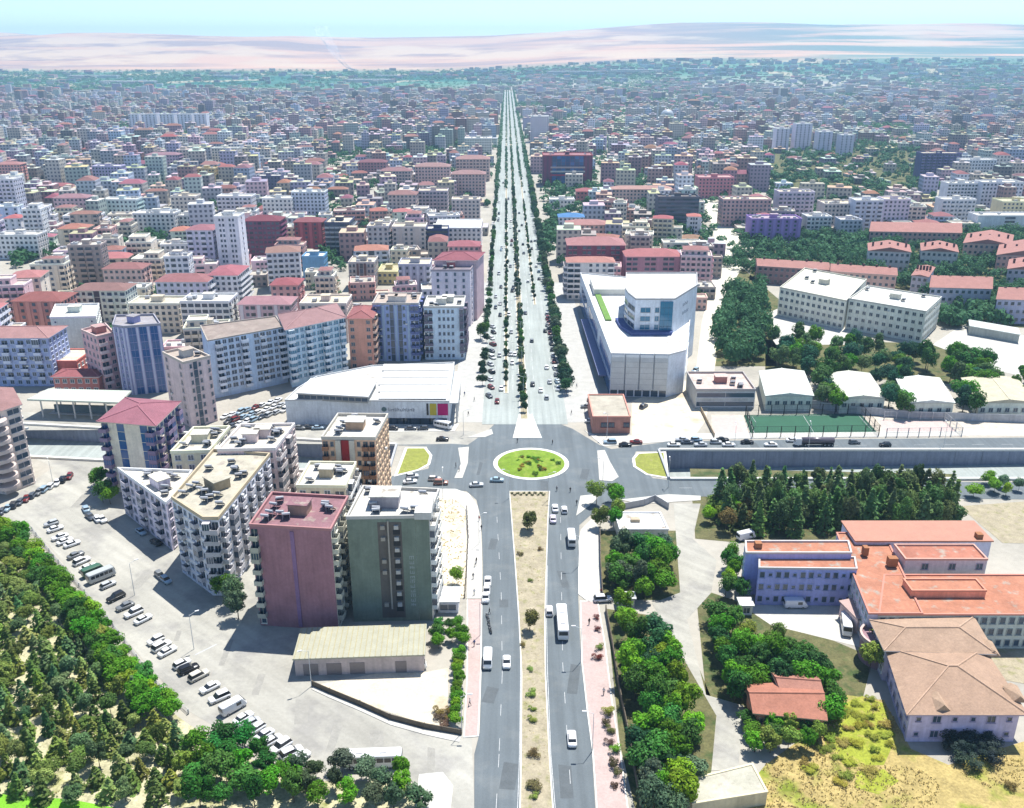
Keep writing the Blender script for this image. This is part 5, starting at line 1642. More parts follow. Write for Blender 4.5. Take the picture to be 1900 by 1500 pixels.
# ================================================================ infill blocks, row by row
BLV_W, BLV_E = -30.0, 42.0
KEEP = [GL(p) for p in (
    [(1292, 360), (1332, 360), (1384, 440), (1384, 520), (1350, 560), (1325, 720), (1245, 720), (1300, 600), (1312, 540), (1322, 480), (1314, 420)],   # side street
    [(1300, 690), (1310, 500), (1420, 490), (1450, 560), (1450, 690)],                             # grove
    [(1400, 560), (1980, 540), (1980, 930), (1100, 930), (1290, 690)],                             # school, sports ground
    [(1290, 440), (1620, 440), (1660, 470), (1980, 400), (1980, 600), (1400, 600), (1340, 520)],   # wooded estate
    [(530, 540), (560, 545), (690, 430), (676, 400), (655, 430)],                                  # narrow street
    [(-300, 470), (110, 470), (120, 545), (-300, 560)],                                            # vacant lot
    [(330, 800), (540, 790), (540, 730), (430, 735), (330, 770)],                                  # parking
    [(-400, 700), (330, 720), (330, 1000), (-400, 1000)],
    [(1000, 330), (1060, 330), (1080, 460), (1000, 460)],
    [(540, 640), (700, 600), (890, 590), (880, 740), (540, 740)])]
def free(x, y, r):
    for cx, cy, cr, pl in OCC:
        if abs(cx - x) < cr + r and abs(cy - y) < cr + r:
            if (cx - x) ** 2 + (cy - y) ** 2 < (cr + r) ** 2:
                return False
    return not any(inside((x, y), k) for k in KEEP)
TONES = [('beige', C3(212, 198, 178)), ('cream', C3(226, 214, 194)), ('pale grey', C3(198, 196, 200)), ('beige', C3(196, 182, 164)), ('greyish brown', C3(168, 154, 146)), ('brick pink', C3(200, 152, 140)), ('cream', C3(232, 216, 190)), ('pale grey', C3(206, 206, 212)), ('white', C3(238, 238, 238)), ('pink', C3(222, 178, 182)), ('beige', C3(206, 190, 170)), ('lilac', C3(206, 196, 220)), ('mauve', C3(190, 160, 176)),
         ('pale blue', C3(196, 210, 232)), ('terracotta', C3(186, 140, 132)), ('sandy', C3(220, 202, 172)), ('pale green', C3(200, 214, 196)), ('brown', C3(150, 134, 128)), ('rose', C3(196, 146, 154))]
NUM = ['', 'one', 'two', 'three', 'four', 'five', 'six', 'seven', 'eight', 'nine', 'ten', 'eleven']
ri = random.Random(23)
row = 0
Y = 345.0
n_infill = 0
while Y < 730 and n_infill < 205:
    row += 1
    for side in (-1, 1):
        x = (BLV_W - 8) if side < 0 else (BLV_E + 8)
        k = 0
        while abs(x) < 0.56 * Y + 22:
            wd = ri.choice((ri.uniform(9, 13), ri.uniform(12, 18), ri.uniform(16, 25)))
            dp = ri.uniform(9, 15)
            cx = x + side * wd / 2
            cy = Y + ri.uniform(-5, 5)
            if free(cx, cy, max(wd, dp) * 0.5 + 0.5) and ri.random() < (0.92 if side < 0 else 0.8):
                low = ri.random() < (0.45 if side < 0 else 0.55)
                fl = ri.randint(1, 4) if low else ri.choice((4, 5, 5, 6, 6, 7, 8))
                pa, pb = project(cx - wd / 2, cy - dp / 2, 0)[0], project(cx + wd / 2, cy - dp / 2, 0)[0]
                while fl > 1 and any(my > cy and mr_ > pa and ml_ < pb and project(cx, cy, fl * 3.05 + 2)[1] < mt_ + 0.4 * (mb_ - mt_) for ml_, mr_, mt_, mb_, my in MIDS):
                    fl -= 1
                h = fl * 3.05
                nm, col = ri.choice(TONES)
                red = ri.random() < (0.2 if fl > 2 else 0.15)
                col = tuple(min(0.8, c * 1.2) for c in col)
                a = ri.gauss(0, 0.06) + (0.12 if side < 0 else -0.1)
                ca, sa = math.cos(a), math.sin(a)
                poly = [Vector((cx + u * ca - v * sa, cy + u * sa + v * ca)) for u, v in ((-wd / 2, -dp / 2), (wd / 2, -dp / 2), (wd / 2, dp / 2), (-wd / 2, dp / 2))]
                lab = f'{nm} {NUM[fl]}-storey block with {"red hipped" if red else "flat"} roof, {ordn(k)} {"west" if side < 0 else "east"} of boulevard, {ordn(row - 1)} row'
                tb = bld('apartment_block' if fl > 2 else 'house', lab, poly, h, cat='apartment block' if fl > 2 else 'house', group='city blocks beyond the roundabout', fl=fl, wall=col,
                    roof=('hip', C3(ri.randint(186, 232), ri.randint(96, 140), ri.randint(90, 130)), 0.3) if red else ('flat', C3(*[ri.choice(((246, 242, 230), (238, 224, 196), (214, 204, 190), (226, 216, 204)))][0]), 0.8),
                    pats={0: ri.choice(['*w', '*bw', '*wW', 'bb.ww.bb', '*b', 'wpwpw', 'bpwwpb', 'bwgwb', '.bwb.', 'wbbw']), 1: ri.choice(['*w', '*b', '.w.', 'bwb', '.s.']), 3: ri.choice(['*w', '*bw'])}, detail=0, rng=ri, clutter=ri.randint(1, 5), trim=[min(0.7, c * 1.15) for c in col], heads=1 if fl > 3 else 0)
                if fl > 3 and not red and ri.random() < 0.45:      # set-back top storey
                    q_ = inset(ccw(poly), 1.6)
                    s_ = ri.uniform(0.5, 0.95)
                    q_ = [q_[0], q_[0].lerp(q_[1], s_), q_[3].lerp(q_[2], s_), q_[3]] if ri.random() < 0.5 else [q_[1].lerp(q_[0], s_), q_[1], q_[2], q_[2].lerp(q_[3], s_)]
                    addblock(tb, q_, 3.0, fl=1, z0=h + 0.06, wall=[c * 0.95 for c in col], roof=('flat', C3(232, 222, 204), 0.6) if ri.random() < 0.6 else ('hip', tuple(0.85 * c for c in C3(206, 130, 120)), 0.25), pats={0: '*w'}, detail=0, rng=ri, heads=0, wallname='top_storey_wall')
                elif fl > 1 and ri.random() < 0.5:                 # lower side wing
                    e_ = (poly[1] - poly[0]).normalized()
                    f_ = Vector((-e_.y, e_.x))
                    wl, dl = ri.uniform(4, 8), dp * ri.uniform(0.5, 0.9)
                    b0 = poly[1] + e_ * 0.02 + f_ * ri.uniform(0, dp * 0.1)
                    q_ = [b0, b0 + e_ * wl, b0 + e_ * wl + f_ * dl, b0 + f_ * dl]
                    if not any(inside(p_, pl_) for p_ in q_[1:3] + [(q_[0] + q_[2]) / 2] for _, _, _, pl_ in OCC):
                        f2 = max(1, fl - ri.randint(1, 3))
                        addblock(tb, q_, f2 * 3.0, fl=f2, wall=[c * 0.97 for c in col], roof=('flat', C3(226, 214, 196), 0.7), pats={0: '*w', 1: '*w'}, detail=0, rng=ri, heads=0, wallname='wing_wall')
                k += 1
                n_infill += 1
            x += side * (wd + ri.uniform(2.0, 9))
    Y += ri.uniform(19, 24)

# ================================================================ the rest of the city: past counting, one mass
def far_material():
    m = bpy.data.materials.new('distant_facades')
    m.use_nodes = True
    n, l = m.node_tree.nodes, m.node_tree.links
    b = n['Principled BSDF']
    b.inputs['Roughness'].default_value = 0.9
    b.inputs['Specular IOR Level'].default_value = 0.2
    at = n.new('ShaderNodeAttribute')
    at.attribute_name = 'paint'
    uv = n.new('ShaderNodeUVMap')
    sp = n.new('ShaderNodeSeparateXYZ')
    l.new(uv.outputs[0], sp.inputs[0])
    def mth(op, a, c):
        x = n.new('ShaderNodeMath')
        x.operation = op
        for k, s in ((0, a), (1, c)):
            if isinstance(s, (int, float)):
                x.inputs[k].default_value = s
            else:
                l.new(s, x.inputs[k])
        return x.outputs[0]
    def band(v, period, lo, hi):
        f = mth('FRACT', mth('DIVIDE', v, period), 0)
        return mth('MULTIPLY', mth('GREATER_THAN', f, lo), mth('LESS_THAN', f, hi))
    win = mth('MULTIPLY', mth('MULTIPLY', band(sp.outputs[0], 3.4, 0.22, 0.72), band(sp.outputs[1], 3.05, 0.28, 0.78)), mth('GREATER_THAN', sp.outputs[1], 0.0))
    mx = n.new('ShaderNodeMix')
    mx.data_type = 'RGBA'
    l.new(mth('MULTIPLY', win, 0.85), mx.inputs['Factor'])
    l.new(at.outputs['Color'], mx.inputs[6])
    mx.inputs[7].default_value = (0.05, 0.06, 0.09, 1)
    l.new(mx.outputs[2], b.inputs['Base Color'])
    return m

class City:
    def __init__(s):
        s.v, s.f, s.uv, s.c = [], [], [], []

    def quad(s, p, uv, col):
        o = len(s.v)
        s.v.extend(p)
        s.f.append((o, o + 1, o + 2, o + 3))
        s.uv.extend(uv)
        s.c.extend([(*col, 1)] * 4)

    def block(s, cx, cy, wd, dp, h, a, col, rcol, z0, hip=False, head=True):
        ca, sa = math.cos(a), math.sin(a)
        P = [(cx + u * ca - v * sa, cy + u * sa + v * ca) for u, v in ((-wd / 2, -dp / 2), (wd / 2, -dp / 2), (wd / 2, dp / 2), (-wd / 2, dp / 2))]
        for i in range(4):
            p, q = P[i], P[(i + 1) % 4]
            L = wd if i % 2 == 0 else dp
            s.quad([(*p, z0 - 3), (*q, z0 - 3), (*q, z0 + h), (*p, z0 + h)], [(0, -0.2), (L, -0.2), (L, h), (0, h)], col)
        nu = [(0, -1)] * 4
        if hip:
            k = 0.3
            Q = [(cx + (p[0] - cx) * (0.25 if wd < dp else 0.55), cy + (p[1] - cy) * (0.25 if dp <= wd else 0.55)) for p in P]
            zt = z0 + h + min(wd, dp) * 0.18
            for i in range(4):
                j = (i + 1) % 4
                s.quad([(*P[i], z0 + h), (*P[j], z0 + h), (*Q[j], zt), (*Q[i], zt)], nu, rcol)
            s.quad([(*q, zt) for q in Q], nu, rcol)
        else:
            s.quad([(*p, z0 + h) for p in P], nu, rcol)
            if head:
                u = min(wd, dp) * 0.2
                Q = [(cx - u, cy - u), (cx + u, cy - u), (cx + u, cy + u), (cx - u, cy + u)]
                for i in range(4):
                    j = (i + 1) % 4
                    s.quad([(*Q[i], z0 + h), (*Q[j], z0 + h), (*Q[j], z0 + h + 2.6), (*Q[i], z0 + h + 2.6)], nu, col)
                s.quad([(*q, z0 + h + 2.6) for q in Q], nu, rcol)

    def build(s, name, mat):
        me = bpy.data.meshes.new(name)
        me.from_pydata(s.v, [], s.f)
        uvl = me.uv_layers.new(name='UVMap')
        uvl.data.foreach_set('uv', [c for p in s.uv for c in p])
        ca = me.color_attributes.new('paint', 'FLOAT_COLOR', 'CORNER')
        ca.data.foreach_set('color', [c for p in s.c for c in p])
        me.materials.append(mat)
        return link(name, me)

rf = random.Random(31)
PARKE = GL([(1400, 285), (1700, 265), (1720, 350), (1640, 370), (1420, 360)])
city = City()
FARTREES = []
def density(x, y):
    px, py = project(x, y, 0)
    s = x / y
    if y > 3000 and s < -0.05 + 0.05 * math.sin(y * 0.004):
        return 0.10
    if inside((x, y), PARKE):
        return 0.34
    if any(inside((x, y), k) for k in KEEP):
        return 0.0
    d = 0.93 if s < 0 else 0.85
    if y > 2000:
        d *= 0.8
    if y > 4300:
        d *= 0.6
    return d
Y = 560.0
while Y < 4700:
    sp = 19 if Y < 1500 else 19 + (Y - 1500) * 0.005
    hw = 0.60 * Y + 40
    x = -hw
    zone = 0
    while x < hw:
        sp_x = sp * rf.uniform(0.7, 1.25)
        xx, yy = x + rf.uniform(-3, 3), Y + rf.uniform(-6, 6)
        off = xx - BV(0, yy).x
        x += sp_x
        if (-31 < off < 36 if yy < 560 else -23.5 - (hash(int(yy)) % 5) < off < 25 + (hash(int(yy * 3)) % 5)) and yy < 3270:
            continue
        # streets
        if abs(((yy + 0.25 * xx) % 118) - 59) < 7 or abs(((xx - 0.14 * yy) % 104) - 52) < 6:
            if rf.random() < 0.5:
                FARTREES.append((xx, yy))
            continue
        clump = mnoise.noise(Vector((xx * 0.006, yy * 0.004, 7.7)))
        if clump > 0.34 and yy > 700:
            for _ in range(2):
                FARTREES.append((xx + rf.uniform(-8, 8), yy + rf.uniform(-8, 8)))
            if rf.random() < 0.7:
                continue
        d = density(xx, yy)
        if rf.random() > d:
            if rf.random() < 0.6:
                FARTREES.append((xx, yy))
            continue
        wd, dp = rf.uniform(0.55, 1.0) * sp_x, rf.uniform(9, 17)
        if not free(xx, yy, max(wd, dp) * 0.5):
            continue
        tall = mnoise.noise(Vector((xx * 0.004 + 9, yy * 0.003, 2.2)))
        fl = max(1, int(rf.gauss((6.0 if off < 0 else 5.0) + tall * 5, 1.9)))
        if off > 0 and yy > 1400:
            fl = max(1, fl - 1)
        if yy > 3000:
            fl = max(1, min(fl, 4))
        if inside((xx, yy), PARKE):
            fl = rf.randint(1, 3)
        nm, col = rf.choice(TONES)
        k = rf.uniform(1.0, 1.55)
        g_ = sum(col) / 3
        col = tuple(min(0.75, (c * 0.75 + g_ * 0.25) * k) for c in col)
        hip = rf.random() < 0.12
        rc = tuple(c * 0.62 for c in C3(rf.randint(196, 226), rf.randint(130, 165), rf.randint(130, 160))) if hip else tuple(c * rf.uniform(0.7, 1.05) for c in rf.choice((ROOFW, TAN, C3(206, 200, 196), C3(226, 220, 206))))
        col = tuple(c * k_ for c, k_ in zip(col, (0.97, 1.0, 1.06)))  # cool cast of distant haze put into the far wall colours
        city.block(xx, yy, wd, dp, fl * 3.05, rf.gauss(0.1 if off < 0 else -0.08, 0.1), col, rc, th(xx, yy), hip, yy < 2600)
        if rf.random() < 0.55:
            FARTREES.append((xx + rf.uniform(-12, 12), yy - dp / 2 - rf.uniform(2, 7)))
    Y += sp * (1.0 if Y < 2500 else 1.3)
# long pale sheds and bright roofs on the far plain
for px, py, wd in ((150, 136, 150), (190, 137, 190), (690, 158, 260), (720, 152, 150), (240, 160, 300), (1080, 136, 420), (1180, 137, 300), (1760, 145, 130), (1780, 147, 160), (420, 138, 160), (1300, 150, 180), (560, 140, 120)):
    p = G(px, py)
    k = min(1.0, 4100 / p.y)
    p = p * k
    city.block(p.x, p.y, wd * 0.7, 40, 12, 0.0, C3(226, 230, 232), C3(252, 252, 250), th(p.x, p.y), False, False)
o = city.build('distant_city', far_material())
o['kind'] = 'stuff'
tag(o, 'mass of small distant apartment blocks reaching to the hills', 'city', None, 'stuff')
# ================================================================ trees
rt = random.Random(41)
def leaf(m, c, nrm, size, rnd):
    n = Vector(nrm).normalized()
    a = n.cross(Vector((rnd.uniform(-1, 1), rnd.uniform(-1, 1), rnd.uniform(-1, 1))))
    if a.length < 1e-3:
        a = Vector((1, 0, 0))
    a.normalize()
    b = n.cross(a)
    s = size * rnd.uniform(0.7, 1.3)
    c = Vector(c)
    m.face([c - a * s - b * s * 0.45, c + a * s * 0.2 - b * s * 0.7, c + a * s, c - a * s * 0.1 + b * s * 0.75])

def broad_crown(seed, nclump=24, nleaf=125, lsize=0.031, flat=1.0):
    r = random.Random(seed)
    m = MB()
    cl = []
    for k in range(nclump):
        for _ in range(30):
            p = Vector((r.uniform(-1, 1), r.uniform(-1, 1), r.uniform(-1, 1)))
            if p.length < 1:
                break
        p = Vector((p.x * 0.29, p.y * 0.29, 0.62 + p.z * 0.25 * flat))
        rad = r.choice((r.uniform(0.06, 0.1), r.uniform(0.1, 0.15), r.uniform(0.15, 0.2)))
        cl.append((p, rad))
    for p, rad in cl:
        for k in range(nleaf):
            d = Vector((r.gauss(0, 1), r.gauss(0, 1), r.gauss(0.25, 1))).normalized()
            q = p + d * rad * r.uniform(0.75, 1.08)
            n = d + Vector((r.gauss(0, 0.35), r.gauss(0, 0.35), r.gauss(0.2, 0.35)))
            leaf(m, q, n, lsize, r)
    return m.mesh('crown', [M_LEAF])

def cone_crown(seed, nlay=13, base=0.12, wide=0.21, lsize=0.034, per=62):
    r = random.Random(seed)
    m = MB()
    for k in range(nlay):
        f = k / (nlay - 1)
        z = base + (1.0 - base) * f
        rad = wide * (1 - f) ** 0.8 * r.uniform(0.8, 1.15) + 0.012
        lob = [r.uniform(0.6, 1.2) for _ in range(9)]
        for j in range(max(6, int(per * (1 - f * 0.7)))):
            t = r.uniform(0, 2 * math.pi)
            rr = rad * lob[int(t / (2 * math.pi) * 9) % 9] * r.uniform(0.55, 1.0)
            q = (rr * math.cos(t), rr * math.sin(t), z - rr * 0.35 + r.uniform(-0.03, 0.03))
            leaf(m, q, (math.cos(t) * 0.7 + r.gauss(0, 0.3), math.sin(t) * 0.7 + r.gauss(0, 0.3), 0.7), lsize, r)
    return m.mesh('crown', [M_LEAF])

def bush_crown(seed):
    r = random.Random(seed)
    m = MB()
    for k in range(9):
        p = Vector((r.uniform(-0.28, 0.28), r.uniform(-0.28, 0.28), r.uniform(0.25, 0.7)))
        for j in range(90):
            d = Vector((r.gauss(0, 1), r.gauss(0, 1), r.gauss(0.3, 1))).normalized()
            leaf(m, p + d * 0.22 * r.uniform(0.8, 1.1), d + Vector((0, 0, 0.3)), 0.038, r)
    return m.mesh('crown', [M_LEAF])

def trunk_mesh(seed, top=0.55, limbs=4, r0=0.022):
    r = random.Random(seed)
    m = MB()
    a = Vector((0, 0, -0.02))
    for k in range(3):
        b = Vector((r.uniform(-0.015, 0.015), r.uniform(-0.015, 0.015), top * (k + 1) / 3))
        m.tube(a, b, r0 * (1 - k * 0.25), r0 * (1 - (k + 1) * 0.25), n=6)
        a = b
    for k in range(limbs):
        t = 2 * math.pi * k / max(1, limbs) + r.uniform(0, 1)
        z = top * r.uniform(0.55, 0.9)
        m.tube((0, 0, z), (0.2 * math.cos(t), 0.2 * math.sin(t), z + 0.2), r0 * 0.5, r0 * 0.15, n=5)
    return m.mesh('trunk', [M_BARK])

BROAD = [broad_crown(100 + i, flat=(1.0, 0.85, 1.1, 0.95, 1.0)[i]) for i in range(5)]
CONE = [cone_crown(200 + i) for i in range(3)] + [cone_crown(210 + i, wide=0.17, per=52) for i in range(2)]
YOUNG = [cone_crown(220 + i, nlay=12, base=0.05, wide=0.33, lsize=0.058, per=44) for i in range(4)]
BUSH = [bush_crown(300 + i) for i in range(3)]
TRUNK = [trunk_mesh(400 + i) for i in range(3)]
TRUNKC = [trunk_mesh(410 + i, 0.9, 0, 0.016) for i in range(2)]

def tree(kind, x, y, h, r, col, name, label, cat, group, z=0.0):
    if label[0] == '@':
        label = ADJ.get(col, 'brownish') + label[1:]
    t = thing(name, label, cat, (x, y, z), rt.uniform(0, 6.28), group)
    me = rt.choice({'b': BROAD, 'c': CONE, 'y': YOUNG, 's': BUSH}[kind])
    k = {'b': 0.42, 'c': 0.19, 'y': 0.32, 's': 0.45}[kind]
    j = rt.uniform(0.7, 1.3)
    link('crown', me, t, tuple(max(0.004, c * j * rt.uniform(0.88, 1.12)) for c in col), Matrix.Rotation(rt.gauss(0, 0.07), 4, 'X') @ Matrix.Rotation(rt.uniform(0, 3), 4, 'Z') @ Matrix.Diagonal((r / k * rt.uniform(0.82, 1.2), r / k * rt.uniform(0.82, 1.2), h * rt.uniform(0.88, 1.1), 1)))
    if kind != 's':
        link('trunk', rt.choice(TRUNK if kind == 'b' else TRUNKC), t, None, Matrix.Diagonal((h * 0.75, h * 0.75, h, 1)))
    else:
        link('stem', rt.choice(TRUNKC), t, None, Matrix.Diagonal((h, h, h * 0.6, 1)))
    return t

TREES = []
def scatter(polypx, n, mind, fn, avoid=True):
    poly = GL(polypx)
    xs, ys_ = [p.x for p in poly], [p.y for p in poly]
    got = []
    tries = 0
    while len(got) < n and tries < n * 60:
        tries += 1
        p = Vector((rt.uniform(min(xs), max(xs)), rt.uniform(min(ys_), max(ys_))))
        if not inside(p, poly):
            continue
        if any((p - q).length < mind for q in got):
            continue
        if avoid and any((p - q).length < mind * 0.6 for q in TREES[-400:]):
            continue
        if any(inside(p, pl) for _, _, _, pl in OCC):
            continue
        got.append(p)
        TREES.append(p)
        fn(p)
    return got

GREEN = (0.082, 0.240, 0.012)
LIME = (0.15, 0.30, 0.015)
DEEP = (0.055, 0.165, 0.026)
OLIVE = (0.19, 0.26, 0.045)
GREYG = (0.09, 0.15, 0.08)
PINE = (0.085, 0.170, 0.05)
TEALG = (0.024, 0.10, 0.05)
DRY = (0.15, 0.11, 0.035)
ADJ = {GREEN: 'mid green', LIME: 'bright lime green', DEEP: 'deep green', OLIVE: 'yellow-olive', GREYG: 'dull grey-green', PINE: 'dark green', TEALG: 'bluish green', DRY: 'rusty brown', (0.04, 0.15, 0.03): 'fresh green', (0.035, 0.115, 0.045): 'bluish green', (0.035, 0.13, 0.03): 'fresh green', (0.03, 0.14, 0.02): 'vivid green', (0.07, 0.11, 0.05): 'pale grey-green', (0.12, 0.20, 0.04): 'fresh olive', (0.22, 0.29, 0.08): 'pale straw-green', (0.10, 0.19, 0.07): 'greyish green', (0.16, 0.22, 0.05): 'brownish olive', (0.11, 0.20, 0.05): 'lighter green', (0.10, 0.14, 0.05): 'brownish green', (0.16, 0.2, 0.05): 'pale yellow-green'}

def broadies(poly, n, mind, label, group, hr=(6, 9), rr=(2.6, 4.0), cols=(GREEN, GREEN, LIME, DEEP), name='broadleaf_tree', kind='b', cat='tree'):
    return scatter(poly, n, mind, lambda p: tree(kind, p.x, p.y, rt.uniform(*hr), rt.uniform(*rr), rt.choice(cols), name, label, cat, group))

# west park: leafy edge, young conifers inside
edge = [(18, 985), (50, 1000), (75, 1030), (100, 1058), (125, 1085), (150, 1112), (172, 1140), (195, 1168), (214, 1196), (232, 1222), (255, 1248), (278, 1270), (300, 1300), (322, 1322), (345, 1345)]
for k in range(len(edge) - 1):
    for s_ in (0.0, 0.5):
        q = G(*edge[k]).lerp(G(*edge[k + 1]), s_)
        for d_ in (0, 1):
            p = q + Vector((-1.5 - 3.4 * d_ + rt.uniform(-0.8, 0.8), -0.8 + rt.uniform(-0.8, 0.8)))
            tree('b', p.x, p.y, rt.uniform(4.5, 6.2) + 0.8 * d_, rt.uniform(2.3, 3.1), rt.choice((GREEN, GREEN, LIME, DEEP)), 'hedge_tree', '@ tree in the belt along the park edge facing the parked cars', 'tree', 'leafy belt along the west park')
            TREES.append(p)
PARK = [(-40, 1010), (30, 1005), (80, 1070), (150, 1150), (205, 1225), (265, 1300), (320, 1370), (360, 1420), (330, 1500), (200, 1505), (-40, 1470)]
scatter(PARK, 185, 2.8, lambda p: tree(rt.choice('yyyb'), p.x, p.y, rt.uniform(3.8, 6.2), rt.uniform(1.7, 2.5), rt.choice((OLIVE, (0.12, 0.20, 0.04), (0.12, 0.20, 0.04), (0.22, 0.29, 0.08), (0.10, 0.19, 0.07), (0.16, 0.22, 0.05))), 'young_tree', '@ young tree planted inside the west park', 'conifer', 'young conifers of the west park'))
broadies([(0, 1030), (60, 1060), (110, 1150), (60, 1230), (0, 1180)], 9, 5, '@ broadleaf tree among the young conifers of the west park', 'yellow-green trees of the west park', (4.5, 6), (1.8, 2.4), (LIME, (0.16, 0.2, 0.05)))
broadies([(360, 1400), (430, 1375), (500, 1410), (545, 1455), (560, 1500), (340, 1500)], 24, 3.2, '@ bushy tree at the park corner below the parked white cars', 'green trees at the park corner', (5, 7.5), (2.3, 3.4), (GREEN, (0.03, 0.14, 0.02), DEEP))
broadies([(545, 1445), (600, 1425), (680, 1440), (760, 1440), (775, 1500), (560, 1500)], 20, 3.2, '@ tree at the lower edge beside the west road mouth', 'grey-green trees at the lower edge', (4.5, 6.5), (1.9, 2.8), (GREYG, GREYG, (0.07, 0.11, 0.05), GREEN))
broadies([(400, 1060), (450, 1110), (470, 1150), (430, 1160), (415, 1100)], 3, 2.5, 'dusty green tree beside the purple block', 'trees beside the purple block', (7, 9), (2.6, 3.2), (GREYG, GREEN))
broadies([(175, 900), (205, 890), (225, 930), (210, 955), (180, 945)], 4, 2.5, 'dark leafy tree in front of the red hipped tower', 'trees in front of the red hipped tower', (6, 8.5), (2.6, 3.2), (DEEP, GREEN))
broadies([(795, 1170), (865, 1165), (868, 1205), (800, 1205)], 8, 2.0, '@ garden tree beside the long shed', 'garden trees beside the long shed', (3.5, 5), (1.6, 2.2), (DEEP, GREEN))
for k in range(11):
    p = G(852 - k * 0.6, 1222 + k * 12.5)
    tree('b', p.x, p.y, rt.uniform(3.0, 4.2), rt.uniform(1.2, 1.6), rt.choice((GREEN, LIME)), 'hedge_tree', '@ small tree in the hedge row between sandy lot and pink footway', 'tree', 'hedge row beside the sandy lot')
broadies([(800, 1325), (835, 1318), (845, 1355), (812, 1350)], 5, 1.6, 'rusty dry shrub in the corner of the sandy lot', 'dry shrubs in the sandy lot', (1.4, 2.2), (0.9, 1.4), (DRY, (0.13, 0.09, 0.05)), 'dry_shrub', 's', 'shrub')
p = G(848, 1085)
tree('b', p.x, p.y, 5.0, 2.3, LIME, 'lot_tree', 'lone green tree at the lower end of the sandy lot beside the green block', 'tree', None)

# median of the main road
p = G(979, 985)
tree('b', p.x, p.y, 7.0, 3.0, (0.10, 0.12, 0.03), 'median_tree', 'broad olive tree on the median nearest the roundabout', 'tree', 'median trees')
p = G(983, 1172)
tree('b', p.x, p.y, 6.5, 2.1, (0.13, 0.13, 0.04), 'median_tree', 'slim olive tree in the middle of the dry median', 'tree', 'median trees')
for k, (a, b, s_) in enumerate(((988, 1290, 1.3), (987, 1338, 1.0), (991, 1404, 1.2), (990, 1465, 1.5), (987, 1318, 0.8), (994, 1480, 0.9), (985, 1080, 0.8), (965, 1030, 0.9), (1003, 1022, 0.9), (970, 1200, 0.8), (984, 1245, 0.8))):
    p = G(a, b)
    tree('s', p.x, p.y, s_ * 1.3, s_, rt.choice((DRY, (0.13, 0.10, 0.04), OLIVE)), 'median_shrub', f'{ORD[k]} of the dry brown shrubs along the main road median', 'shrub', 'dry shrubs on the median')
# clipped bushes in the clear strip of the right footway
for k, (a, b, s_, c_) in enumerate(((1106, 1150, 0.9, (0.17, 0.04, 0.025)), (1110, 1172, 1.0, (0.16, 0.04, 0.025)), (1110, 1205, 1.1, OLIVE), (1107, 1223, 1.1, (0.16, 0.035, 0.02)), (1128, 1325, 1.3, (0.22, 0.26, 0.03)), (1124, 1345, 1.2, (0.09, 0.06, 0.03)), (1132, 1358, 1.1, (0.16, 0.17, 0.04)),
                                  (1129, 1381, 1.0, (0.11, 0.06, 0.05)), (1139, 1397, 1.4, (0.13, 0.30, 0.02)), (1136, 1422, 1.3, (0.085, 0.075, 0.025)), (1143, 1437, 1.1, (0.12, 0.11, 0.04)), (1140, 1460, 0.9, (0.09, 0.05, 0.04)))):
    p = G(a, b)
    tree('s', p.x, p.y, s_ * 1.5, s_, c_, 'clipped_bush', f'{ORD[k]} ball-shaped bush along the right footway, counted from the roundabout', 'shrub', 'ball-shaped bushes on the right footway')
# letters-like hedge at the head of the median
for k in range(12):
    p = G(950 + k * 5.4, 917 + (k % 2) * 3)
    tree('s', p.x, p.y, 0.8, 0.55, (0.09, 0.10, 0.04), 'low_hedge_bush', 'tiny clipped bush in the patterned row at the head of the median', 'shrub', 'patterned hedge at the head of the median')
# roundabout planting
for k in range(26):
    a = rt.uniform(0, 6.28)
    r_ = rt.choice((2.0, 3.2, 4.6, 7.5, 9.0)) + rt.uniform(-0.5, 0.5)
    tree('s', RC.x + r_ * math.cos(a), RC.y + r_ * math.sin(a), rt.uniform(0.7, 1.5), rt.uniform(0.6, 1.2), rt.choice((DEEP, GREEN, (0.2, 0.2, 0.02), (0.22, 0.16, 0.02))), 'roundabout_bush', 'low flowering bush on the roundabout lawn', 'shrub', 'bushes on the roundabout lawn', 0.5)

# east groves
broadies([(1140, 1035), (1190, 1025), (1238, 1035), (1245, 1112), (1190, 1118), (1140, 1112)], 20, 3.2, '@ tree in the walled grove beside the white footway', 'walled grove beside the white footway', (6.5, 9.5), (2.8, 3.8), (GREEN, DEEP, (0.04, 0.15, 0.03), GREYG))
broadies([(1095, 930), (1140, 920), (1150, 985), (1105, 985)], 6, 3.2, 'green tree beside the small white gatehouse', 'trees beside the gatehouse', (6, 8), (2.4, 3.2), (GREEN, OLIVE))
broadies([(1160, 1190), (1232, 1205), (1245, 1270), (1288, 1345), (1292, 1430), (1262, 1545), (1212, 1545), (1190, 1400), (1170, 1280)], 46, 3.3, '@ tall tree in the grove beside the pink footway', 'grove beside the pink footway', (6.5, 9.5), (2.7, 3.7), (GREEN, GREEN, DEEP, (0.035, 0.115, 0.045), GREYG, LIME))
broadies([(1140, 1130), (1165, 1125), (1175, 1160), (1145, 1170)], 2, 2, 'bright lime green tree at the grove gate', 'lime trees at the grove gate', (6, 7.5), (2.2, 2.8), (LIME,))
broadies([(1318, 1160), (1350, 1155), (1390, 1205), (1450, 1215), (1530, 1262), (1560, 1310), (1540, 1350), (1500, 1290), (1440, 1285), (1385, 1305), (1335, 1300), (1330, 1225)], 31, 3.4, '@ leafy tree in the grove between the hospital and the orange roofed house', 'grove between hospital and orange roofed house', (6, 8.5), (2.7, 3.6), (GREEN, GREEN, DEEP, OLIVE, (0.035, 0.13, 0.03)))
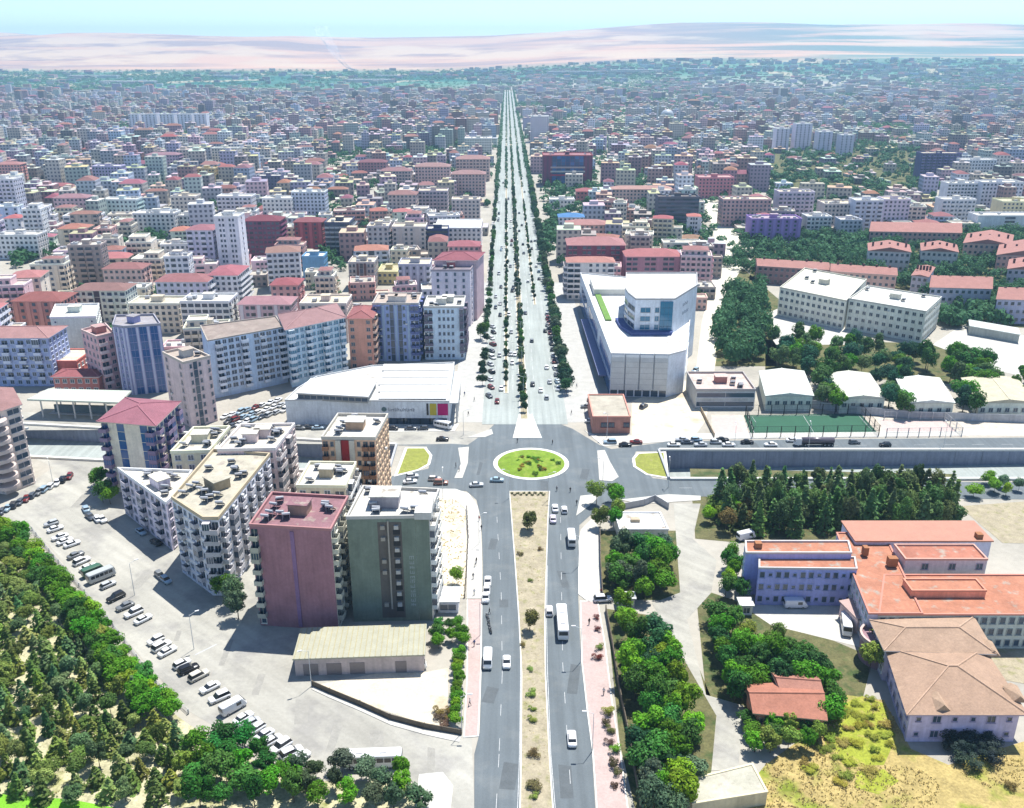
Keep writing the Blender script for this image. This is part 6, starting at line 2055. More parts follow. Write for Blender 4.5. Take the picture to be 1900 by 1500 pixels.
broadies([(1345, 1050), (1368, 1045), (1375, 1130), (1345, 1125)], 7, 2.8, '@ tree against the west wall of the hospital', 'trees against the hospital wall', (6, 8), (2.4, 3.2), (GREEN, LIME, DEEP))
broadies([(1600, 1200), (1650, 1195), (1655, 1250), (1610, 1260)], 4, 3, 'dark green tree at the corner of the tan hipped hall', 'trees at the corner of the hipped hall', (6, 7.5), (2.4, 3.2), (DEEP, OLIVE))
broadies([(1385, 1335), (1450, 1345), (1525, 1345), (1520, 1400), (1390, 1400)], 13, 2.6, '@ garden tree in front of the orange roofed house', 'garden trees in front of the orange roofed house', (4, 5.5), (1.9, 2.7), (DEEP, GREEN, OLIVE))
broadies([(1735, 1370), (1790, 1365), (1850, 1385), (1850, 1430), (1790, 1430)], 14, 1.9, 'dark blue-green shrub before the tan hipped hall', 'dark shrubs before the hipped hall', (2.6, 3.8), (1.4, 2.0), ((0.03, 0.055, 0.05), (0.04, 0.065, 0.05)), 'dark_shrub', 's', 'shrub')
broadies([(1540, 1310), (1620, 1290), (1660, 1380), (1600, 1470), (1500, 1440), (1480, 1400)], 30, 1.6, 'yellow-green weed clump in the meadow before the hipped hall', 'weed clumps in the meadow', (0.7, 1.4), (0.8, 1.7), ((0.26, 0.28, 0.03), (0.20, 0.24, 0.03), (0.26, 0.22, 0.05)), 'weed_clump', 's', 'shrub')
p = G(1875, 1462)
tree('s', p.x, p.y, 1.8, 1.1, DRY, 'lone_dry_bush', 'lone rusty bush in the bare field at the lower right corner', 'shrub', None)
broadies([(1300, 935), (1345, 925), (1400, 990), (1330, 1000), (1290, 970)], 10, 3, '@ tree at the west end of the pine belt', 'trees at the west end of the pine belt', (5, 7.5), (2.0, 3.0), (OLIVE, DEEP, DRY, LIME))
scatter([(1320, 935), (1400, 915), (1560, 915), (1700, 918), (1760, 935), (1775, 990), (1700, 992), (1560, 985), (1440, 1000), (1340, 985)], 112, 2.5, lambda p: tree(rt.choice('ccb'), p.x, p.y, rt.uniform(8.0, 12.5), rt.uniform(2.4, 3.4), rt.choice((PINE, PINE, (0.11, 0.20, 0.05), (0.10, 0.14, 0.05))), 'pine_tree', '@ tall pine in the belt between the hospital and the underpass road', 'conifer', 'pine belt north of the hospital'))
broadies([(1790, 905), (1850, 895), (1895, 905), (1895, 925), (1790, 928)], 6, 3, 'yellow-green tree beside the near frontage road at the right edge', 'trees beside the near frontage road', (4, 6), (2, 2.8), (LIME, GREYG))
# middle distance east
for poly_, n_ in (([(1428, 690), (1432, 640), (1600, 655), (1712, 665), (1725, 712), (1640, 722), (1520, 712)], 38), ([(1512, 712), (1554, 712), (1556, 772), (1514, 768)], 7), ([(1646, 716), (1682, 716), (1684, 780), (1648, 776)], 6), ([(1774, 712), (1812, 716), (1814, 782), (1776, 780)], 6)):
    broadies(poly_, n_, 3.8, '@ tree between the school and the workshop halls', 'trees between school and workshop halls', (8.5, 12.5), (3.4, 4.8), (DEEP, PINE, TEALG, GREEN))
broadies([(1745, 690), (1800, 668), (1845, 700), (1845, 730), (1800, 735), (1750, 720)], 16, 3.8, '@ tree at the edge of the school yard', 'trees at the edge of the school yard', (9, 12.5), (3.4, 4.6), (DEEP, PINE, GREEN))
broadies([(1860, 720), (1900, 690), (1920, 720), (1900, 760)], 5, 4, 'dark tree beside the tan workshop hall', 'trees beside the tan workshop hall', (8, 10), (2.8, 3.6), (DEEP, GREEN))
broadies([(1255, 580), (1310, 490), (1330, 490), (1312, 560)], 8, 4, 'roadside tree along the side street behind the mall', 'roadside trees behind the mall', (7, 9), (2.5, 3.2), (DEEP, GREYG))
# boulevard rows
for nm, off, y0, y1, st, hh, rr_, lab in (('a', -15.8, 345, 900, 9.0, (4.5, 6.5), (1.6, 2.3), 'in the row on the west kerb of the boulevard'), ('b', -6.6, 345, 820, 7.5, (3.6, 4.8), (1.0, 1.4), 'on the narrow western median of the boulevard'),
                                     ('c', 0.0, 316, 900, 6.6, (4.5, 6.2), (1.5, 2.1), 'on the central median of the boulevard'), ('d', 8.5, 480, 820, 9, (3.5, 4.5), (1.0, 1.3), 'on the narrow eastern median of the boulevard'), ('e', 17.0, 335, 900, 6.0, (6, 8.5), (2.3, 3.3), 'in the row on the east kerb of the boulevard')):
    yy = y0
    bi = 0
    while yy < y1:
        if rt.random() < 0.88:
            p = BV(off + rt.uniform(-0.3, 0.3), yy)
            tree('b', p.x, p.y, rt.uniform(*hh), rt.uniform(*rr_), rt.choice(((0.02, 0.07, 0.035), (0.03, 0.085, 0.04), GREYG, DEEP)), 'boulevard_tree', f'{ordn(bi)} street tree from the roundabout ' + lab, 'street tree', 'street trees ' + lab)
            bi += 1
        yy += st * rt.uniform(0.8, 1.2)
p = BV(-18.5, 408)
tree('b', p.x, p.y, 8, 3.4, DEEP, 'boulevard_tree', 'big round dark tree on the western boulevard footway', 'street tree', None)
n_ind = len(TREES)

# trees past counting: wooded estate, park, between far blocks
def clump_geo(seed, n=44, ls=0.17):
    r = random.Random(seed)
    m = MB()
    for k in range(n):
        d = Vector((r.gauss(0, 1), r.gauss(0, 1), abs(r.gauss(0.3, 0.8)))).normalized()
        q = Vector((d.x * 0.5, d.y * 0.5, 0.35 + d.z * 0.6)) * r.uniform(0.75, 1.05)
        leaf(m, q, d + Vector((r.gauss(0, 0.4), r.gauss(0, 0.4), 0.2)), ls, r)
    return m
CL = [clump_geo(500 + i) for i in range(4)]
CLF = [clump_geo(510 + i, 16) for i in range(3)]
CLN = [[tuple(v) for v in c.v] for c in CL]
ft_v, ft_f = [], []
def put_clump(x, y, z, w_, h_, far):
    c = rt.choice(CLD if far == 2 else CLF if far else CL)
    a = rt.uniform(0, 6.28)
    ca, sa = math.cos(a) * w_, math.sin(a) * w_
    o = len(ft_v)
    k = 1.6 if far else 1.0
    ft_v.extend([(x + v[0] * ca - v[1] * sa, y + v[0] * sa + v[1] * ca, z + v[2] * h_) for v in c.v])
    ft_f.extend([tuple(i + o for i in f) for f in c.f])
CLD = [clump_geo(520 + i, 150, 0.085) for i in range(3)]
def mass(polypx, n, hmin=6, hmax=10, dense=False):
    poly = GL(polypx)
    xs, ys_ = [p.x for p in poly], [p.y for p in poly]
    k = t_ = 0
    while k < n and t_ < n * 20:
        t_ += 1
        p = (rt.uniform(min(xs), max(xs)), rt.uniform(min(ys_), max(ys_)))
        if not inside(p, poly) or any(inside(p, pl) for _, _, _, pl in OCC):
            continue
        put_clump(p[0], p[1], 0, rt.uniform(5, 8.5), rt.uniform(hmin, hmax), 2 if dense else False)
        k += 1
mass([(1340, 500), (1390, 440), (1500, 430), (1620, 450), (1700, 440), (1900, 430), (1960, 520), (1960, 600), (1760, 600), (1700, 540), (1450, 520)], 420, dense=True)
mass([(1322, 665), (1328, 590), (1350, 545), (1415, 530), (1428, 580), (1415, 660), (1360, 690)], 120, 7, 11, True)
mass([(1400, 480), (1620, 440), (1640, 480), (1420, 486)], 90)
mass([(1450, 345), (1440, 290), (1560, 275), (1700, 270), (1715, 350), (1640, 370), (1560, 345)], 230, 5, 9)
mass([(1005, 345), (1060, 345), (1240, 350), (1230, 410), (1160, 440), (1060, 400), (1010, 440)], 150)
mass([(1180, 440), (1310, 400), (1318, 470), (1290, 500), (1200, 480)], 60)
mass([(1385, 395), (1425, 400), (1430, 500), (1388, 520)], 40)
mass([(1000, 500), (1045, 460), (1050, 400), (1005, 420)], 40)
mass([(740, 285), (800, 255), (850, 260), (790, 290)], 60)
mass([(20, 500), (110, 470), (100, 450), (30, 460)], 30)
mass([(200, 470), (300, 420), (330, 440), (230, 490)], 30)
mass([(590, 480), (650, 430), (670, 440), (620, 500)], 26)
mass([(1660, 600), (1960, 560), (1960, 605), (1760, 610)], 60)
for k in range(900):
    y = rt.uniform(350, 760)
    x = rt.uniform(-0.58 * y, 0.58 * y)
    if -30 < x < 40 or not free(x, y, 2.5):
        continue
    put_clump(x, y, 0, rt.uniform(3.5, 6), rt.uniform(4, 7.5), False)
for x, y in FARTREES:
    far = y > 1300
    s_ = rt.uniform(6, 11) if not far else rt.uniform(9, 17)
    put_clump(x, y, th(x, y), s_, rt.uniform(5, 8.5) if not far else rt.uniform(7, 11), far)
# boulevard rows further out
for off, st in ((-15.8, 10), (-6.6, 9), (0.0, 9), (8.5, 10), (17.5, 8)):
    yy = 900
    while yy < 3250:
        p = BV(off, yy)
        if rt.random() < (0.8 if abs(off) < 10 else 0.92):
            put_clump(p.x + rt.uniform(-0.6, 0.6), p.y, 0, (3.0 if abs(off) < 10 else 5.5) * rt.uniform(0.7, 1.2), (4.5 if abs(off) < 10 else 6.5) * rt.uniform(0.7, 1.2), yy > 1300)
        yy += st * rt.uniform(0.8, 1.2)
# belt of woodland on the far western plain
for k in range(2600):
    y = rt.uniform(3000, 4500)
    x = y * rt.uniform(-0.62, 0.62)
    if mnoise.noise(Vector((x * 0.0012, y * 0.0009, 5.5))) < (0.02 if x < 0 else 0.0):
        continue
    put_clump(x, y, th(x, y), rt.uniform(24, 48), rt.uniform(9, 14), True)
me = bpy.data.meshes.new('distant_trees')
me.from_pydata(ft_v, [], ft_f)
me.materials.append(M_LEAF)
o = link('distant_trees', me, None, (0.05, 0.14, 0.06))
tag(o, 'mass of distant green tree crowns between the far blocks', 'trees', None, 'stuff')

# dry grass of the meadow, median and lots: nobody could count it
gm = MB()
def tufts(polypx, n, lo, hi):
    poly = GL(polypx)
    xs, ys_ = [p.x for p in poly], [p.y for p in poly]
    k = 0
    while k < n:
        p = (rt.uniform(min(xs), max(xs)), rt.uniform(min(ys_), max(ys_)))
        k += 1
        if not inside(p, poly) or any(inside(p, pl) for _, _, _, pl in OCC):
            continue
        if mnoise.noise(Vector((p[0] * 0.09, p[1] * 0.09, 1.3))) < -0.1:
            continue
        for _ in range(3):
            s_ = rt.uniform(lo, hi)
            leaf(gm, (p[0] + rt.uniform(-0.3, 0.3), p[1] + rt.uniform(-0.3, 0.3), 0.1 + s_ * 0.5), (rt.gauss(0, 1), rt.gauss(0, 1), 0.5), s_, rt)
tufts([(1330, 1530), (1420, 1420), (1530, 1340), (1570, 1290), (1640, 1300), (1690, 1390), (1760, 1420), (1920, 1400), (1990, 1530)], 5200, 0.09, 0.22)
tufts(MED, 500, 0.08, 0.18)
tufts(PARK, 1200, 0.1, 0.24)
tufts([(808, 922), (848, 929), (863, 946), (866, 1000), (862, 1110), (812, 1110)], 500, 0.1, 0.22)
o = gm.build('dry_grass', M_LEAF, None, (0.50, 0.43, 0.18))
tag(o, 'dry straw-coloured grass on the meadow, median and park floor', 'grass', None, 'stuff')
# ================================================================ vehicles
rv = random.Random(61)
M_CAR = pmat('car_paint', var=0.03, fvar=0.0, rough=0.28, spec=0.5, space='obj')
M_TYRE = pmat('tyre_rubber', (0.02, 0.02, 0.02), var=0.1, rough=0.9)
M_LAMP = pmat('lamp_lens', (0.65, 0.63, 0.55), var=0.0, fvar=0, rough=0.2)
M_CARGLASS = glassm('car_glass', (0.018, 0.022, 0.028), 0.08)

def loft(m, secs, mat=0, capmat=None):
    """secs: list of closed loops of equal length"""
    n = len(secs[0])
    o = len(m.v)
    for s in secs:
        m.v.extend([tuple(p) for p in s])
    for k in range(len(secs) - 1):
        for i in range(n):
            j = (i + 1) % n
            m.f.append((o + k * n + i, o + k * n + j, o + (k + 1) * n + j, o + (k + 1) * n + i))
            m.m.append(mat)
    m.f.append(tuple(o + i for i in reversed(range(n))))
    m.m.append(mat)
    m.f.append(tuple(o + (len(secs) - 1) * n + i for i in range(n)))
    m.m.append(mat)

def rrect(z, x0, x1, w_, c):
    """rounded rectangle loop, length along y from x0 to x1"""
    return [(-w_ + c, x0, z), (w_ - c, x0, z), (w_, x0 + c, z), (w_, x1 - c, z), (w_ - c, x1, z), (-w_ + c, x1, z), (-w_, x1 - c, z), (-w_, x0 + c, z)]

def car_meshes(L, W, H, hood, tail):
    h = L / 2
    b = MB()
    loft(b, [rrect(0.22, -h + 0.12, h - 0.12, W - 0.08, 0.18), rrect(0.5, -h, h, W, 0.25), rrect(0.78, -h + 0.06, h - 0.05, W, 0.28), rrect(0.93, -h + 0.2, h - 0.18, W - 0.07, 0.3)])
    body = b.mesh('body', [M_CAR], True)
    g = MB()
    y0, y1 = -h + tail, h - hood
    loft(g, [rrect(0.90, y0, y1, W - 0.1, 0.1), rrect(H - 0.06, y0 + 0.45, y1 - 0.75, W - 0.24, 0.12)])
    glass = g.mesh('glasshouse', [M_CARGLASS])
    r = MB()
    loft(r, [rrect(H - 0.07, y0 + 0.42, y1 - 0.70, W - 0.22, 0.14), rrect(H, y0 + 0.55, y1 - 0.9, W - 0.3, 0.16)])
    roof = r.mesh('roof', [M_CAR])
    return dict(body=body, glass=glass, roof=roof, wheels=[(W - 0.1, h - 0.85), (W - 0.1, -h + 0.85)], r=0.31, h=h, W=W)
def wheel_mesh(r, w_):
    m = MB()
    m.tube((-w_ / 2, 0, 0), (w_ / 2, 0, 0), r, n=12, m=0)
    m.tube((-w_ / 2 - 0.01, 0, 0), (w_ / 2 + 0.01, 0, 0), r * 0.55, n=10, m=1)
    return m.mesh('wheel', [M_TYRE, M_STEEL])
WH = wheel_mesh(0.31, 0.2)
WHB = wheel_mesh(0.5, 0.3)
LAMP = MB().box(-0.17, 0.17, -0.03, 0.03, -0.08, 0.08).mesh('headlight', [M_LAMP])
SEDAN = car_meshes(4.4, 0.88, 1.45, 1.15, 0.75)
HATCH = car_meshes(4.0, 0.86, 1.5, 0.95, 0.1)
SUV = car_meshes(4.6, 0.95, 1.72, 1.15, 0.12)

def box_meshes(L, W, H, z0, nwin, snub):
    h = L / 2
    b = MB()
    loft(b, [rrect(z0, -h + 0.1, h - 0.1, W - 0.06, 0.2), rrect(z0 + 0.4, -h, h, W, 0.25), rrect(H * 0.6, -h, h - snub * 0.35, W, 0.25), rrect(H - 0.15, -h + 0.05, h - snub, W - 0.06, 0.25), rrect(H, -h + 0.25, h - snub - 0.25, W - 0.25, 0.2)])
    body = b.mesh('body', [M_CAR], False)
    win = MB().box(-0.02, 0.02, -0.5, 0.5, -0.5, 0.5).mesh('window', [M_CARGLASS])
    scr = MB().box(-0.5, 0.5, -0.03, 0.03, -0.5, 0.5).mesh('windscreen', [M_CARGLASS])
    return dict(body=body, win=win, scr=scr, L=L, W=W, H=H, n=nwin, snub=snub, h=h)
VAN = box_meshes(5.6, 1.0, 2.4, 0.35, 3, 0.9)
MINI = box_meshes(7.0, 1.08, 2.75, 0.4, 5, 0.5)
BUS = box_meshes(11.0, 1.27, 3.1, 0.4, 7, 0.15)

PAINT = [('white', (0.72, 0.72, 0.72)), ('white', (0.7, 0.71, 0.72)), ('white', (0.74, 0.74, 0.72)), ('silver', (0.42, 0.44, 0.46)), ('grey', (0.16, 0.17, 0.18)), ('dark grey', (0.05, 0.05, 0.055)), ('black', (0.012, 0.012, 0.014)), ('dark red', (0.16, 0.02, 0.02)), ('slate', (0.07, 0.085, 0.11)), ('silver blue', (0.28, 0.38, 0.46))]
CARNAME = {'sedan': 'saloon car', 'hatch': 'hatchback', 'suv': 'estate car', 'van': 'van', 'mini': 'minibus', 'bus': 'bus'}

def vehicle(kind, p, ang, paint, label, group=None, z=0.03):
    nm = {'sedan': 'saloon_car', 'hatch': 'hatchback_car', 'suv': 'estate_car', 'van': 'delivery_van', 'mini': 'minibus', 'bus': 'bus'}[kind]
    cat = 'car' if kind in ('sedan', 'hatch', 'suv') else {'van': 'van', 'mini': 'minibus', 'bus': 'bus'}[kind]
    t = thing(nm, label, cat, (p[0], p[1], z), ang - math.pi / 2, group)
    if kind in ('sedan', 'hatch', 'suv'):
        d = {'sedan': SEDAN, 'hatch': HATCH, 'suv': SUV}[kind]
        bd_ = link('body', d['body'], t, paint)
        link('glasshouse', d['glass'], t)
        link('roof', d['roof'], t, paint)
        for x, y in d['wheels']:
            for s in (-1, 1):
                link('wheel', WH, t, None, Matrix.Translation((s * x, y, d['r'])))
        for s in (-1, 1):
            link('headlight', LAMP, bd_, None, Matrix.Translation((s * (d['W'] - 0.28), d['h'] - 0.02, 0.66)))
    else:
        d = {'van': VAN, 'mini': MINI, 'bus': BUS}[kind]
        h, W, H = d['h'], d['W'], d['H']
        link('body', d['body'], t, paint)
        zc, hh = H * 0.66, H * 0.3
        span = (d['L'] - d['snub'] - 0.9)
        for s in (-1, 1):
            for k in range(d['n']):
                if kind == 'van' and k < 2:
                    continue
                y = -h + 0.5 + span * (k + 0.5) / d['n']
                link('window', d['win'], t, None, Matrix.Translation((s * (W - 0.015), y, zc)) @ Matrix.Diagonal((1, span / d['n'] * 0.86, hh, 1)))
            for y in (h - 1.2, -h + 1.6 if kind == 'bus' else -h + 1.1):
                link('wheel', WHB if kind == 'bus' else WH, t, None, Matrix.Translation((s * (W - 0.12), y, 0.5 if kind == 'bus' else 0.33)))
            link('headlight', LAMP, t, None, Matrix.Translation((s * (W - 0.3), h - 0.0, 0.8)))
        tilt = math.atan2(d['snub'] * 0.6, H * 0.4)
        link('windscreen', d['scr'], t, None, Matrix.Translation((0, h - d['snub'] * 0.62 + 0.03, H * 0.74)) @ Matrix.Rotation(tilt, 4, 'X') @ Matrix.Diagonal((W * 1.7, 1, H * 0.34, 1)))
        link('rear_window', d['scr'], t, None, Matrix.Translation((0, -h - 0.01, H * 0.68)) @ Matrix.Diagonal((W * 1.6, 1, H * 0.3, 1)))
        if kind == 'bus':
            for y in (-2.5, 2.0):
                link('roof_hatch', MB().box(-0.5, 0.5, -0.6, 0.6, 0, 0.16).mesh('roof_hatch', [M_TRIM]), t, (0.5, 0.5, 0.5), Matrix.Translation((0, y, H)))
    return t

def dirpx(p, q):
    a, b = G(*p), G(*q)
    return math.atan2(b.y - a.y, b.x - a.x)
UP, DOWN = math.pi / 2, -math.pi / 2
def pick(i=None):
    return rv.choice(PAINT)

def parkrow(pts, ang, label, group, kinds=('sedan', 'hatch', 'sedan', 'suv'), z=0.05, jit=0.08, paints=None):
    for k, p in enumerate(pts):
        q = G(*p) if not isinstance(p, Vector) else p
        pn, pc = rv.choice(paints) if paints else pick()
        kd = rv.choice(kinds)
        vehicle(kd, q, ang + rv.gauss(0, jit) + (math.pi if rv.random() < 0.4 else 0), pc, f'{pn} {CARNAME[kd]}, {ordn(k)} {label}', group, z)

# row along the park edge, counted from the far end
a_edge = dirpx((250, 1159), (281, 1145))
pts = [(96, 975), (103, 985), (112, 1000), (121, 1008), (134, 1013), (141, 1034), (152, 1045), (164, 1057), (201, 1089), (216, 1112), (233, 1129), (249, 1141), (266, 1153), (290, 1192), (300, 1203), (311, 1213), (338, 1236), (350, 1246)]
parkrow(pts, a_edge, 'from the far end along the park edge', 'cars parked along the park edge', paints=PAINT[:5] + PAINT[1:4] + PAINT[6:7])
parkrow([(390, 1280), (408, 1298), (452, 1337), (464, 1347), (476, 1357), (490, 1369), (506, 1379), (522, 1389), (541, 1401), (557, 1411)], a_edge, 'in the near row along the park edge', 'cars parked along the near park edge', paints=PAINT[:4])
vehicle('mini', G(189, 1075), a_edge, (0.4, 0.42, 0.42), 'grey minibus parked among the cars along the park edge', 'larger vehicles along the park edge', 0.05)
vehicle('van', G(174, 1066), a_edge, (0.05, 0.12, 0.07), 'dark green van parked among the cars along the park edge', 'larger vehicles along the park edge', 0.05)
vehicle('suv', G(369, 1258), a_edge, (0.5, 0.47, 0.4), 'pale beige estate car alone at the middle of the park edge', 'larger vehicles along the park edge', 0.05)
vehicle('van', G(433, 1318), a_edge, (0.68, 0.68, 0.68), 'white van parked at the park edge beside a white car', 'larger vehicles along the park edge', 0.05)
vehicle('bus', G(693, 1420), 0.05, (0.72, 0.73, 0.74), 'white bus parked across the mouth of the west road by the trees', None, 0.05)
# row by the brown and white tower
a_l = dirpx((20, 945), (40, 920))
parkrow([(4 + k * 11.4, 952 - k * 5.9) for k in range(12)], a_l, 'from the left before the brown and white tower', 'cars parked before the brown and white tower')
parkrow([(160, 948), (168, 962), (181, 966), (190, 967), (262, 990), (290, 1010), (297, 1071), (308, 1080)], a_edge + 1.5, 'from the far end beside the mauve wing', 'cars beside the mauve wing')
# supermarket car park
for r_ in range(3):
    parkrow([(418 + k * 14 + r_ * 6, 776 - k * 4.4 - r_ * 0 + r_ * 9) for k in range(8)], 1.2, f'from the left in the {("back", "middle", "front")[r_]} row of the supermarket parking', 'supermarket car park', z=0.05)
parkrow([(556, 797), (572, 796), (590, 797), (728, 798), (762, 798), (785, 798)], 0.0, 'from the left along the supermarket front', 'cars along the supermarket front', z=0.15)
parkrow([(660 + k * 11, 692 - (k % 2) * 3) for k in range(7)], 0.9, 'from the left in the yard behind the supermarket', 'cars behind the supermarket', z=0.05)
vehicle('mini', G(822, 795), -0.5, (0.7, 0.71, 0.72), 'white minibus parked at the magenta corner of the supermarket', None, 0.16)
# moving traffic
traffic = [('sedan', (821, 818), 0.0, (0.02, 0.02, 0.022), 'black car on the frontage road before the supermarket'), ('sedan', (884, 903), 0.1, (0.5, 0.52, 0.53), 'silver car entering the south-west corner of the roundabout'),
           ('sedan', (922, 894), -0.05, (0.3, 0.42, 0.48), 'silver-blue car just below the roundabout island'), ('hatch', (765, 887), 0.2, (0.55, 0.56, 0.57), 'silver car waiting at the western verge, upper of two'), ('sedan', (761, 897), 0.2, (0.7, 0.7, 0.7), 'white car waiting at the western verge, lower of two'),
           ('suv', (818, 899), 0.0, (0.30, 0.14, 0.10), 'reddish brown car west of the roundabout'), ('hatch', (806, 892), 0.0, (0.6, 0.55, 0.5), 'pale car behind the reddish brown car west of the roundabout'),
           ('hatch', (1047, 950), UP, (0.7, 0.7, 0.71), 'white car heading for the roundabout, right of a pair'), ('sedan', (1030, 947), UP, (0.7, 0.7, 0.71), 'white car heading for the roundabout, left of a pair'), ('sedan', (1026, 967), UP, (0.55, 0.5, 0.58), 'pale car following the pair to the roundabout'),
           ('mini', (1060, 1006), UP, (0.72, 0.72, 0.71), 'white minibus on the right carriageway below the roundabout'), ('sedan', (905, 1083), DOWN, (0.7, 0.7, 0.7), 'white car parked at the left kerb, upper of three'), ('hatch', (903, 1100), DOWN, (0.7, 0.7, 0.7), 'white car parked at the left kerb, middle of three'), ('sedan', (901, 1113), DOWN, (0.62, 0.63, 0.64), 'white car parked at the left kerb, lower of three'),
           ('hatch', (1019, 1138), UP, (0.7, 0.68, 0.7), 'white car overtaking the bus along the median'), ('bus', (1043, 1165), UP, (0.75, 0.75, 0.74), 'white bus on the right carriageway of the main road'), ('van', (905, 1231), DOWN, (0.74, 0.74, 0.73), 'white van on the left carriageway beside the pink footway'),
           ('sedan', (940, 1233), DOWN, (0.72, 0.73, 0.73), 'white car on the left carriageway beside the median'), ('sedan', (1061, 1376), UP, (0.73, 0.73, 0.73), 'white car alone at the lower end of the right carriageway'),
           ('suv', (1118, 1116), 0.1, (0.6, 0.6, 0.62), 'pale car parked at the grove gate beside the right footway'), ('van', (768, 1241), 0.15, (0.6, 0.6, 0.6), 'small grey truck-like van at the end of the long shed'),
           ('mini', (1569, 1168), DOWN - 0.25, (0.73, 0.73, 0.72), 'white minibus parked in the hospital yard'), ('van', (1475, 1127), 0.0, (0.62, 0.64, 0.72), 'white van in the shade of the hospital wing'), ('van', (1384, 1000), 0.4, (0.7, 0.7, 0.7), 'white van half hidden by trees west of the hospital')]
for kd, p, an, pc, lab in traffic:
    vehicle(kd, G(*p), an, pc, lab, None, 0.16 if p in ((1118, 1116),) else 0.08)
# east frontage road, parked and queued
ex = [1132, 1160, 1180, 1250, 1275, 1300, 1328, 1352, 1386, 1430, 1585, 1642]
parkrow([(x, 826 + (2.5 if i % 2 else -2.5)) for i, x in enumerate(ex)], 0.0, 'from the roundabout above the eastern underpass wall', 'cars above the eastern underpass wall', z=0.08, jit=0.02)
parkrow([(1265, 819), (1292, 819), (1470, 820), (1340, 819)], 0.0, 'in the kerbside line before the sandy yard', 'cars at the sandy yard kerb', z=0.08, jit=0.02)
# tanker
p = G(1512, 827)
t = thing('tanker_truck', 'dark articulated tanker truck on the frontage road before the football pitch', 'truck', (p.x, p.y, 0.08))
m = MB()
loft(m, [[(0, c[0], c[1]) for c in []] or rrect(0.6, -1.1, 1.1, 1.2, 0.15), rrect(2.6, -1.1, 1.0, 1.2, 0.15), rrect(2.9, -0.9, 0.7, 1.05, 0.15)])
cab = m.mesh('cab', [M_CAR])
link('cab', cab, t, (0.7, 0.7, 0.7), Matrix.Translation((-6.0, 0, 0)) @ Matrix.Rotation(math.pi / 2, 4, 'Z'))
m = MB().tube((-4.6, 0, 1.9), (6.2, 0, 1.9), 1.05, n=14)
link('tank', m.mesh('tank', [M_CAR], True), t, (0.12, 0.10, 0.12))
link('chassis', MB().box(-6.5, 6.2, -0.5, 0.5, 0.55, 0.85).mesh('chassis', [M_DARK]), t)
link('windscreen', MB().box(-7.14, -7.08, -0.95, 0.95, 1.6, 2.5).mesh('windscreen', [M_CARGLASS]), t)
for x in (-6.0, -3.6, 3.0, 4.3, 5.6):
    for s in (-1, 1):
        link('wheel', WHB, t, None, Matrix.Translation((x, s * 1.0, 0.5)) @ Matrix.Rotation(math.pi / 2, 4, 'Z'))
# boulevard parking and traffic
def bl(off, y):
    return BV(off, y)
parkrow([bl(-13.2 + (k % 2) * 0.6, 332 + k * 9.5) for k in range(11)], UP + 0.5, 'from the roundabout on the west boulevard kerb', 'cars on the west kerb of the boulevard', z=0.08)
parkrow([bl(14.0, 340 + k * 8.5) for k in range(14)], UP, 'from the roundabout on the east boulevard kerb', 'cars on the east kerb of the boulevard', z=0.08)
rw = random.Random(9)
mv = [(rw.choice((-12.5, -10, -5, -3, 3, 5, 11, 13)) + rw.uniform(-0.5, 0.5), rw.uniform(380, 1000)) for _ in range(28)] + [(-10, 326), (-8.5, 340), (-4, 372), (-4.2, 418), (-3.2, 498), (4.0, 345), (7, 338), (11, 348), (10.5, 366), (5.2, 404), (3.2, 452), (6, 520), (-10, 470), (12, 420), (9, 330), (-4, 560), (5, 600), (3, 680), (-10, 610), (-3, 720), (12, 560), (11, 640), (4, 760), (-11, 540)]
for k, (o_, y_) in enumerate(mv):
    pn, pc = pick()
    vehicle(rv.choice(('sedan', 'hatch', 'suv')), bl(o_, y_), UP if o_ > 0 else DOWN, pc, f'{pn} car driving on the {"eastern" if o_ > 0 else "western"} boulevard side, {ordn(sorted(m_[1] for m_ in mv).index(y_))} from the roundabout', 'traffic on the boulevard', 0.09)
parkrow([(1248, 728), (1256, 718), (1262, 710), (1194, 757), (1290, 690)], 0.9, 'from the front in the yard beside the mall', 'cars beside the mall', z=0.06)
parkrow([(1088, 757), (1112, 760), (1108, 778), (1096, 784), (1100, 745)], 0.1, 'on the paved corner before the brown shop', 'cars before the corner shop', z=0.06)

